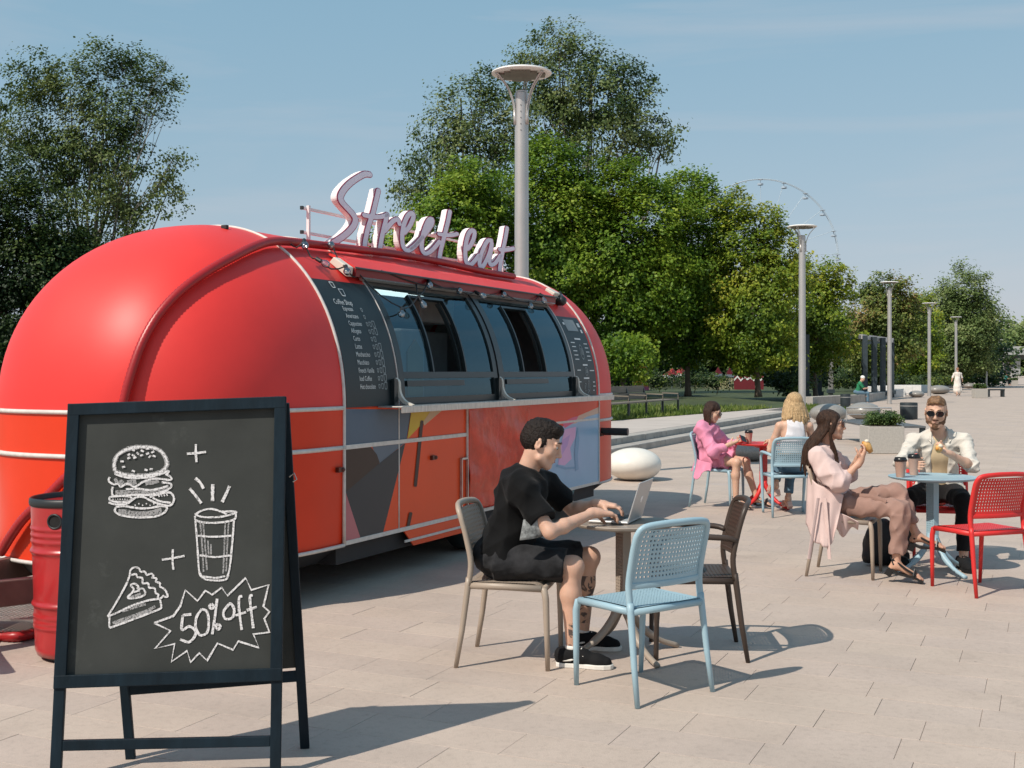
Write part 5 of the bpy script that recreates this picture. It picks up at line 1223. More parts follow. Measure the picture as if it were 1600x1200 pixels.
for pts in ([(250, 515), (380, 560), (540, 575), (720, 560), (870, 520), (970, 480), (950, 520)], [(185, 560), (170, 610), (230, 655), (300, 650), (330, 690), (420, 650), (520, 690), (640, 620), (800, 580), (990, 600), (1000, 560), (930, 520)], [(225, 690), (215, 740), (230, 810), (340, 815), (520, 800), (700, 800), (880, 760), (990, 710), (1000, 650), (880, 630)],
            [(400, 725), (560, 715), (720, 735), (860, 710), (960, 680)], [(180, 870), (190, 830), (280, 815), (420, 820), (480, 850), (400, 890), (250, 890), (180, 870)], [(170, 900), (250, 925), (400, 920), (470, 880), (540, 830), (640, 830), (720, 870), (820, 910), (960, 945), (1020, 920), (1045, 850), (1020, 790), (960, 765), (800, 800), (720, 830)],
            [(265, 960), (255, 1020), (330, 1070), (480, 1095), (660, 1100), (830, 1080), (930, 1020), (945, 960), (860, 950), (720, 975), (600, 980), (480, 965), (380, 950), (265, 960)], [(760, 840), (860, 885), (1000, 905)]): addto('burger', (stroke(Bq(pts), 3.2), M_chalk))
for pts in ([(260, 770), (500, 775), (700, 765), (900, 730), (980, 690)], [(250, 620), (290, 600)], [(310, 610), (360, 660)], [(420, 640), (540, 620)], [(660, 640), (760, 620), (840, 600)], [(300, 1020), (600, 1060), (880, 1010)]): addto('burger', (stroke(Bq(pts), 8.5), M_chs))
for k, (x, y, a) in enumerate([(440, 190, 0), (500, 200, .2), (560, 165, 0), (620, 210, .5), (690, 180, .1), (790, 180, .3), (440, 260, -.6), (500, 270, .4), (560, 245, .7), (610, 270, -.2), (690, 245, -.4), (760, 225, -.5), (350, 350, .1), (370, 425, -.2), (500, 480, .3), (670, 465, .3), (740, 455, .1), (440, 305, -.5), (520, 300, -.4), (720, 285, -.9), (780, 280, .3)]):
    addto('burger', (stroke(Bq([(x - 22 * math.cos(a), y - 22 * math.sin(a)), (x + 22 * math.cos(a), y + 22 * math.sin(a))]), 3.0, False), M_chalk))
for k in range(7): addto('burger', (stroke(Bq([(225 + 32 * k, 850), (230 + 32 * k, 866)]), 1.6, False), M_chalk)); addto('burger', (stroke(Bq([(520 + 50 * k, 930 - 20 * (k % 2)), (530 + 50 * k, 945 - 20 * (k % 2))]), 1.8, False), M_chalk))
for k in range(4): addto('burger', (stroke(Bq([(835 + 36 * k, 795 - 4 * k), (850 + 36 * k, 825 - 4 * k)]), 2, False), M_chalk))
for pts in ([(292, 709), (306, 708), (322, 706)], [(306, 694), (306, 708), (307, 722)]): addto('plus_mark', (stroke(pts, 3.6), M_chalk))
Cq = lambda pts: K(pts, .271, 230, 720)
for pts in ([(85, 570), (145, 562), (215, 548)], [(148, 510), (146, 570), (151, 628)]): addto('plus_mark_low', (stroke(Cq(pts), 3.2), M_chalk))
for pts, w_ in (([(278, 100), (305, 125), (325, 160)], 4.6), ([(245, 160), (275, 195), (312, 245)], 4.6), ([(378, 135), (377, 180), (377, 232)], 5.2), ([(475, 145), (455, 190), (432, 238)], 4.6)): addto('steam_marks', (stroke(Cq(pts), w_), M_chalk))
for pts in ([(275, 310), (330, 325), (430, 322), (510, 300), (500, 292), (430, 292)], [(275, 310), (320, 285), (375, 278), (430, 295), (460, 310)], [(275, 318), (285, 345), (360, 358), (450, 352), (505, 335), (512, 305)], [(278, 345), (290, 500), (300, 640), (320, 675)], [(500, 345), (490, 480), (475, 620), (462, 668)], [(300, 640), (330, 680), (390, 690), (450, 685), (470, 660)], [(320, 665), (390, 675), (450, 665)],
            [(292, 432), (380, 438), (485, 432)], [(302, 545), (390, 555), (480, 545)]): addto('cup_drawing', (stroke(Cq(pts), 3.0), M_chalk))
for pts in ([(305, 350), (318, 500), (325, 640)], [(322, 350), (335, 500), (345, 630)], [(450, 355), (445, 500), (438, 650)], [(470, 350), (462, 480), (455, 640)], [(350, 460), (354, 540)], [(368, 480), (368, 540)]): addto('cup_drawing', (stroke(Cq(pts), 2.6), M_chs))
Pq = lambda pts: K(pts, .125, 150, 850)
for pts in ([(425, 380), (380, 500), (260, 720), (145, 905)], [(145, 905), (260, 860), (450, 770), (650, 705), (800, 680), (850, 640)], [(170, 900), (165, 980), (170, 1045)], [(170, 1050), (350, 985), (600, 890), (790, 815), (815, 780), (800, 690)], [(425, 380), (430, 330), (470, 295), (530, 300), (560, 345), (610, 345), (635, 385), (690, 370), (720, 400), (700, 420), (755, 430), (750, 470), (800, 490), (800, 530), (850, 560), (880, 600), (895, 655), (850, 660)],
            [(440, 390), (500, 375), (520, 415), (580, 425), (585, 490), (650, 490), (665, 545), (730, 550), (745, 610), (780, 630), (770, 670)], [(430, 515), (480, 495), (530, 530), (520, 560), (590, 560), (615, 620), (560, 660), (440, 680), (395, 665), (450, 610), (470, 560), (430, 515)], [(470, 600), (550, 580)]): addto('pie_drawing', (stroke(Pq(pts), 3.0), M_chalk))
for pts in ([(210, 990), (400, 920), (600, 850), (740, 780)], [(330, 840), (480, 790), (620, 750)], [(420, 670), (520, 640), (560, 620)], [(230, 1010), (480, 920), (700, 840)]): addto('pie_drawing', (stroke(Pq(pts), 4.6), M_chs))
star = [(40, 935), (150, 895), (190, 840), (220, 745), (290, 808), (335, 748), (375, 772), (430, 730), (462, 778), (568, 675), (600, 745), (700, 715), (670, 840), (705, 870), (675, 910), (705, 988), (612, 1000), (645, 1078), (525, 1040), (495, 1090), (405, 1052), (345, 1152), (300, 1108), (250, 1162), (230, 1095), (140, 1158), (158, 1055), (45, 1082), (135, 980), (40, 935)]
addto('star_frame', (stroke(Cq(star), 3.4, False), M_chalk))
for pts in ([(205, 890), (255, 885)], [(205, 890), (200, 975), (240, 955), (275, 975), (275, 1010), (240, 1045), (190, 1030)], [(315, 855), (285, 900), (280, 960), (305, 1005), (345, 990), (355, 930), (345, 870), (315, 855)], [(370, 825), (358, 840), (372, 852), (385, 838), (370, 825)], [(403, 795), (392, 890), (375, 1000)], [(408, 940), (395, 955), (408, 972), (422, 955), (408, 940)],
            [(470, 828), (440, 870), (450, 910), (490, 905), (502, 860), (485, 825), (470, 828)], [(548, 780), (530, 790), (530, 860), (545, 975)], [(508, 892), (570, 872)], [(608, 775), (592, 785), (600, 870), (612, 965)], [(575, 862), (632, 842)]): addto('discount_text', (stroke(Cq(pts), 4.0), M_chalk))
for nm, lst in draw.items():
    m = MB()
    for q, mm in lst: m.add(q.v, q.f, 1 if mm is M_chs else 0)
    m.build(nm, [M_chalk, M_chs], board_o)
# ================================================================== PEOPLE
V3 = lambda *a: Vector(a)
def add_cyl(s, a, b, ra, rb, k=.01): s.ops.append(('cyl', np.array(a, float), np.array(b, float), ra, rb, k)); return s
Sdf.cyl = add_cyl
def basis(fwd, up):
    f = Vector(fwd).normalized(); u = Vector(up); u = (u - f * u.dot(f)).normalized(); r = f.cross(u).normalized()
    return Matrix((r, f, u)).transposed()
def body_basis(J):
    up = (J['neck'] - J['pelvis']).normalized(); r = J['hipR'] - J['hipL']; r = (r - up * r.dot(up)).normalized(); f = up.cross(r).normalized()
    return Matrix((r, f, up)).transposed()
def chest_basis(J):
    up = (J['neck'] - J['pelvis']).normalized(); r = J['shR'] - J['shL']; r = (r - up * r.dot(up)).normalized(); f = up.cross(r).normalized()
    return Matrix((r, f, up)).transposed()
def torso(s, J, g=0.0, w=1.0, k=.05, belly=0):
    B = body_basis(J); C = chest_basis(J); P, N = J['pelvis'], J['neck']; L = (N - P).length
    s.ell(P + B @ V3(0, -.01, -.0), (.165 * w + g, .115 * w + g, .115 + g), B, k)
    s.ell(P.lerp(N, .33) + B @ V3(0, .005 + belly, 0), (.140 * w + g, (.100 + belly) * w + g, .13 + g), B, k)
    s.ell(P.lerp(N, .66) + C @ V3(0, .005, 0), (.160 * w + g, .112 * w + g, .15 + g), C, k)
    s.ell(P.lerp(N, .86) + C @ V3(0, -.01, 0), (.150 * w + g, .085 * w + g, .085 + g), C, k)
    for q in ('shR', 'shL'): s.cap(N.lerp(J[q], .35) - (N - P).normalized() * .02, J[q], .055 * w + g, .052 * w + g, k * .8)
    return s
def neck_head(s, J, sc=1.0):
    H = J['head']; R_ = basis(J['hdir'], J['hup']); f = lambda *a: H + R_ @ (V3(*a) * sc)
    s.cap(J['neck'] - (J['neck'] - J['pelvis']).normalized() * .02, f(0, -.022, -.055), .058 * sc, .050 * sc, .03)
    s.ell(f(0, -.018, .035), V3(.074, .094, .082) * sc, R_, .015); s.ell(f(0, .012, -.025), V3(.064, .076, .085) * sc, R_, .03)
    s.ell(f(0, .034, -.072), V3(.045, .046, .038) * sc, R_, .025); s.ell(f(0, .066, -.100), V3(.020, .018, .016) * sc, R_, .02)
    for x in (-1, 1):
        s.ell(f(x * .040, .056, -.028), V3(.024, .022, .024) * sc, R_, .025); s.cap(f(x * .055, .02, -.07), f(x * .022, .066, -.098), .018 * sc, .016 * sc, .02)
        s.sub(f(x * .031, .094, .008), V3(.017, .016, .012) * sc, R_, .012)
        s.ell(f(x * .031, .074, .006), V3(.015, .013, .010) * sc, R_, .006)
        s.cap(f(x * .014, .086, .027), f(x * .046, .076, .025), .0085 * sc, .007 * sc, .012)
        er = R_ @ Matrix.Rotation(x * -.35, 3, 'Z'); s.ell(f(x * .078, -.008, -.006), V3(.008, .019, .030) * sc, er, .008); s.sub(f(x * .086, -.002, -.004), V3(.006, .009, .015) * sc, er, .005)
        s.ell(f(x * .012, .094, -.036), V3(.009, .009, .007) * sc, R_, .006)
    s.cap(f(0, .086, .018), f(0, .104, -.028), .0075 * sc, .0115 * sc, .010); s.ell(f(0, .107, -.031), V3(.010, .010, .009) * sc, R_, .008)
    s.cap(f(-.018, .080, -.055), f(.018, .080, -.055), .0075 * sc, k=.008); s.cap(f(-.015, .082, -.068), f(.015, .082, -.068), .0085 * sc, k=.008); s.ell(f(0, .082, -.045), V3(.014, .010, .012) * sc, R_, .012)
def arm(s, J, q, g=0.0, w=1.0, up=True, fore=True):
    S, E, W = J['sh' + q], J['el' + q], J['wr' + q]
    if up: s.cap(S, S.lerp(E, .5), .050 * w + g, .044 * w + g, .02); s.cap(S.lerp(E, .5), E, .044 * w + g, .037 * w + g, .02)
    if fore: s.cap(E, E.lerp(W, .3), .036 * w + g, .038 * w + g, .02); s.cap(E.lerp(W, .3), W, .038 * w + g, .0245 * w + g, .02)
def leg(s, J, q, g=0.0, w=1.0):
    Hp, K, A = J['hip' + q], J['kn' + q], J['an' + q]; back = -(J['toe' + q] - A).normalized()
    s.cap(Hp, Hp.lerp(K, .5), .084 * w + g, .070 * w + g, .03); s.cap(Hp.lerp(K, .5), K, .070 * w + g, .052 * w + g, .03)
    fw = (K - Hp).normalized(); s.ell(K + fw * .012, V3(.045, .045, .048) * w, None, .03)
    s.cap(K, K.lerp(A, .35) - fw * .012 * 0 + back * .012, .049 * w + g, .053 * w + g, .03); s.cap(K.lerp(A, .35) + back * .012, A, .052 * w + g, .033 * w + g, .03)
def foot(s, J, q, w=1.0):
    A, T = J['an' + q], J['toe' + q]; d = (T - A).normalized(); n = V3(0, 0, 1); hz = V3(0, 0, -1)
    heel = A - d * .035 + hz * .045 * w; ball = T - d * .045; s.cap(A, heel, .033 * w, .030 * w, .02); s.cap(A, ball, .034 * w, .026 * w, .03); s.cap(ball, T, .026 * w, .018 * w, .02)
    lat = d.cross(n).normalized()
    for i, o in enumerate((-.028, -.015, -.001, .012, .025)): s.cap(ball + lat * o * w, T + lat * o * w * 1.1 + d * (-.004 * abs(i - 1)), .0105, .009, .006)
def hand(s, W, d, pn, L=1.0, curl=(.5, .5, .4), side=1, thumb=.6, spread=.06, k=.006):
    """d = pointing direction, pn = palm normal (fingers curl toward it), side = +1 thumb along d x pn"""
    d = Vector(d).normalized(); pn = Vector(pn); pn = (pn - d * pn.dot(d)).normalized(); lat = d.cross(pn).normalized() * side
    pl = .085 * L; Kn = W + d * pl
    for o, r in ((.026, .0135), (.009, .0145), (-.009, .0145), (-.026, .0125)): s.cap(W + lat * o * .55 * L + d * .005, Kn + lat * o * L, .017 * L, r * L, .014)
    s.cap(W - d * .03, W + d * .02, .024 * L, .021 * L, .02)
    for i, (o, ln) in enumerate(((.027, .071), (.0095, .079), (-.0085, .074), (-.026, .058))):
        p = Kn + lat * o * L; a = 0; r = .0088 * L; dd = d + lat * spread * (1.5 - i) * .8
        for j, (fr, cu) in enumerate(zip((.45, .31, .24), curl)):
            a += cu * (1 + .06 * i); v = (dd * math.cos(a) + pn * math.sin(a)).normalized(); q = p + v * ln * fr * L; s.cap(p, q, r, r * .93, k); p = q; r *= .93
    t0 = W + d * .022 * L + lat * .020 * L + pn * .006; t1 = t0 + (d * .55 + lat * .75 + pn * thumb).normalized() * .040 * L; t2 = t1 + (d * .85 + lat * .35 + pn * thumb * 1.2).normalized() * .032 * L; t3 = t2 + (d * .95 + lat * .0 + pn * thumb * 1.5).normalized() * .024 * L
    s.cap(t0, t1, .014 * L, .0115 * L, .012); s.cap(t1, t2, .0108 * L, .0098 * L, k); s.cap(t2, t3, .0098 * L, .0082 * L, k)
def stud(J, H, R_, sc, par, org, brow, eyes=True, lipm=None, glasses=None, gl='wayfarer'):
    f = lambda *a: H + R_ @ (V3(*a) * sc) - org
    for x in (-1, 1):
        if eyes:
            m = MB(); m.ell(f(x * .031, .0775, .006), V3(.0125, .011, .0085) * sc, 14, 8, R_); e = m.build('eye', mat('eye white', (.7, .68, .66), .3), par, smooth=True)
            m = MB(); m.ell(f(x * .031, .0855, .003), V3(.0052, .0035, .0052) * sc, 12, 6, R_); m.build('iris', mat('dark iris', (.03, .018, .012), .2), e, smooth=True)
            m = MB(); m.tube([f(x * .018, .0865, .008), f(x * .031, .0895, .010), f(x * .044, .083, .006)], .0011 * sc, 5); m.build('eyelashes', brow, e)
        m = MB(); m.tube([f(x * .014, .0925, .030), f(x * .030, .0895, .035), f(x * .050, .076, .030)], [.0026 * sc, .0032 * sc, .0015 * sc], 6, flat=.8); m.build('eyebrow', brow, par, smooth=True)
    if lipm:
        m = MB(); m.tube([f(-.022, .080, -.060), f(-.008, .0895, -.0555), f(0, .0885, -.0565), f(.008, .0895, -.0555), f(.022, .080, -.060)], [.001, .0036, .003, .0036, .001], 6); m.tube([f(-.019, .081, -.062), f(0, .0915, -.0665), f(.019, .081, -.062)], [.001, .0048, .001], 6); m.build('lips', lipm, par, smooth=True)
    if glasses:
        g = bpy.data.objects.new('sunglasses', None); link(g, par)
        for x in (-1, 1):
            n = 18; c = V3(x * .033, .108, .004); ring = []
            for k in range(n):
                a = 2 * math.pi * k / n; sx, sz = .0265, .0205; pw = .82
                ring.append(f(c.x + sx * spw(math.cos(a), pw), c.y - .010 * (abs(c.x + sx * math.cos(a)) / .06) ** 2, c.z + sz * spw(math.sin(a), pw)))
            m = MB(); m.tube(ring, .0026 * sc, 6, closed=True); m.build('rim', glasses, g, smooth=True)
            m = MB(); m.add(ring, [tuple(range(n))]); m.build('lens', mat('dark lens', (.008, .008, .009), .08, spec=.8), g, solid=.002)
            m = MB(); m.tube([f(x * .060, .100, .012), f(x * .076, .05, .012), f(x * .080, -.005, .008), f(x * .078, -.02, -.005)], .0024 * sc, 6); m.build('temple', glasses, g)
        m = MB(); m.tube([f(-.008, .107, .010), f(0, .110, .012), f(.008, .107, .010)], .0024 * sc, 6); m.build('bridge', glasses, g)
M_skin = skin_mat('skin', (0.60, 0.36, 0.26)); M_skinf = skin_mat('skin fair', (0.60, 0.37, 0.265)); M_skint = skin_mat('skin tanned', (0.56, 0.325, 0.225))
def fabric(name, col, var=.08, bump=.5, **k): return mat(name, col, .9, var=var, scale=9, bump=bump, bscale=420, sheen=.04, spec=.12, bdist=.002, **k)
M_lip = mat('lips', (.42, .14, .12), .45)
def lm(J, q): return J[q]

# ------------------------------------------------ man at the laptop
J = dict(pelvis=V3(-.045, 6.52, .57), neck=V3(.085, 6.50, 1.03), head=V3(.165, 6.475, 1.185), hdir=V3(.93, -.17, -.34), hup=V3(.3, 0, 1),
         shR=V3(.045, 6.33, .955), shL=V3(.155, 6.67, .965), elR=V3(.20, 6.22, .735), elL=V3(.345, 6.76, .79), wrR=V3(.445, 6.42, .812), wrL=V3(.485, 6.64, .835),
         hipR=V3(-.075, 6.425, .555), hipL=V3(-.05, 6.61, .555), knR=V3(.325, 6.34, .535), knL=V3(.435, 6.66, .535), anR=V3(.325, 6.33, .095), anL=V3(.405, 6.73, .095), toeR=V3(.505, 6.285, .035), toeL=V3(.60, 6.70, .035))
org = V3(-.07, 6.5, 0)
p1 = thing('person', 'young man in a black T-shirt and black shorts typing on a laptop', 'person', org)
s = Sdf(.0055); torso(s, J, -.026); neck_head(s, J, 1.08)
for q in 'RL': arm(s, J, q); leg(s, J, q)
s.cap(J['wrR'], J['wrR'] + V3(.02, .005, 0), .026, k=.01)
hand(s, J['wrR'] + V3(.01, 0, .0), (.93, .33, -.10), (0, 0, -1), .98, (.25, .6, .45), 1, .5); hand(s, J['wrL'] + V3(.01, 0, 0), (.95, -.22, -.12), (0, 0, -1), .98, (.25, .6, .45), -1, .5)
M_tat = skin_mat('tattooed skin', (0.50, 0.30, 0.21))
nt = M_tat.node_tree; bs = nt.nodes['Principled BSDF']; src = bs.inputs['Base Color'].links[0].from_socket; tn = nd(nt, 'ShaderNodeTexNoise', Scale=11.0, Detail=2.0, Distortion=2.2); tcn = nd(nt, 'ShaderNodeTexCoord'); nt.links.new(tcn.outputs['Object'], tn.inputs[0])
rr_ = nd(nt, 'ShaderNodeValToRGB'); rr_.color_ramp.elements[0].position = .50; rr_.color_ramp.elements[0].color = (0, 0, 0, 1); rr_.color_ramp.elements[1].position = .53; rr_.color_ramp.elements[1].color = (.85, .85, .85, 1)
nt.links.new(tn.outputs[0], rr_.inputs[0]); mxn = nd(nt, 'ShaderNodeMix', data_type='RGBA'); nt.links.new(rr_.outputs[0], mxn.inputs[0]); nt.links.new(src, mxn.inputs[6]); mxn.inputs[7].default_value = (.03, .03, .035, 1); nt.links.new(mxn.outputs[2], bs.inputs['Base Color'])
bo1 = s.build('body', [M_skin, M_tat], p1, org, mi=lambda c: (((c[:, 1] > 6.58) & (c[:, 2] < .43) & (c[:, 2] > .16)) | ((c[:, 1] < 6.45) & (c[:, 2] < .24) & (c[:, 2] > .12) & (c[:, 0] > .30))).astype(int))
R1 = basis(J['hdir'], J['hup']); M_hair1 = mat('dark brown hair', (.013, .008, .006), .6, var=.5, scale=60, bump=.8, bscale=130, spec=.25)
stud(J, J['head'], R1, 1.08, p1, org, M_hair1, lipm=mat('lips man', (.40, .18, .14), .5))
h = Sdf(.0055); f = lambda *a: J['head'] + R1 @ (V3(*a) * 1.08)
h.ell(f(0, -.022, .042), V3(.085, .103, .090), R1, 0); h.ell(f(0, .02, .088), V3(.064, .066, .036), R1, .03); h.cap(f(-.035, .058, .090), f(.04, .056, .090), .022, k=.02); h.ell(f(0, -.032, .004), V3(.0865, .094, .074), R1, .02)
for x in (-1, 1): h.cap(f(x * .070, .014, .02), f(x * .0725, .012, -.014), .009, .006, .01)
h.fold(.006, .022, 5)
h.sub(f(0, .108, -.028), V3(.090, .074, .090), R1, .004); h.sub(f(0, .05, -.15), V3(.12, .14, .085), R1, .006)
for x in (-1, 1): h.sub(f(x * .088, .000, -.022), V3(.022, .024, .032), R1, .004)
h.build('hair', M_hair1, p1, org)
M_tee = fabric('black cotton', (.0065, .0065, .007), var=.15)
t = Sdf(.006); torso(t, J, .020, 1.04, .06); B = body_basis(J)
t.ell(J['pelvis'] + V3(.03, 0, .09), (.185, .135, .13), B, .06); t.ell(J['pelvis'] + V3(.01, 0, .02), (.185, .135, .09), B, .05)
for q in 'RL':
    S, E = J['sh' + q], J['el' + q]; t.cap(S, S.lerp(E, .15), .072, .074, .05); t.cyl(S.lerp(E, -.05), S.lerp(E, .74), .070, .074, .03)
t.cap(J['neck'] + V3(-.02, 0, -.005), J['neck'] + V3(-.005, 0, .005), .062, .060, .03)
t.fold(.017, .15, 12, (1, 1, 1)); t.cut(J['neck'] + V3(.02, 0, .022), (.35, 0, 1)); t.cut((0, 0, .475), (0, 0, -1)); t.build('t_shirt', M_tee, p1, org)
t = Sdf(.006); B = body_basis(J); t.ell(J['pelvis'] + V3(-.012, 0, -.012), (.20, .165, .125), B, 0)
for q in 'RL':
    Hp, K = J['hip' + q], J['kn' + q]; t.cyl(Hp, Hp.lerp(K, .90), .108, .088, .04)
t.fold(.012, .12, 8); t.cut((0, 0, .462), (0, 0, -1)) if False else None
t.build('shorts', fabric('washed black denim', (.024, .024, .026), var=.7, wear=((.10, .10, .10), 9, .64)), p1, org)
M_shoe = mat('black suede', (.010, .010, .011), .85, spec=.2); M_sole = mat('white sole', (.72, .69, .64), .5)
def sneaker(A, T, par, org, sole=True, up=None, upper=None, hi=.0, nm='shoe', stripe=False):
    d = (T - A); d.z = 0; d.normalize(); lat = V3(-d.y, d.x, 0); z0 = 0.0; H0 = V3(A.x, A.y, 0) - d * .055
    sh = bpy.data.objects.new(nm, None); link(sh, par)
    pr = lambda w: [(-.03, -.030), (.0, -.040), (.06, -.036), (.12, -.036), (.18, -.046), (.23, -.044), (.265, -.028), (.275, 0), (.265, .030), (.23, .042), (.18, .040), (.12, .032), (.06, .034), (0, .038), (-.03, .030), (-.038, 0)]
    m = MB(); m.prism([(x, y * 1.08) for x, y in pr(0)], .001, .026, lambda x, y, z: H0 + d * x + lat * y + V3(0, 0, z) - org); m.build('sole', M_sole if sole else M_shoe, sh, bevel=.004)
    u = Sdf(.005); u.cap(H0 + d * .005 + V3(0, 0, .055), H0 + d * .02 + V3(0, 0, .05), .040, .040, 0); u.cap(H0 + d * .0 + V3(0, 0, .05), H0 + d * .10 + V3(0, 0, .06), .041, .044, .02); u.cap(H0 + d * .10 + V3(0, 0, .052), H0 + d * .19 + V3(0, 0, .034), .040, .040, .03); u.cap(H0 + d * .19 + V3(0, 0, .034), H0 + d * .232 + V3(0, 0, .030), .042, .034, .02)
    u.cap(H0 + d * .010 + V3(0, 0, .075 + hi), H0 + d * .06 + V3(0, 0, .08 + hi), .042, .042, .03); u.cut((0, 0, .024), (0, 0, -1)); u.cut(H0 + V3(0, 0, .10 + hi), (0, 0, 1)); u.build('upper', upper or M_shoe, sh, org)
    for k in range(5): m = MB(); c = H0 + d * (.085 + .018 * k) + V3(0, 0, .104 - .0085 * k) - org; m.tube([c - lat * .022, c + V3(0, 0, .006), c + lat * .022], .0035, 5); m.build('lace', M_sole if stripe else M_shoe, sh)
    if stripe:
        for sd in (-1, 1):
            m = MB(); P = [(.01, .040), (.05, .046), (.09, .060), (.12, .070)]; m.tube([H0 + d * x + lat * sd * (.0460 - .02 * abs(x - .05)) + V3(0, 0, z) - org for x, z in P], [.004, .006, .005, .002], 6, flat=.5); m.build('side_stripe', M_sole, sh)
sneaker(J['anR'], J['toeR'], p1, org, stripe=True); sneaker(J['anL'], J['toeL'], p1, org, stripe=True)
for q in 'RL': m = MB(); A = J['an' + q] - org; m.lathe([(.036, -.02), (.039, 0), (.037, .012)], 20, A + V3(-.003, 0, .01)); m.build('sock', M_sole, p1, smooth=True)
# shirt print and chest badge
c0 = far(828, 826, 6.285) - org; M_print = mat('grey photo print', (.20, .21, .21), .8, var=.9, scale=26)
m = MB(); m.grid(lambda u, v: c0 + V3(-.055 + .12 * u + .02 * v, -.052 - .018 * math.sin(u * 3.1), -.055 + .11 * v + .02 * u), 6, 6); m.build('shirt_print', M_print, p1, smooth=True, solid=.002)
m = MB(); wc = J['wrL'] - org; ax_ = basis((J['wrL'] - J['elL']), (0, 0, 1)); m.tube([wc - (J['wrL'] - J['elL']).normalized() * .02 + ax_ @ V3(.029 * math.cos(a), 0, .027 * math.sin(a)) for a in [2 * math.pi * k / 20 for k in range(20)]], .004, 6, closed=True); m.build('bracelet', M_blk, p1)

# ------------------------------------------------ woman in beige
J = dict(pelvis=V3(2.515, 9.24, .565), neck=V3(2.43, 9.22, .985), head=V3(2.475, 9.18, 1.165), hdir=V3(.97, -.25, .02), hup=V3(-.05, 0, 1),
         shR=V3(2.345, 9.07, .925), shL=V3(2.50, 9.36, .925), elR=V3(2.485, 8.97, .735), elL=V3(2.66, 9.36, .76), wrR=V3(2.645, 8.99, .895), wrL=V3(2.665, 9.12, .905),
         hipR=V3(2.50, 9.15, .555), hipL=V3(2.57, 9.31, .56), knR=V3(2.90, 8.86, .545), knL=V3(2.93, 9.0, .655), anR=V3(2.875, 8.86, .13), anL=V3(3.055, 8.92, .335), toeR=V3(3.045, 8.80, .03), toeL=V3(3.235, 8.87, .255))
org = V3(2.5, 9.22, 0)
p2 = thing('person', 'long-haired woman in a pale pink blouse and dusty pink trousers eating, legs crossed', 'person', org)
s = Sdf(.0065); torso(s, J, -.015, .88); neck_head(s, J, .95)
for q in 'RL': arm(s, J, q, 0, .84); leg(s, J, q, 0, .86); foot(s, J, q, .88)
hand(s, J['wrR'], (.45, .15, .88), (-.8, .4, .3), .92, (.35, .6, .5), 1, .7); hand(s, J['wrL'], (.45, -.25, .85), (.5, -.8, -.1), .92, (.4, .6, .5), -1, .7)
s.build('body', M_skint, p2, org)
R2 = basis(J['hdir'], J['hup']); M_hair2 = mat('brown hair', (.040, .020, .012), .55, spec=.25, var=.6, scale=22, stretch=(3, 3, .35), bump=.9, bscale=70)
M_gl = mat('glasses black', (.01, .01, .01), .15)
stud(J, J['head'], R2, .95, p2, org, M_hair2, eyes=False, lipm=M_lip, glasses=mat('tortoise frame', (.05, .02, .015), .2))
def longhair(J, R_, sc, locks, mm, par, org, seed, vox=.0065, cap_=(.084, .100, .088), front=True):
    h = Sdf(vox); f = lambda *a: J['head'] + R_ @ (V3(*a) * sc)
    h.ell(f(0, -.022, .040), V3(*cap_) * sc, R_, 0); h.sub(f(0, .098, -.035), V3(.085, .075, .095) * sc, R_, .008)
    for pts, r0, r1 in locks:
        P = spline(pts, 4); n = len(P)
        for i in range(n - 1): h.cap(P[i], P[i + 1], r0 + (r1 - r0) * i / n, r0 + (r1 - r0) * (i + 1) / n, .006)
    h.fold(.003, .03, seed, (1, 1, .12)); h.build('hair', mm, par, org)
f = lambda *a: J['head'] + R2 @ (V3(*a) * .95); rr = random.Random(3); locks = []
for k in range(26):
    a = -1.25 + 2.5 * k / 25; x = math.sin(a); y = -math.cos(a); near = x
    st = f(x * .06, y * .075, .07); md = f(x * .088 + rr.uniform(-.006, .006), y * .098 - .005, -.04); e1 = J['neck'] + V3(-.03, 0, 0) + R2 @ V3(x * .11 + rr.uniform(-.01, .01), y * .095 - .02, -.0 + rr.uniform(-.02, .02)); e2 = e1 + V3(rr.uniform(-.02, .015) - .015, rr.uniform(-.015, .015), -.15 + rr.uniform(-.05, .04))
    locks.append(([st, md, e1, e2], .019, .006))
for k in range(6): locks.append(([f(.055, .045, .07), f(.083, .012, .0 - .01 * k), f(.088, -.01, -.08), J['neck'] + V3(.03 + .008 * k, -.11, -.04), J['neck'] + V3(.05 + .006 * k, -.12, -.16)], .014, .004))
longhair(J, R2, .95, locks, M_hair2, p2, org, 2)
m = MB(); m.ell(f(.080, -.006, -.04) - org, (.006, .006, .006)); m.build('earring', M_white, p2, smooth=True)
M_blo = fabric('pale pink linen', (.62, .47, .44))
t = Sdf(.007); torso(t, J, .012, .94, .06)
for q in 'RL':
    S, E, W = J['sh' + q], J['el' + q], J['wr' + q]; dn = V3(0, 0, -.02)
    t.cap(S, S.lerp(E, .5) + dn, .066, .088, .05); t.cap(S.lerp(E, .5) + dn, E + V3(-.01, 0, .01), .088, .078, .04); t.cap(E + V3(-.01, 0, .01), E.lerp(W, .22), .078, .052, .03)
    t.cyl(E.lerp(W, .15), E.lerp(W, .34), .050, .046, .01)
t.ell(J['pelvis'] + V3(-.02, 0, .03), (.175, .14, .10), body_basis(J), .05); t.cap(J['neck'] + V3(-.02, 0, -.01), J['neck'], .062, .058, .02); t.fold(.016, .12, 21); t.cut(J['neck'] + V3(.02, 0, .02), (.5, -.1, 1)); t.build('blouse', M_blo, p2, org)
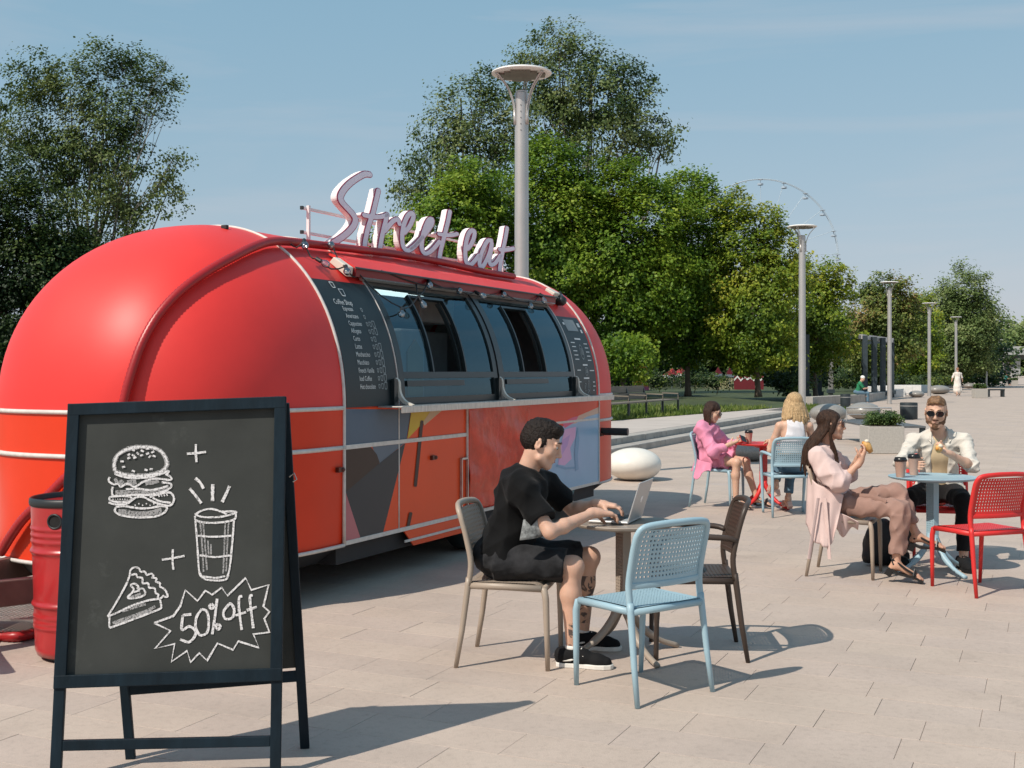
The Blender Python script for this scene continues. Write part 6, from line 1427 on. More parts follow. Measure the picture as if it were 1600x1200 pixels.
# collar and hanging tail
m = MB(); N = J['neck'] - org
for sd in (-1, 1): m.add([N + V3(-.05, -.045 * sd, .045), N + V3(.05, -.06 * sd, .02), N + V3(.085, -.045 * sd, -.055), N + V3(.01, -.095 * sd, -.005)], [(0, 1, 2, 3)])
m.build('collar', M_blo, p2, solid=.006)
def cloth(par, name, mm, pts_top, pts_bot, nu=20, nv=26, wav=.02, seed=0, org=V3(0, 0, 0), th=.005):
    rr = random.Random(seed); ph = [rr.uniform(0, 6) for _ in range(4)]; T = [Vector(p) for p in spline(pts_top, 8)]; Bt = [Vector(p) for p in spline(pts_bot, 8)]
    def fn(u, v):
        i = u * (len(T) - 1); k = min(int(i), len(T) - 2); a = T[k].lerp(T[k + 1], i - k); b = Bt[k].lerp(Bt[k + 1], i - k); p = a.lerp(b, v); n = (T[-1] - T[0]).cross(V3(0, 0, 1)).normalized()
        return p + n * (wav * (v ** .7) * (math.sin(u * 17 + ph[0] + v * 2) + .5 * math.sin(u * 31 + ph[1] - v * 3))) + V3(0, 0, .03 * v * math.sin(u * 9 + ph[2])) - org
    m = MB(); m.grid(fn, nu, nv); return m.build(name, mm, par, smooth=True, solid=th)
cloth(p2, 'blouse_tail', M_blo, [V3(2.30, 9.20, .78), V3(2.33, 9.04, .72), V3(2.44, 8.995, .68), V3(2.52, 9.0, .64)], [V3(2.27, 9.16, .38), V3(2.31, 8.98, .30), V3(2.38, 8.955, .22), V3(2.46, 8.96, .42)], wav=.012, seed=4, org=org)
cloth(p2, 'blouse_tail', M_blo, [V3(2.42, 9.01, .50), V3(2.5, 9.0, .50), V3(2.62, 8.95, .44)], [V3(2.46, 9.05, .36), V3(2.54, 9.05, .34), V3(2.64, 9.03, .38)], wav=.012, seed=9, org=org)
for x0, x1 in ((2.32, 2.245), (2.37, 2.40)): m = MB(); m.tube([V3(x0, 8.97, .62) - org, V3((x0 + x1) / 2, 8.955, .4) - org, V3(x1, 8.95, .16) - org], .016, 6, flat=.25); m.build('sash', M_blo, p2)
M_tro = fabric('dusty pink twill', (.315, .195, .160))
t = Sdf(.007); t.ell(J['pelvis'], (.165, .13, .12), body_basis(J), 0)
for q, e in (('R', .80), ('L', .72)):
    Hp, K, A = J['hip' + q], J['kn' + q], J['an' + q]; t.cap(Hp, K, .094, .070, .04); t.cap(K, K.lerp(A, .3), .070, .068, .03); t.cyl(K.lerp(A, .1), K.lerp(A, e), .068, .062, .02)
t.fold(.018, .10, 31); t.build('trousers', M_tro, p2, org)
M_belt = M_tro; m = MB(); m.tube([V3(2.60, 9.05, .63) - org, V3(2.72, 8.93, .635) - org, V3(2.80, 8.86, .60) - org], .022, 6, flat=.2); m.build('belt_end', M_tro, p2)
def heel(A, T, par, org, mm, h=.075):
    d = (T - A).normalized(); b = T - d * .05; hl = A - d * .03 + V3(0, 0, -.05); sh = bpy.data.objects.new('sandal', None); link(sh, par); lat = d.cross(V3(0, 0, 1)).normalized()
    m = MB(); P = [hl - d * .012, hl + d * .05, b, T + d * .012]; 
    for i in range(3): m.beam(P[i] + V3(0, 0, -.022) - org, P[i + 1] + V3(0, 0, -.022) - org, .074, .018)
    m.build('sole', mm, sh); dn = V3(0, 0, -1) if abs(d.z) > -1 else 0; n = lat.cross(d); n = n if n.z < 0 else -n
    m = MB(); m.beam(hl + n * .015 - org, hl + n * (.015 + h) - org, .055, .050, up=d); m.build('heel', mm, sh, bevel=.003)
    m = MB(); m.tube([b + lat * .036 - n * -.015 - org, b + V3(0, 0, .030) + lat * .02 - org, b + V3(0, 0, .030) - lat * .02 - org, b - lat * .036 - n * -.015 - org], .026, 6, flat=.3); m.build('toe_strap', mm, sh)
    m = MB(); m.tube([hl + lat * .03 - n * .02 - org, A - d * .040 + V3(0, 0, .02) - org, hl - lat * .03 - n * .02 - org], .010, 6); m.tube([b + lat * .034 - org, (b + A) / 2 + lat * .036 - org, A - d * .03 + lat * .02 + V3(0, 0, .01) - org], .009, 6); m.build('ankle_strap', mm, sh)
M_bleat = mat('black leather', (.010, .010, .010), .35)
heel(J['anR'] + V3(0, 0, .02), J['toeR'] + V3(0, 0, .01), p2, org, M_bleat, .06); heel(J['anL'], J['toeL'], p2, org, M_bleat, .06)
# food in hand
M_bun = mat('toasted bun', (.62, .36, .12), .6, var=.25, scale=30, bump=.3); M_crm = mat('cream filling', (.75, .66, .52), .6)
def food(c, d, lb, sc=1.0):
    t = thing('wrap_sandwich', lb, 'sandwich', c); d = Vector(d).normalized(); q = d.to_track_quat('Z', 'Y').to_matrix()
    m = MB(); m.lathe([(0, -.055), (.018, -.05), (.026, -.02), (.030, .01), (.026, .035), (.012, .045), (0, .044)], 18, (0, 0, 0), q); m.build('bread', M_bun, t, smooth=True)
    m = MB(); m.ell(q @ V3(.012, .012, .042), (.018, .016, .014)); m.build('filling', M_crm, t, smooth=True); m = MB(); m.ell(q @ V3(-.012, -.012, .040), (.012, .012, .012)); m.build('sauce', mat('orange filling', (.6, .25, .04), .5), t, smooth=True)
food(V3(2.715, 9.035, 1.005), (-.5, 0, .85), 'bitten rolled sandwich in the hands of the long-haired woman')

# ------------------------------------------------ bearded man
J = dict(pelvis=V3(3.60, 9.98, .575), neck=V3(3.555, 9.86, 1.06), head=V3(3.50, 9.77, 1.245), hdir=V3(-.38, -.90, -.16), hup=V3(0, -.12, 1),
         shR=V3(3.355, 9.90, .995), shL=V3(3.745, 9.80, .995), elR=V3(3.17, 9.66, .83), elL=V3(3.70, 9.52, .815), wrR=V3(3.19, 9.49, .825), wrL=V3(3.47, 9.40, .925),
         hipR=V3(3.50, 9.99, .56), hipL=V3(3.69, 9.95, .56), knR=V3(3.22, 9.62, .55), knL=V3(3.62, 9.50, .545), anR=V3(3.20, 9.68, .10), anL=V3(3.60, 9.44, .10), toeR=V3(3.14, 9.50, .035), toeL=V3(3.58, 9.25, .035))
org = V3(3.58, 9.93, 0)
p3 = thing('person', 'bearded man in sunglasses and an open off-white shirt holding food and a cup', 'person', org)
s = Sdf(.0065); torso(s, J, -.005); neck_head(s, J, 1.08)
for q in 'RL': arm(s, J, q); leg(s, J, q)
hand(s, J['wrR'], (.25, -.9, .05), (.95, .2, 0), 1, (.3, .5, .4), 1, .6); hand(s, J['wrL'], (-.75, -.25, .25), (-.1, -.3, .95), 1, (.5, .7, .5), 1, .7)
s.build('body', M_skinf, p3, org)
R3 = basis(J['hdir'], J['hup']); M_hair3 = mat('light brown hair', (.19, .10, .045), .55, var=.5, scale=50, bump=.7, bscale=120); M_beard = mat('brown beard', (.15, .075, .038), .6, var=.4, scale=90, bump=.8, bscale=160)
stud(J, J['head'], R3, 1.08, p3, org, M_hair3, eyes=False, lipm=mat('lips man', (.40, .18, .14), .5), glasses=M_gl)
f = lambda *a: J['head'] + R3 @ (V3(*a) * 1.08); h = Sdf(.006)
h.ell(f(0, -.022, .044), V3(.079, .099, .084), R3, 0); h.ell(f(0, -.034, .006), V3(.0815, .088, .070), R3, .02)
h.fold(.004, .03, 6, (.4, 1, 1))
h.sub(f(0, .120, -.026), V3(.084, .070, .090), R3, .006); h.sub(f(0, .05, -.14), V3(.12, .14, .085), R3, .006)
for k, (y0, z0, r) in enumerate(((.058, .082, .015), (.040, .100, .017), (.015, .110, .017))): h.chain([f(-.050, y0 - .02, z0 - .016), f(-.015, y0 + .012, z0 + .004), f(.028, y0 + .010, z0 + .002), f(.058, y0 - .02, z0 - .022)], [r * .7, r, r * .95, r * .6], .010)
for x in (-1, 1): h.sub(f(x * .088, .000, -.022), V3(.022, .024, .032), R3, .004)
h.build('hair', M_hair3, p3, org)
b = Sdf(.005); b.ell(f(0, .024, -.064), V3(.064, .070, .060), R3, 0); b.ell(f(0, .064, -.102), V3(.036, .028, .032), R3, .02)
for x in (-1, 1): b.cap(f(x * .069, .016, -.012), f(x * .052, .045, -.070), .012, .020, .015)
b.cap(f(-.020, .090, -.047), f(.020, .090, -.047), .006, k=.008)
b.sub(f(0, .10, -.061), V3(.019, .03, .008), R3, .003); b.sub(f(0, .09, .0), V3(.052, .07, .036), R3, .01); b.sub(f(0, -.045, -.05), V3(.075, .06, .08), R3, .01); b.fold(.004, .02, 9); b.build('beard', M_beard, p3, org)
M_lin = fabric('off white linen', (.60, .56, .50)); M_bei = fabric('beige cotton', (.56, .43, .27)); M_bkt = fabric('black trousers', (.014, .013, .014))
t = Sdf(.007); torso(t, J, .000, .98, .05); t.fold(.004, .14, 3); t.cut(J['neck'] + V3(0, 0, .0), (-.1, -.4, 1)); t.cut((0, 0, .60), (0, 0, -1)); t.build('t_shirt', M_bei, p3, org)
C3 = chest_basis(J); t = Sdf(.006); torso(t, J, .014, 1.0, .05); t.ell(J['pelvis'] + V3(0, 0, .03), (.20, .15, .10), body_basis(J), .05)
for q in 'RL':
    S, E, W = J['sh' + q], J['el' + q], J['wr' + q]; t.cap(S, E, .058, .055, .04); t.cyl(E.lerp(S, .15), E.lerp(W, .16), .056, .054, .02); t.cap(E, E + V3(0, 0, .005), .055, k=.02)
t.fold(.012, .09, 44); t.cap(J['neck'] + V3(0, .02, -.01), J['neck'] + V3(0, .02, .005), .068, .066, .02)
t.sub(J['pelvis'].lerp(J['neck'], .45) + C3 @ V3(0.005, .16, 0), (.085, .10, .40), C3, .01); t.sub(J['neck'] + C3 @ V3(0, .075, .03), (.06, .06, .08), C3, .01); t.sub(J['pelvis'] + C3 @ V3(.02, .18, 0), (.12, .12, .14), C3, .01); t.build('open_shirt', M_lin, p3, org)
m = MB(); N = J['neck'] - org
for sd in (-1, 1): m.add([N + C3 @ V3(.055 * sd, -.04, .055), N + C3 @ V3(.060 * sd, .055, .035), N + C3 @ V3(.070 * sd, .105, -.045), N + C3 @ V3(.120 * sd, .05, -.005)], [(0, 1, 2, 3)])
m.build('collar', M_lin, p3, solid=.006)
cloth(p3, 'shirt_tail', M_lin, [V3(3.77, 9.86, .62), V3(3.80, 9.95, .62), V3(3.79, 10.08, .60)], [V3(3.80, 9.82, .36), V3(3.84, 9.95, .30), V3(3.82, 10.08, .34)], wav=.014, seed=5, org=org)
t = Sdf(.007); t.ell(J['pelvis'], (.175, .135, .11), body_basis(J), 0)
for q in 'RL': Hp, K, A = J['hip' + q], J['kn' + q], J['an' + q]; t.cap(Hp, K, .098, .070, .04); t.cyl(K, K.lerp(A, .90), .066, .050, .03)
t.fold(.010, .11, 13); t.build('trousers', M_bkt, p3, org); 
for q in 'RL': sneaker(J['an' + q], J['toe' + q], p3, org, sole=False)
food(V3(3.375, 9.36, .965), (-.3, -.8, .35), 'half-eaten rolled sandwich held by the bearded man')

# ------------------------------------------------ woman in pink
J = dict(pelvis=V3(2.33, 13.90, .565), neck=V3(2.285, 13.86, .955), head=V3(2.345, 13.83, 1.105), hdir=V3(.88, -.38, -.38), hup=V3(.3, 0, 1),
         shR=V3(2.20, 13.71, .90), shL=V3(2.35, 13.99, .90), elR=V3(2.31, 13.56, .655), elL=V3(2.56, 13.98, .70), wrR=V3(2.50, 13.56, .745), wrL=V3(2.62, 13.76, .76),
         hipR=V3(2.33, 13.80, .55), hipL=V3(2.40, 13.97, .55), knR=V3(2.575, 13.56, .535), knL=V3(2.72, 13.80, .53), anR=V3(2.565, 13.56, .10), anL=V3(2.835, 13.70, .10), toeR=V3(2.72, 13.48, .03), toeL=V3(2.98, 13.62, .03))
org = V3(2.35, 13.88, 0)
p4 = thing('person', 'woman in a bright pink shirt dress and sunglasses looking at her phone', 'person', org)
s = Sdf(.008); torso(s, J, -.01, .88); neck_head(s, J, .98)
for q in 'RL': arm(s, J, q, 0, .85); leg(s, J, q, 0, .88); foot(s, J, q, .9)
hand(s, J['wrR'], (.8, .2, .25), (.1, .2, .9), .95, (.5, .6, .5), -1, .6); hand(s, J['wrL'], (.6, -.6, .1), (0, .2, .9), .95, (.5, .6, .5), 1, .6)
s.build('body', M_skinf, p4, org)
R4 = basis(J['hdir'], J['hup']); M_hair4 = mat('dark brown bob', (.036, .017, .011), .5, spec=.25, var=.5, scale=25, stretch=(3, 3, .4), bump=.8, bscale=80)
stud(J, J['head'], R4, .98, p4, org, M_hair4, eyes=False, lipm=M_lip, glasses=M_gl)
f = lambda *a: J['head'] + R4 @ (V3(*a) * .98); rr = random.Random(8); locks = []
for k in range(22):
    a = -1.5 + 3.0 * k / 21; x = math.sin(a); y = -math.cos(a); st = f(x * .06, y * .075, .07); md = f(x * .092, y * .098, -.02); e = md + V3(rr.uniform(-.01, .02), rr.uniform(-.01, .01), -.13 + rr.uniform(-.02, .02)) + R4 @ V3(x * .015, 0, 0); locks.append(([st, md, e], .021, .010))
longhair(J, R4, .98, locks, M_hair4, p4, org, 7, .008)
M_pink = fabric('pink cotton', (.72, .27, .40))
t = Sdf(.008); torso(t, J, .028, .98, .06); t.ell(J['pelvis'] + V3(.02, -.01, .0), (.20, .17, .11), body_basis(J), .05)
for q in 'RL':
    S, E, W = J['sh' + q], J['el' + q], J['wr' + q]; t.cap(S, E, .074, .070, .05); t.cap(E, E.lerp(W, .45), .068, .052, .04); t.cyl(E.lerp(W, .3), E.lerp(W, .72), .052, .042, .02)
    Hp, K = J['hip' + q], J['kn' + q]; t.cyl(Hp, Hp.lerp(K, .62), .105, .098, .05)
t.cap(J['neck'] + V3(-.01, 0, -.01), J['neck'] + V3(0, 0, .01), .066, .062, .02); t.fold(.018, .14, 61); t.cut(J['neck'] + V3(.02, 0, .03), (.4, -.1, 1)); t.build('shirt_dress', M_pink, p4, org)
m = MB(); N = J['neck'] - org
for sd in (-1, 1): m.add([N + V3(-.05, -.05 * sd, .055), N + V3(.055, -.055 * sd, .03), N + V3(.10, -.06 * sd, -.04), N + V3(.02, -.11 * sd, -.0)], [(0, 1, 2, 3)])
m.build('collar', M_pink, p4, solid=.006)
cloth(p4, 'dress_hem', M_pink, [V3(2.15, 13.86, .58), V3(2.17, 13.70, .55), V3(2.30, 13.64, .52)], [V3(2.10, 13.84, .40), V3(2.13, 13.66, .36), V3(2.28, 13.60, .43)], wav=.012, seed=2, org=org)
for q in 'RL': heel(J['an' + q] + V3(0, 0, .01), J['toe' + q] + V3(0, 0, .02), p4, org, M_bleat, .02)
ph = thing('phone', 'red phone in the hands of the woman in pink', 'phone', V3(2.655, 13.60, .80), rot=(.5, .35, .2)); m = MB(); m.box((0, 0, 0), (.075, .15, .010)); m.build('phone_case', mat('phone red', (.45, .02, .02), .3), ph, bevel=.004); m = MB(); m.box((0, 0, .0055), (.068, .14, .001)); m.build('phone_screen', M_blk, ph)

# ------------------------------------------------ blonde woman from behind
J = dict(pelvis=V3(3.10, 13.02, .575), neck=V3(3.115, 13.10, 1.04), head=V3(3.13, 13.16, 1.215), hdir=V3(-.25, .95, -.05), hup=V3(0, 0, 1),
         shR=V3(3.285, 13.10, .975), shL=V3(2.955, 13.08, .975), elR=V3(3.37, 13.20, .73), elL=V3(2.865, 13.14, .70), wrR=V3(3.20, 13.42, .78), wrL=V3(2.93, 13.42, .79),
         hipR=V3(3.19, 13.04, .56), hipL=V3(3.01, 13.04, .56), knR=V3(3.18, 13.48, .54), knL=V3(3.04, 13.46, .64), anR=V3(3.13, 13.42, .14), anL=V3(2.96, 13.30, .30), toeR=V3(3.12, 13.56, .03), toeL=V3(2.93, 13.46, .22))
org = V3(3.1, 13.05, 0)
p5 = thing('person', 'blonde woman in a white sleeveless top and jeans seen from behind', 'person', org)
s = Sdf(.008); torso(s, J, -.006, .92); neck_head(s, J, 1.0)
for q in 'RL': arm(s, J, q, 0, .9); leg(s, J, q, 0, .88); foot(s, J, q, .85)
for q, sd in (('R', -1), ('L', 1)): hand(s, J['wr' + q], (-.1, .9, 0), (0, 0, -1), .92, (.3, .4, .3), sd, .5)
s.build('body', M_skinf, p5, org)
R5 = basis(J['hdir'], J['hup']); M_hair5 = mat('blonde hair', (.50, .34, .18), .5, spec=.25, var=.45, scale=26, stretch=(4, 4, .3), bump=.9, bscale=80)
f = lambda *a: J['head'] + R5 @ (V3(*a) * 1.05); rr = random.Random(5); locks = []
for row in range(3):
    for k in range(30):
        a = -1.75 + 3.5 * (k + .33 * row) / 29; x = math.sin(a); y = -math.cos(a); rsc = 1 + .07 * row
        st = f(x * .05, y * .06, .085); md = f(x * .093 * rsc, y * .102 * rsc, -.01); e = f(x * .125 * rsc + rr.uniform(-.012, .012), y * .105 * rsc - .02, -.13); e2 = e + V3(rr.uniform(-.03, .03), rr.uniform(-.015, .01), -.11 + .03 * row + rr.uniform(-.09, .05)); locks.append(([st, md, e, e2], .014, .003))
longhair(J, R5, 1.05, locks, M_hair5, p5, org, 3, .008)
t = Sdf(.008); torso(t, J, .010, .94, .05); t.fold(.008, .1, 71)
for sd in (-1, 1): t.sub(J['neck'] + V3(sd * .20, -.0, -.06), (.115, .25, .20), None, .01)
t.sub(J['neck'] + V3(0, 0, .08), (.075, .2, .085), None, .01); t.cut((0, 0, .66), (0, 0, -1)); t.build('white_top', fabric('white cotton', (.68, .66, .68)), p5, org)
M_jean = fabric('blue jeans', (.10, .17, .23), var=.3, wear=((.22, .32, .4), 7, .6))
t = Sdf(.008); t.ell(J['pelvis'] + V3(0, -.01, .0), (.185, .14, .125), body_basis(J), 0)
for q in 'RL': Hp, K, A = J['hip' + q], J['kn' + q], J['an' + q]; t.cap(Hp, K, .094, .066, .04); t.cyl(K, K.lerp(A, .86), .062, .050, .03)
t.fold(.007, .1, 15); t.cut((0, 0, .68), (0, 0, 1)); t.build('jeans', M_jean, p5, org)
m = MB(); m.tube([V3(3.1 + .172 * math.cos(a), 13.015 + .13 * math.sin(a), .675) - org for a in [2 * math.pi * k / 30 for k in range(30)]], .013, 6, closed=True); m.build('belt', mat('tan belt', (.30, .17, .07), .5), p5, smooth=True)
M_nude = mat('nude leather', (.62, .42, .36), .4)
for q in 'RL': heel(J['an' + q], J['toe' + q], p5, org, M_nude, .07)

# ------------------------------------------------ far people
def simple(name, lb, J, mats, org, vox=.02, hairc=(.05, .03, .02), cap=None, dress=False):
    p = thing('person', lb, 'person', org); s = Sdf(vox); torso(s, J, -.01, .95); neck_head(s, J, 1.05)
    for q in 'RL': arm(s, J, q); leg(s, J, q); s.cap(J['an' + q], J['toe' + q], .04, .03)
    s.build('body', M_skin, p, org)
    for q in 'RL':
        pass
    t = Sdf(vox); torso(t, J, .02, 1.0)
    for q in 'RL': t.cyl(J['sh' + q], J['sh' + q].lerp(J['el' + q], .85 if not dress else 1.0), .07, .065, .03)
    if dress: t.chain([J['pelvis'] + V3(0, 0, .1), J['pelvis'] + V3(0, 0, -.4), J['pelvis'] + V3(0, 0, -.62)], [.18, .24, .27], .05)
    t.fold(.02, .2, 3); t.build('top', mats[0], p, org)
    if not dress:
        t = Sdf(vox); t.ell(J['pelvis'], (.19, .17, .12), None, 0)
        for q in 'RL': t.cap(J['hip' + q], J['kn' + q], .10, .075, .04); t.cyl(J['kn' + q], J['kn' + q].lerp(J['an' + q], .9), .07, .06, .03)
        t.build('trousers', mats[1], p, org)
    h = Sdf(vox * .7); R_ = basis(J['hdir'], J['hup']); h.ell(J['head'] + R_ @ V3(0, -.02, .05), (.092, .108, .092), R_, 0); h.sub(J['head'] + R_ @ V3(0, .1, -.04), (.09, .08, .1), R_); h.build('cap' if cap else 'hair', cap or mat('far hair ' + str(hairc), hairc, .6), p, org)
    return p
g0 = V3(15.9, 54.5, 0); o_ = lambda x, y, z: g0 + V3(x, y, z)
J = dict(pelvis=o_(0, 0, .62), neck=o_(.14, -.05, 1.08), head=o_(.22, -.08, 1.24), hdir=V3(.8, -.5, -.4), hup=V3(.3, 0, 1), shR=o_(.05, -.25, 1.0), shL=o_(.22, .18, 1.0), elR=o_(.2, -.3, .78), elL=o_(.38, .15, .78), wrR=o_(.42, -.2, .8), wrL=o_(.5, .02, .82),
         hipR=o_(0, -.1, .6), hipL=o_(.03, .1, .6), knR=o_(.42, -.2, .58), knL=o_(.45, .05, .58), anR=o_(.42, -.2, .12), anL=o_(.46, .05, .12), toeR=o_(.6, -.25, .05), toeL=o_(.62, 0, .05))
simple('person', 'man in a green T-shirt and white cap sitting on the low ledge', J, (fabric('green cotton', (.03, .19, .09)), M_jean), g0, .022, cap=M_white)
g0 = at(1496, 619); o_ = lambda x, y, z: g0 + V3(x, y, z)
J = dict(pelvis=o_(0, 0, 1.0), neck=o_(0, -.02, 1.50), head=o_(.0, -.03, 1.68), hdir=V3(.1, 1, -.1), hup=V3(0, 0, 1), shR=o_(.2, 0, 1.43), shL=o_(-.2, 0, 1.43), elR=o_(.30, .03, 1.15), elL=o_(-.32, -.03, 1.15), wrR=o_(.36, .08, .92), wrL=o_(-.38, -.02, .92),
         hipR=o_(.1, 0, .96), hipL=o_(-.1, 0, .96), knR=o_(.12, .10, .52), knL=o_(-.1, -.05, .52), anR=o_(.14, -.02, .1), anL=o_(-.1, -.25, .14), toeR=o_(.15, .18, .04), toeL=o_(-.1, -.08, .04))
simple('person', 'woman in a long pale dress walking away down the promenade', J, (fabric('pale dress', (.72, .66, .60)), None), g0, .024, (.25, .12, .06), dress=True)
g0 = at(1507, 604) + V3(1.0, 6, 0)
for k, (dx, col, lb) in enumerate(((4.2, (.02, .03, .06), 'small dark-clothed person sitting by the scooters, on the left'), (6.3, (.03, .16, .14), 'small person in teal sitting by the scooters, on the right'))):
    gg = g0 + V3(dx, k * 1.5, 0); o_ = lambda x, y, z: gg + V3(x, y, z)
    J = dict(pelvis=o_(0, 0, .62), neck=o_(.1, -.02, 1.08), head=o_(.15, -.03, 1.26), hdir=V3(.8, -.5, -.3), hup=V3(.2, 0, 1), shR=o_(.05, -.2, 1.0), shL=o_(.1, .2, 1.0), elR=o_(.2, -.3, .78), elL=o_(.3, .2, .78), wrR=o_(.42, -.2, .75), wrL=o_(.5, .1, .75),
         hipR=o_(0, -.1, .6), hipL=o_(0, .1, .6), knR=o_(.45, -.15, .55), knL=o_(.45, .15, .55), anR=o_(.45, -.15, .12), anL=o_(.46, .15, .12), toeR=o_(.6, -.2, .05), toeL=o_(.62, .12, .05))
    simple('person', lb, J, (fabric('far top %d' % k, col), M_bkt), gg, .03)
# ================================================================== BACKGROUND THINGS
M_steel = mat('lamp aluminium', (0.50, 0.48, 0.46), 0.38, metal=0.55, var=0.06, scale=3, bump=0.05)
M_led = mat('lamp underside', (0.16, 0.15, 0.125), 0.7)
M_white = mat('white paint', (0.78, 0.76, 0.73), 0.6, var=0.05)
M_dkmetal = mat('dark metal', (0.035, 0.045, 0.05), 0.5, var=0.15, metal=0.3)
M_stone = mat('polished grey stone', (0.25, 0.235, 0.215), 0.3, var=0.22, scale=35, bump=0.05, bscale=200, spec=0.6)
M_wstone = mat('white stone', (0.74, 0.70, 0.63), 0.35, var=0.05, scale=8, wear=((0.5, 0.45, 0.38), 9, 0.70))
M_wood = mat('bench wood', (0.17, 0.145, 0.115), 0.7, var=0.3, scale=4, stretch=(0.4, 0.4, 6), bump=0.3)
M_planter = mat('planter concrete', (0.40, 0.375, 0.34), 0.85, var=0.14, scale=30, bump=0.4, bscale=120)
lamp = thing('street_lamp', 'tall aluminium street lamp with a round disc head rising behind the food truck', 'street lamp', (0.139, 17.13, 0), group='street lamps along the promenade')
m = MB(); m.lathe([(0.105, 0), (0.105, 1.5), (0.098, 5.56), (0.098, 5.60), (0.085, 5.61), (0.085, 5.63)], 20); m.build('pole', M_steel, lamp, angle=40)
m = MB(); m.lathe([(0.13, 0), (0.13, 0.05), (0.108, 0.06)], 20); m.build('base_collar', M_steel, lamp, angle=40)
m = MB(); m.lathe([(0.0, 5.925), (0.40, 5.915), (0.433, 5.90), (0.437, 5.885), (0.42, 5.872), (0.0, 5.872)], 40); m.build('disc_head', M_white, lamp, angle=30)
m = MB()
poly = [(-.35, -.10), (-.25, -.10), (-.25, -.2), (-.16, -.2), (-.16, -.29), (.12, -.29), (.12, -.22), (.22, -.22), (.22, -.12), (.34, -.12), (.34, .08), (.26, .08), (.26, .2), (.15, .2), (.15, .3), (-.14, .3), (-.14, .22), (-.26, .22), (-.26, .1), (-.35, .1)]
m.prism(poly, 5.845, 5.871); m.build('light_panel', M_led, lamp)
for k, a in enumerate((200, 320, 80)):
    a = math.radians(a); d = Vector((math.cos(a), math.sin(a), 0)); m = MB()
    pts = [Vector((0, 0, z)) + d * r for r, z in ((0.104, 5.14), (0.108, 5.35), (0.145, 5.52), (0.22, 5.68), (0.33, 5.81), (0.39, 5.865))]
    for s in (-1, 1):
        sd = Vector((-d.y, d.x, 0)) * 0.018 * s; m.tube([Vector(p) + sd for p in spline(pts, 3)], 0.011, 6)
    m.tube([pts[0], pts[1]], 0.022, 6); m.build('bracket', M_steel, lamp, smooth=True)
m = MB(); [m.ell((-0.012, -0.104, 5.05 + 0.09 * i), (0.008, 0.004, 0.008), 6, 4) for i in range(5)]; m.build('bolt', M_dkmetal, lamp)
for (x, y, lb) in ((8.65, 35.3, 'second street lamp from the food truck, behind the blonde woman'), (18.3, 57.4, 'third street lamp from the food truck, beside the pergola'),
                   (26.5, 75.2, 'fourth street lamp from the food truck, above the bearded man'), (35.4, 94.4, 'fifth street lamp from the food truck, behind the walking woman'),
                   (45.7, 114.1, 'sixth street lamp from the food truck, beside the parked scooters'), (57.6, 142, 'seventh street lamp from the food truck, behind the round sign'),
                   (66.7, 162, 'eighth street lamp, second from the far end of the row'), (76.8, 185, 'farthest street lamp of the row, before the bridge')):
    dup(lamp, lb, (x, y, 0), R.uniform(0, 2))

# polished pebble-shaped seats
def pebble(px, py_bottom, rx, h, lb, mm, ry=None, name='stone_seat'):
    p = at(px, py_bottom); s = Sdf(max(0.012, rx / 40)); p.y += rx * 0.55
    s.ell((0, 0, h * 0.5), (rx, ry or rx * 0.85, h * 0.5), Matrix.Rotation(R.uniform(0, 3), 3, 'Z'), k=0); s.ell((rx * .15, 0, h * 0.46), (rx * 0.8, rx * 0.7, h * 0.44), k=0.1); s.cut((0, 0, 0.012), (0, 0, -1))
    o = s.build(name, mm, None); o.location = (p.x, p.y, 0); return tag(o, lb, 'stone seat', group='pebble-shaped stone seats')
pebble(991, 752, 0.40, 0.46, 'glossy white pebble-shaped seat behind the laptop', M_wstone, 0.40)
pebble(1170, 721, 0.40, 0.34, 'speckled dark grey pebble seat behind the small red table', M_stone)
pebble(1298, 661, 0.56, 0.58, 'grey pebble seat behind the long-haired woman in beige', M_stone)
pebble(1353, 656, 0.54, 0.56, 'round grey pebble seat right behind the green planter bin', M_stone)
pebble(1434, 621, 0.50, 0.40, 'small grey pebble seat left of the bearded man\'s head', M_stone)
pebble(1470, 616, 0.78, 0.62, 'large flat grey pebble seat above the bearded man\'s head', M_stone)
pebble(1517, 607, 0.6, 0.5, 'far grey pebble seat behind the walking woman', M_stone)

# long wooden bench with metal legs on the raised path
b0 = at(953, 658, .262); b1 = at(1061, 646, .262); bd = (b1 - b0); BL = bd.length
bench = thing('park_bench', 'long dark wooden slatted bench with metal legs on the raised path', 'bench', b0, math.atan2(bd.y, bd.x))
BW = 0.55
for i in range(5):
    x = BL * i / 4
    for y in (0.03, BW):
        m = MB(); m.box((x, y, 0.21), (0.06, 0.05, 0.42)); m.build('leg', M_dkmetal, bench, bevel=0.004)
    if i < 4:
        m = MB(); m.beam((x, BW, 0.42), (x, BW + .12, 0.88), 0.06, 0.05); m.build('back_post', M_dkmetal, bench)
    m = MB(); m.beam((x, 0.02, 0.62), (x, BW, 0.64), 0.06, 0.035); m.tube([(x, 0.03, .42), (x, .03, .62)], .015, 6); m.build('armrest', M_wood, bench)
for j in range(4):
    for i in range(4):
        m = MB(); m.box((BL * (i + .5) / 4, 0.07 + j * 0.14, 0.44), (BL / 4 - 0.02, 0.125, 0.035)); m.build('seat_slat', M_wood, bench, bevel=0.004)
for j in range(2):
    for i in range(3):
        m = MB(); m.box((BL * (i + .5) / 4, BW + 0.05 + j * 0.05, 0.585 + j * 0.205), (BL / 4 - 0.015, 0.035, 0.19)); m.build('back_slat', M_wood, bench, bevel=0.004)

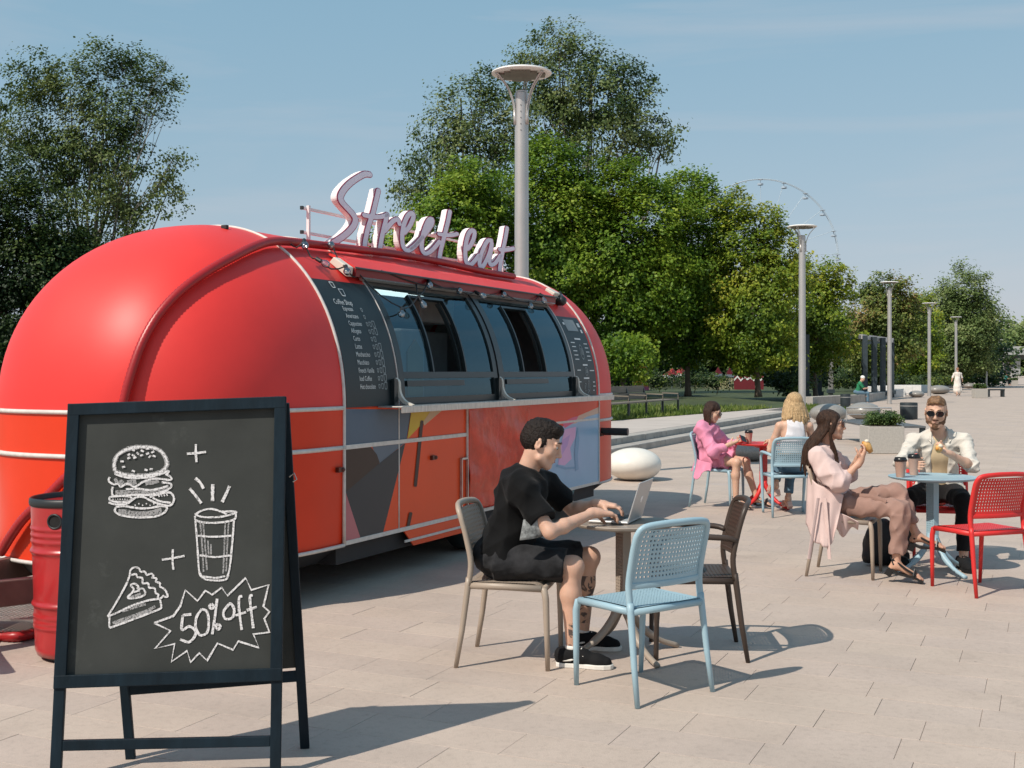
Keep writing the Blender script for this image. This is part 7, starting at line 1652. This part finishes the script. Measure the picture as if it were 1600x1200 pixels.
# planters
M_bush = leaf_mat('planter juniper', [(0.035, 0.07, 0.015), (0.08, 0.13, 0.03), (0.16, 0.2, 0.05)], 0.2, 2.0)
def planter(px, py, w, h, lb, d=0.7, leaf=0.035, per=60):
    p = at(px, py); t = thing('planter', lb, 'planter', (p.x, p.y, 0), PHI * 0.12)
    m = MB(); m.box((0, d / 2, h / 2), (w, d, h)); m.box((0, d / 2, h + .001), (w - .1, d - .1, .02)); m.build('planter_box', M_planter, t, bevel=0.012)
    m = MB(); m.box((0, d / 2, h + 0.004), (w - .08, d - .08, .03)); m.build('soil', mat('soil', (0.05, 0.04, 0.03), 0.95), t)
    n = int(130 * w / 0.67); C = np.c_[NR.uniform(-w / 2 + .08, w / 2 - .04, n), NR.uniform(0.08, d - .08, n), h + 0.03 + 0.20 * NR.rand(n)]
    leaf_cloud(C, per, 0.09, leaf, (0, d / 2, h - .3), 'juniper', M_bush, t, (0, 0, 0))
    return t
planter(1385, 709, 0.68, 0.52, 'square concrete planter with green juniper between the woman and the bearded man')
planter(1534, 622, 0.72, 0.55, 'concrete planter with leafy plant right of the walking woman', leaf=.09, per=30)
planter(1582, 602, 1.3, 0.55, 'long concrete planter far right by the pavement edge', leaf=.12, per=14)
planter(1592, 591, 1.3, 0.55, 'farthest concrete planter at the right edge', leaf=.14, per=12)
# low slatted platform beside the planter
t = thing('platform_bench', 'low dark slatted lounge platform behind the square planter', 'bench', (8.25, 24.2, 0), PHI * .12)
for k in range(12):
    m = MB(); m.box((-.35, 0.1 + 0.28 * k, 0.44), (1.1, 0.25, 0.04)); m.build('slat', M_dkmetal if k % 1 else mat('dark slat', (0.10, 0.105, 0.11), .6, var=.3), t, bevel=.004)
for x, y in ((-.85, .05), (.15, .05), (-.85, 3.1), (.15, 3.1)):
    m = MB(); m.box((x, y, 0.21), (0.1, 0.1, 0.42)); m.build('leg', M_dkmetal, t)
m = MB(); m.tube([(-0.8, 2.6, .46), (-0.8, 2.6, 0.75), (0.2, 2.6, 0.75), (0.2, 2.6, 0.46)], 0.018, 6); m.tube([(-.8, 2.6, .6), (.2, 2.6, .6)], 0.012, 6); m.build('handrail', M_steel, t)
# litter bins
def bin_(px, py, r, h, lb):
    p = at(px, py); t = thing('litter_bin', lb, 'litter bin', (p.x, p.y, 0), group='dark cylindrical litter bins')
    m = MB(); m.lathe([(r * .96, 0), (r, 0.03), (r, h - .03), (r * .97, h), (r * .86, h), (r * .84, h - .25), (0, h - .25)], 24); m.build('body', M_dkmetal, t, angle=35)
    m = MB(); m.lathe([(r * 1.02, h * .78), (r * 1.02, h * .82), (r * 1.0, h * .82)], 24); m.build('band', M_steel, t)
bin_(1420, 655, 0.28, 0.55, 'dark cylindrical litter bin between the planter and the bearded man')
bin_(1321, 641, 0.20, 0.66, 'dark cylindrical litter bin beside the man in green')
# low ledge, pergola
ledge = MB(); A0 = at(1262, 634); A1 = at(1345, 629); A2 = at(1424, 613)
t = thing('low_wall', 'low dark ledge running along the foot of the pergola', 'wall', (0, 0, 0))
for a, b in ((A0, A1), (A1 + Vector((0.1, 0, 0)), A2)):
    m = MB(); a = Vector((a.x, a.y, .2)); b = Vector((b.x, b.y, .2)); m.beam(a, b, 0.5, 0.42); m.build('ledge', M_conc, t, bevel=.02)
perg = thing('pergola', 'dark metal pergola with slim posts in front of the trees', 'pergola', (0, 0, 0))
M_perg = mat('pergola steel', (0.035, 0.05, 0.06), .6, var=.2)
for (px, py, d, mm) in ((1351, 620, 64, M_perg), (1366, 620, 66, M_perg), (1379.5, 617, 68, M_perg), (1393, 616, 72, M_perg), (1298, 616, 76, mat('sunlit post', (.22, .21, .2), .7)), (1280, 619, 68, M_perg), (1260, 622, 62, M_perg)):  # one post has a lighter colour with its sunlight painted in
    p = far(px, py, d); m = MB(); m.box((p.x, p.y, 1.75), (0.26, 0.26, 3.5)); m.build('post', mm, perg, bevel=.01)
    m = MB(); m.box((p.x, p.y, 0.3), (0.42, 0.42, 0.24)); m.build('post_foot', M_perg, perg)
a, b, c = far(1345, 530, 64), far(1394, 528, 72), far(1313, 528, 76)
m = MB(); m.beam((a.x, a.y, 3.45), (b.x, b.y, 3.45), 0.2, 0.26); m.build('beam', M_steel, perg)
m = MB(); m.beam((a.x, a.y, 3.42), (c.x, c.y, 3.42), 0.16, 0.2); m.build('beam', M_perg, perg)
m = MB(); m.beam((b.x, b.y, 3.42), (c.x + 2, c.y + 3, 3.42), 0.16, 0.2); m.build('beam', M_perg, perg)
for i in range(5):
    q = a.lerp(c, (i + .5) / 5); w = b.lerp(Vector((c.x + 2, c.y + 3, 0)), (i + .5) / 5)
    m = MB(); m.beam((q.x, q.y, 3.56), (w.x, w.y, 3.56), 0.06, 0.08); m.build('rafter', M_perg, perg)
# white blocks
for (px0, px1, yt, yb, d, lb) in ((1353, 1371, 600, 617, 72, 'white cube block nearest the pergola post'), (1372, 1394, 600, 616, 76, 'white block behind the third lamp post'), (1396, 1436, 597, 612, 80, 'wide white block in the middle of the white row'),
                             (1409, 1452, 595, 606, 90, 'longest white block at the back of the white row'), (1380, 1410, 604, 616, 73, 'low white block in front of the white row')):
    p = far((px0 + px1) / 2, yb, d); w = (px1 - px0) / FPX * d; h = (yb - yt) / FPX * d; m = MB(); m.box((0, 0, h / 2), (w, 0.9, h)); m.box((0, -0.46, h * .5), (w * .3, 0.02, h * .7))
    o = m.build('white_block', M_white, bevel=.02); o.location = (p.x, p.y, 0.0); tag(o, lb, 'block', group='white blocks by the pergola')
# far benches and scooters
t = thing('park_bench', 'low dark bench right of the far concrete planter', 'bench', at(1555, 620)); 
m = MB(); m.box((0, 0, .44), (1.0, .5, .08)); m.build('seat', M_dkmetal, t); m = MB(); m.box((-.45, 0, .2), (.08, .45, .4)); m.build('leg', M_dkmetal, t); m = MB(); m.box((.45, 0, .2), (.08, .45, .4)); m.build('leg', M_dkmetal, t)
def scooter(px, py, col, lb, rz):
    p = at(px, py); t = thing('motor_scooter', lb, 'scooter', (p.x, p.y, 0), rz, group='parked scooters'); mm = mat('scooter ' + str(col), col, .35, coat=.5)
    for x in (-.6, .6):
        m = MB(); rot = Matrix.Rotation(math.pi / 2, 3, 'X'); m.lathe([(0.12, -.05), (0.25, -.05), (0.27, 0), (0.25, .05), (0.12, .05)], 16, (x, 0, .27), rot); m.build('wheel', M_dkmetal, t, smooth=True)
    m = MB(); m.tube(spline([(-.75, 0, .7), (-.3, 0, .65), (0, 0, .35), (.35, 0, .4), (.5, 0, .9)], 4), [.12] * 5 + [.14] * 4 + [.1] * 8, 10); m.build('body', mm, t, smooth=True)
    m = MB(); m.ell((-.35, 0, .78), (.38, .15, .07)); m.build('seat', M_dkmetal, t, smooth=True)
    m = MB(); m.tube([(.5, 0, .8), (.45, 0, 1.05)], .03, 6); m.tube([(.42, -.3, 1.08), (.45, 0, 1.05), (.42, .3, 1.08)], .02, 6); m.build('handlebar', M_steel, t)
scooter(1526, 599, (0.03, 0.04, 0.06), 'dark scooter parked by the sixth lamp post', .3)
scooter(1538, 596, (0.02, 0.10, 0.10), 'teal scooter parked behind the planter, in the middle', .1)
scooter(1551, 594, (0.25, 0.27, 0.28), 'silver scooter parked farthest right', .5)
t = thing('round_sign', 'small white round sign on a post far down the promenade', 'sign', (56.0, 139, 0)); m = MB(); m.tube([(0, 0, 0), (0, 0, 2.1)], .04, 6); m.build('post', M_steel, t)
m = MB(); m.lathe([(0, -.02), (.3, -.02), (.3, .02), (0, .02)], 20, (0, -.06, 2.35), Matrix.Rotation(math.pi / 2, 3, 'X')); m.build('sign_disc', M_white, t)
# playground behind the trees
M_pf = mat('fence cream', (0.48, 0.43, 0.24), .6); M_or = mat('orange panel', (0.62, 0.27, 0.04), .5, var=.2); M_rd = mat('red canvas', (0.48, 0.03, 0.03), .6); M_tl = mat('teal paint', (.12, .42, .42), .5)
fa, fb = far(1010, 609, 84), far(1150, 609, 84); t = thing('playground_fence', 'pale yellow bar fence of the playground behind the trees', 'fence', (fa.x, fa.y, .27))
n = 60; W_ = fb.x - fa.x
for k in range(n):
    m = MB(); m.box((W_ * k / (n - 1), 0, .42), (0.035, 0.035, .84)); m.build('bar', M_pf, t)
for z in (.12, .74):
    m = MB(); m.box((W_ / 2, 0.04, z), (W_, .04, .05)); m.build('rail', M_pf, t)
p = far(1001, 607, 82); t = thing('play_house', 'orange wooden play house behind the bench', 'play house', (p.x, p.y, .27))
m = MB(); m.box((0, 0, .8), (.95, .9, 1.1)); m.build('wall', M_or, t); m = MB(); m.box((0, 0, .12), (1.05, 1, .25)); m.build('base', mat('pink paint', (.5, .12, .25), .5), t)
m = MB(); m.prism([(-.6, 1.35), (.6, 1.35), (0, 1.85)], -.55, .55, lambda x, y, z: (x, z, y)); m.build('roof', M_or, t)
for (px, py, w, lb) in ((1050, 584, 0.7, 'red and white peaked canopy behind the trees, leftmost'), (1064, 582, 0.6, 'red and white canopy next to the leftmost one'), (1122, 582, 0.35, 'small red and white canopy in the middle of the playground'), (1140, 583, 0.35, 'small red and white canopy right of the middle one')):
    p = far(px, py, 88); t = thing('canopy', lb, 'canopy', (p.x, p.y, 0), group='playground canopies'); z = p.z
    m = MB(); m.lathe([(w, z - .1), (w * .5, z + .12), (0.02, z + .4)], 8); m.build('roof', M_rd, t); m = MB(); m.lathe([(w * 1.02, z - .3), (w * 1.01, z - .1), (w, z - .1)], 8); m.build('valance', M_white, t)
    m = MB(); m.tube([(0, 0, .27), (0, 0, z)], .04, 6); m.build('pole', M_white, t)
a, b = far(1147, 608, 83), far(1193, 604, 83); t = thing('banner_stand', 'dark red playground banner with a white zigzag', 'banner', (a.x, a.y, .27)); w = b.x - a.x
m = MB(); m.box((w / 2, 0, .5), (w, .06, .95)); m.build('panel', mat('dark red canvas', (.16, .012, .02), .7), t)
m = MB(); k = 9; top = [(w * i / k, .86 + (.1 if i % 2 else -.1) + .05 * math.sin(i * 2)) for i in range(k + 1)]; m.prism(top + [(x, y - .13) for x, y in reversed(top)], -.036, -.05, lambda x, y, z: (x, z, y)); m.build('zigzag', M_white, t)
# bridge
t = thing('bridge', 'low concrete road bridge crossing at the far end of the promenade', 'bridge', (0, 300, 0))
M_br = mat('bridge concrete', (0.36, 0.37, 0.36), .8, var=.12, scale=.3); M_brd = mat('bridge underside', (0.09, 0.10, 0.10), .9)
m = MB(); m.box((170, 0, 6.3), (110, 12, 1.3)); m.build('deck', M_br, t); m = MB(); m.box((170, -6.1, 7.3), (110, .15, .9)); m.build('parapet', M_br, t)
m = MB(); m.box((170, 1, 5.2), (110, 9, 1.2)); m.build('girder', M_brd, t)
for x in (126, 138, 160): m = MB(); m.box((x, 0, 2.4), (2.2, 8, 4.8)); m.build('pier', M_br, t)
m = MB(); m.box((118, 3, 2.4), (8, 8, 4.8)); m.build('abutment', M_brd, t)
# apartment block on the horizon
t = thing('apartment_block', 'long white apartment block on the horizon at the right edge', 'building', (0, 640, 0)); M_ab = mat('pale render', (0.72, 0.70, 0.67), .8); M_wi = mat('window grey', (.30, .33, .36), .4)
m = MB(); m.box((300, 0, 13.5), (84, 12, 27)); m.build('wall', M_ab, t); m = MB(); m.box((299, 0, 28.2), (30, 8, 2.6)); m.build('roof_plant', M_ab, t)
for fl in range(8):
    for k in range(26):
        m = MB(); m.box((260 + k * 3.1, -6.05, 3.2 + fl * 3.0), (1.7, .12, 1.4)); m.build('window', M_wi, t)
# ferris wheel
D_ = 300.0; c = far(1190, 399, D_); RW = 119 / FPX * D_; t = thing('ferris_wheel', 'thin pale ferris wheel showing above the trees', 'ferris wheel', (c.x, c.y, 0)); M_fw = mat('wheel steel', (0.42, 0.50, 0.56), .5, var=.03)
zc = c.z
def ring(r, y, w): m = MB(); m.tube([(r * math.cos(a), y, zc + r * math.sin(a)) for a in [2 * math.pi * i / 72 for i in range(72)]], w, 4, closed=True); return m
ring(RW, 0.5, .09).build('rim', M_fw, t); ring(RW, -0.5, .09).build('rim', M_fw, t)
for i in range(20):
    a = 2 * math.pi * (i + .05) / 20; m = MB(); m.tube([(0, 0, zc), (RW * math.cos(a), 0, zc + RW * math.sin(a))], .055, 4); m.build('spoke', M_fw, t)
    m = MB(); x, z = (RW) * math.cos(a), zc + (RW) * math.sin(a); m.lathe([(.15, .1), (.7, -.1), (.72, -.15), (.1, -.17)], 8, (x, 0, z)); m.lathe([(.75, -1.5), (.75, -1.1), (.7, -1.05), (.65, -1.5)], 8, (x, 0, z)); m.tube([(x, 0, z), (x, 0, z - 1.4)], .05, 4); m.build('gondola', mat('gondola blue', (.34, .41, .48), .5), t)
for s in (-1, 1):
    m = MB(); m.tube([(0, 2 * s, zc), (-9, 3 * s, 0)], .3, 6); m.tube([(0, 2 * s, zc), (9, 3 * s, 0)], .3, 6); m.build('support', M_fw, t)
m = MB(); m.lathe([(.9, -2.4), (.9, 2.4)], 12, (0, 0, zc), Matrix.Rotation(math.pi / 2, 3, 'X')); m.build('hub', M_fw, t)
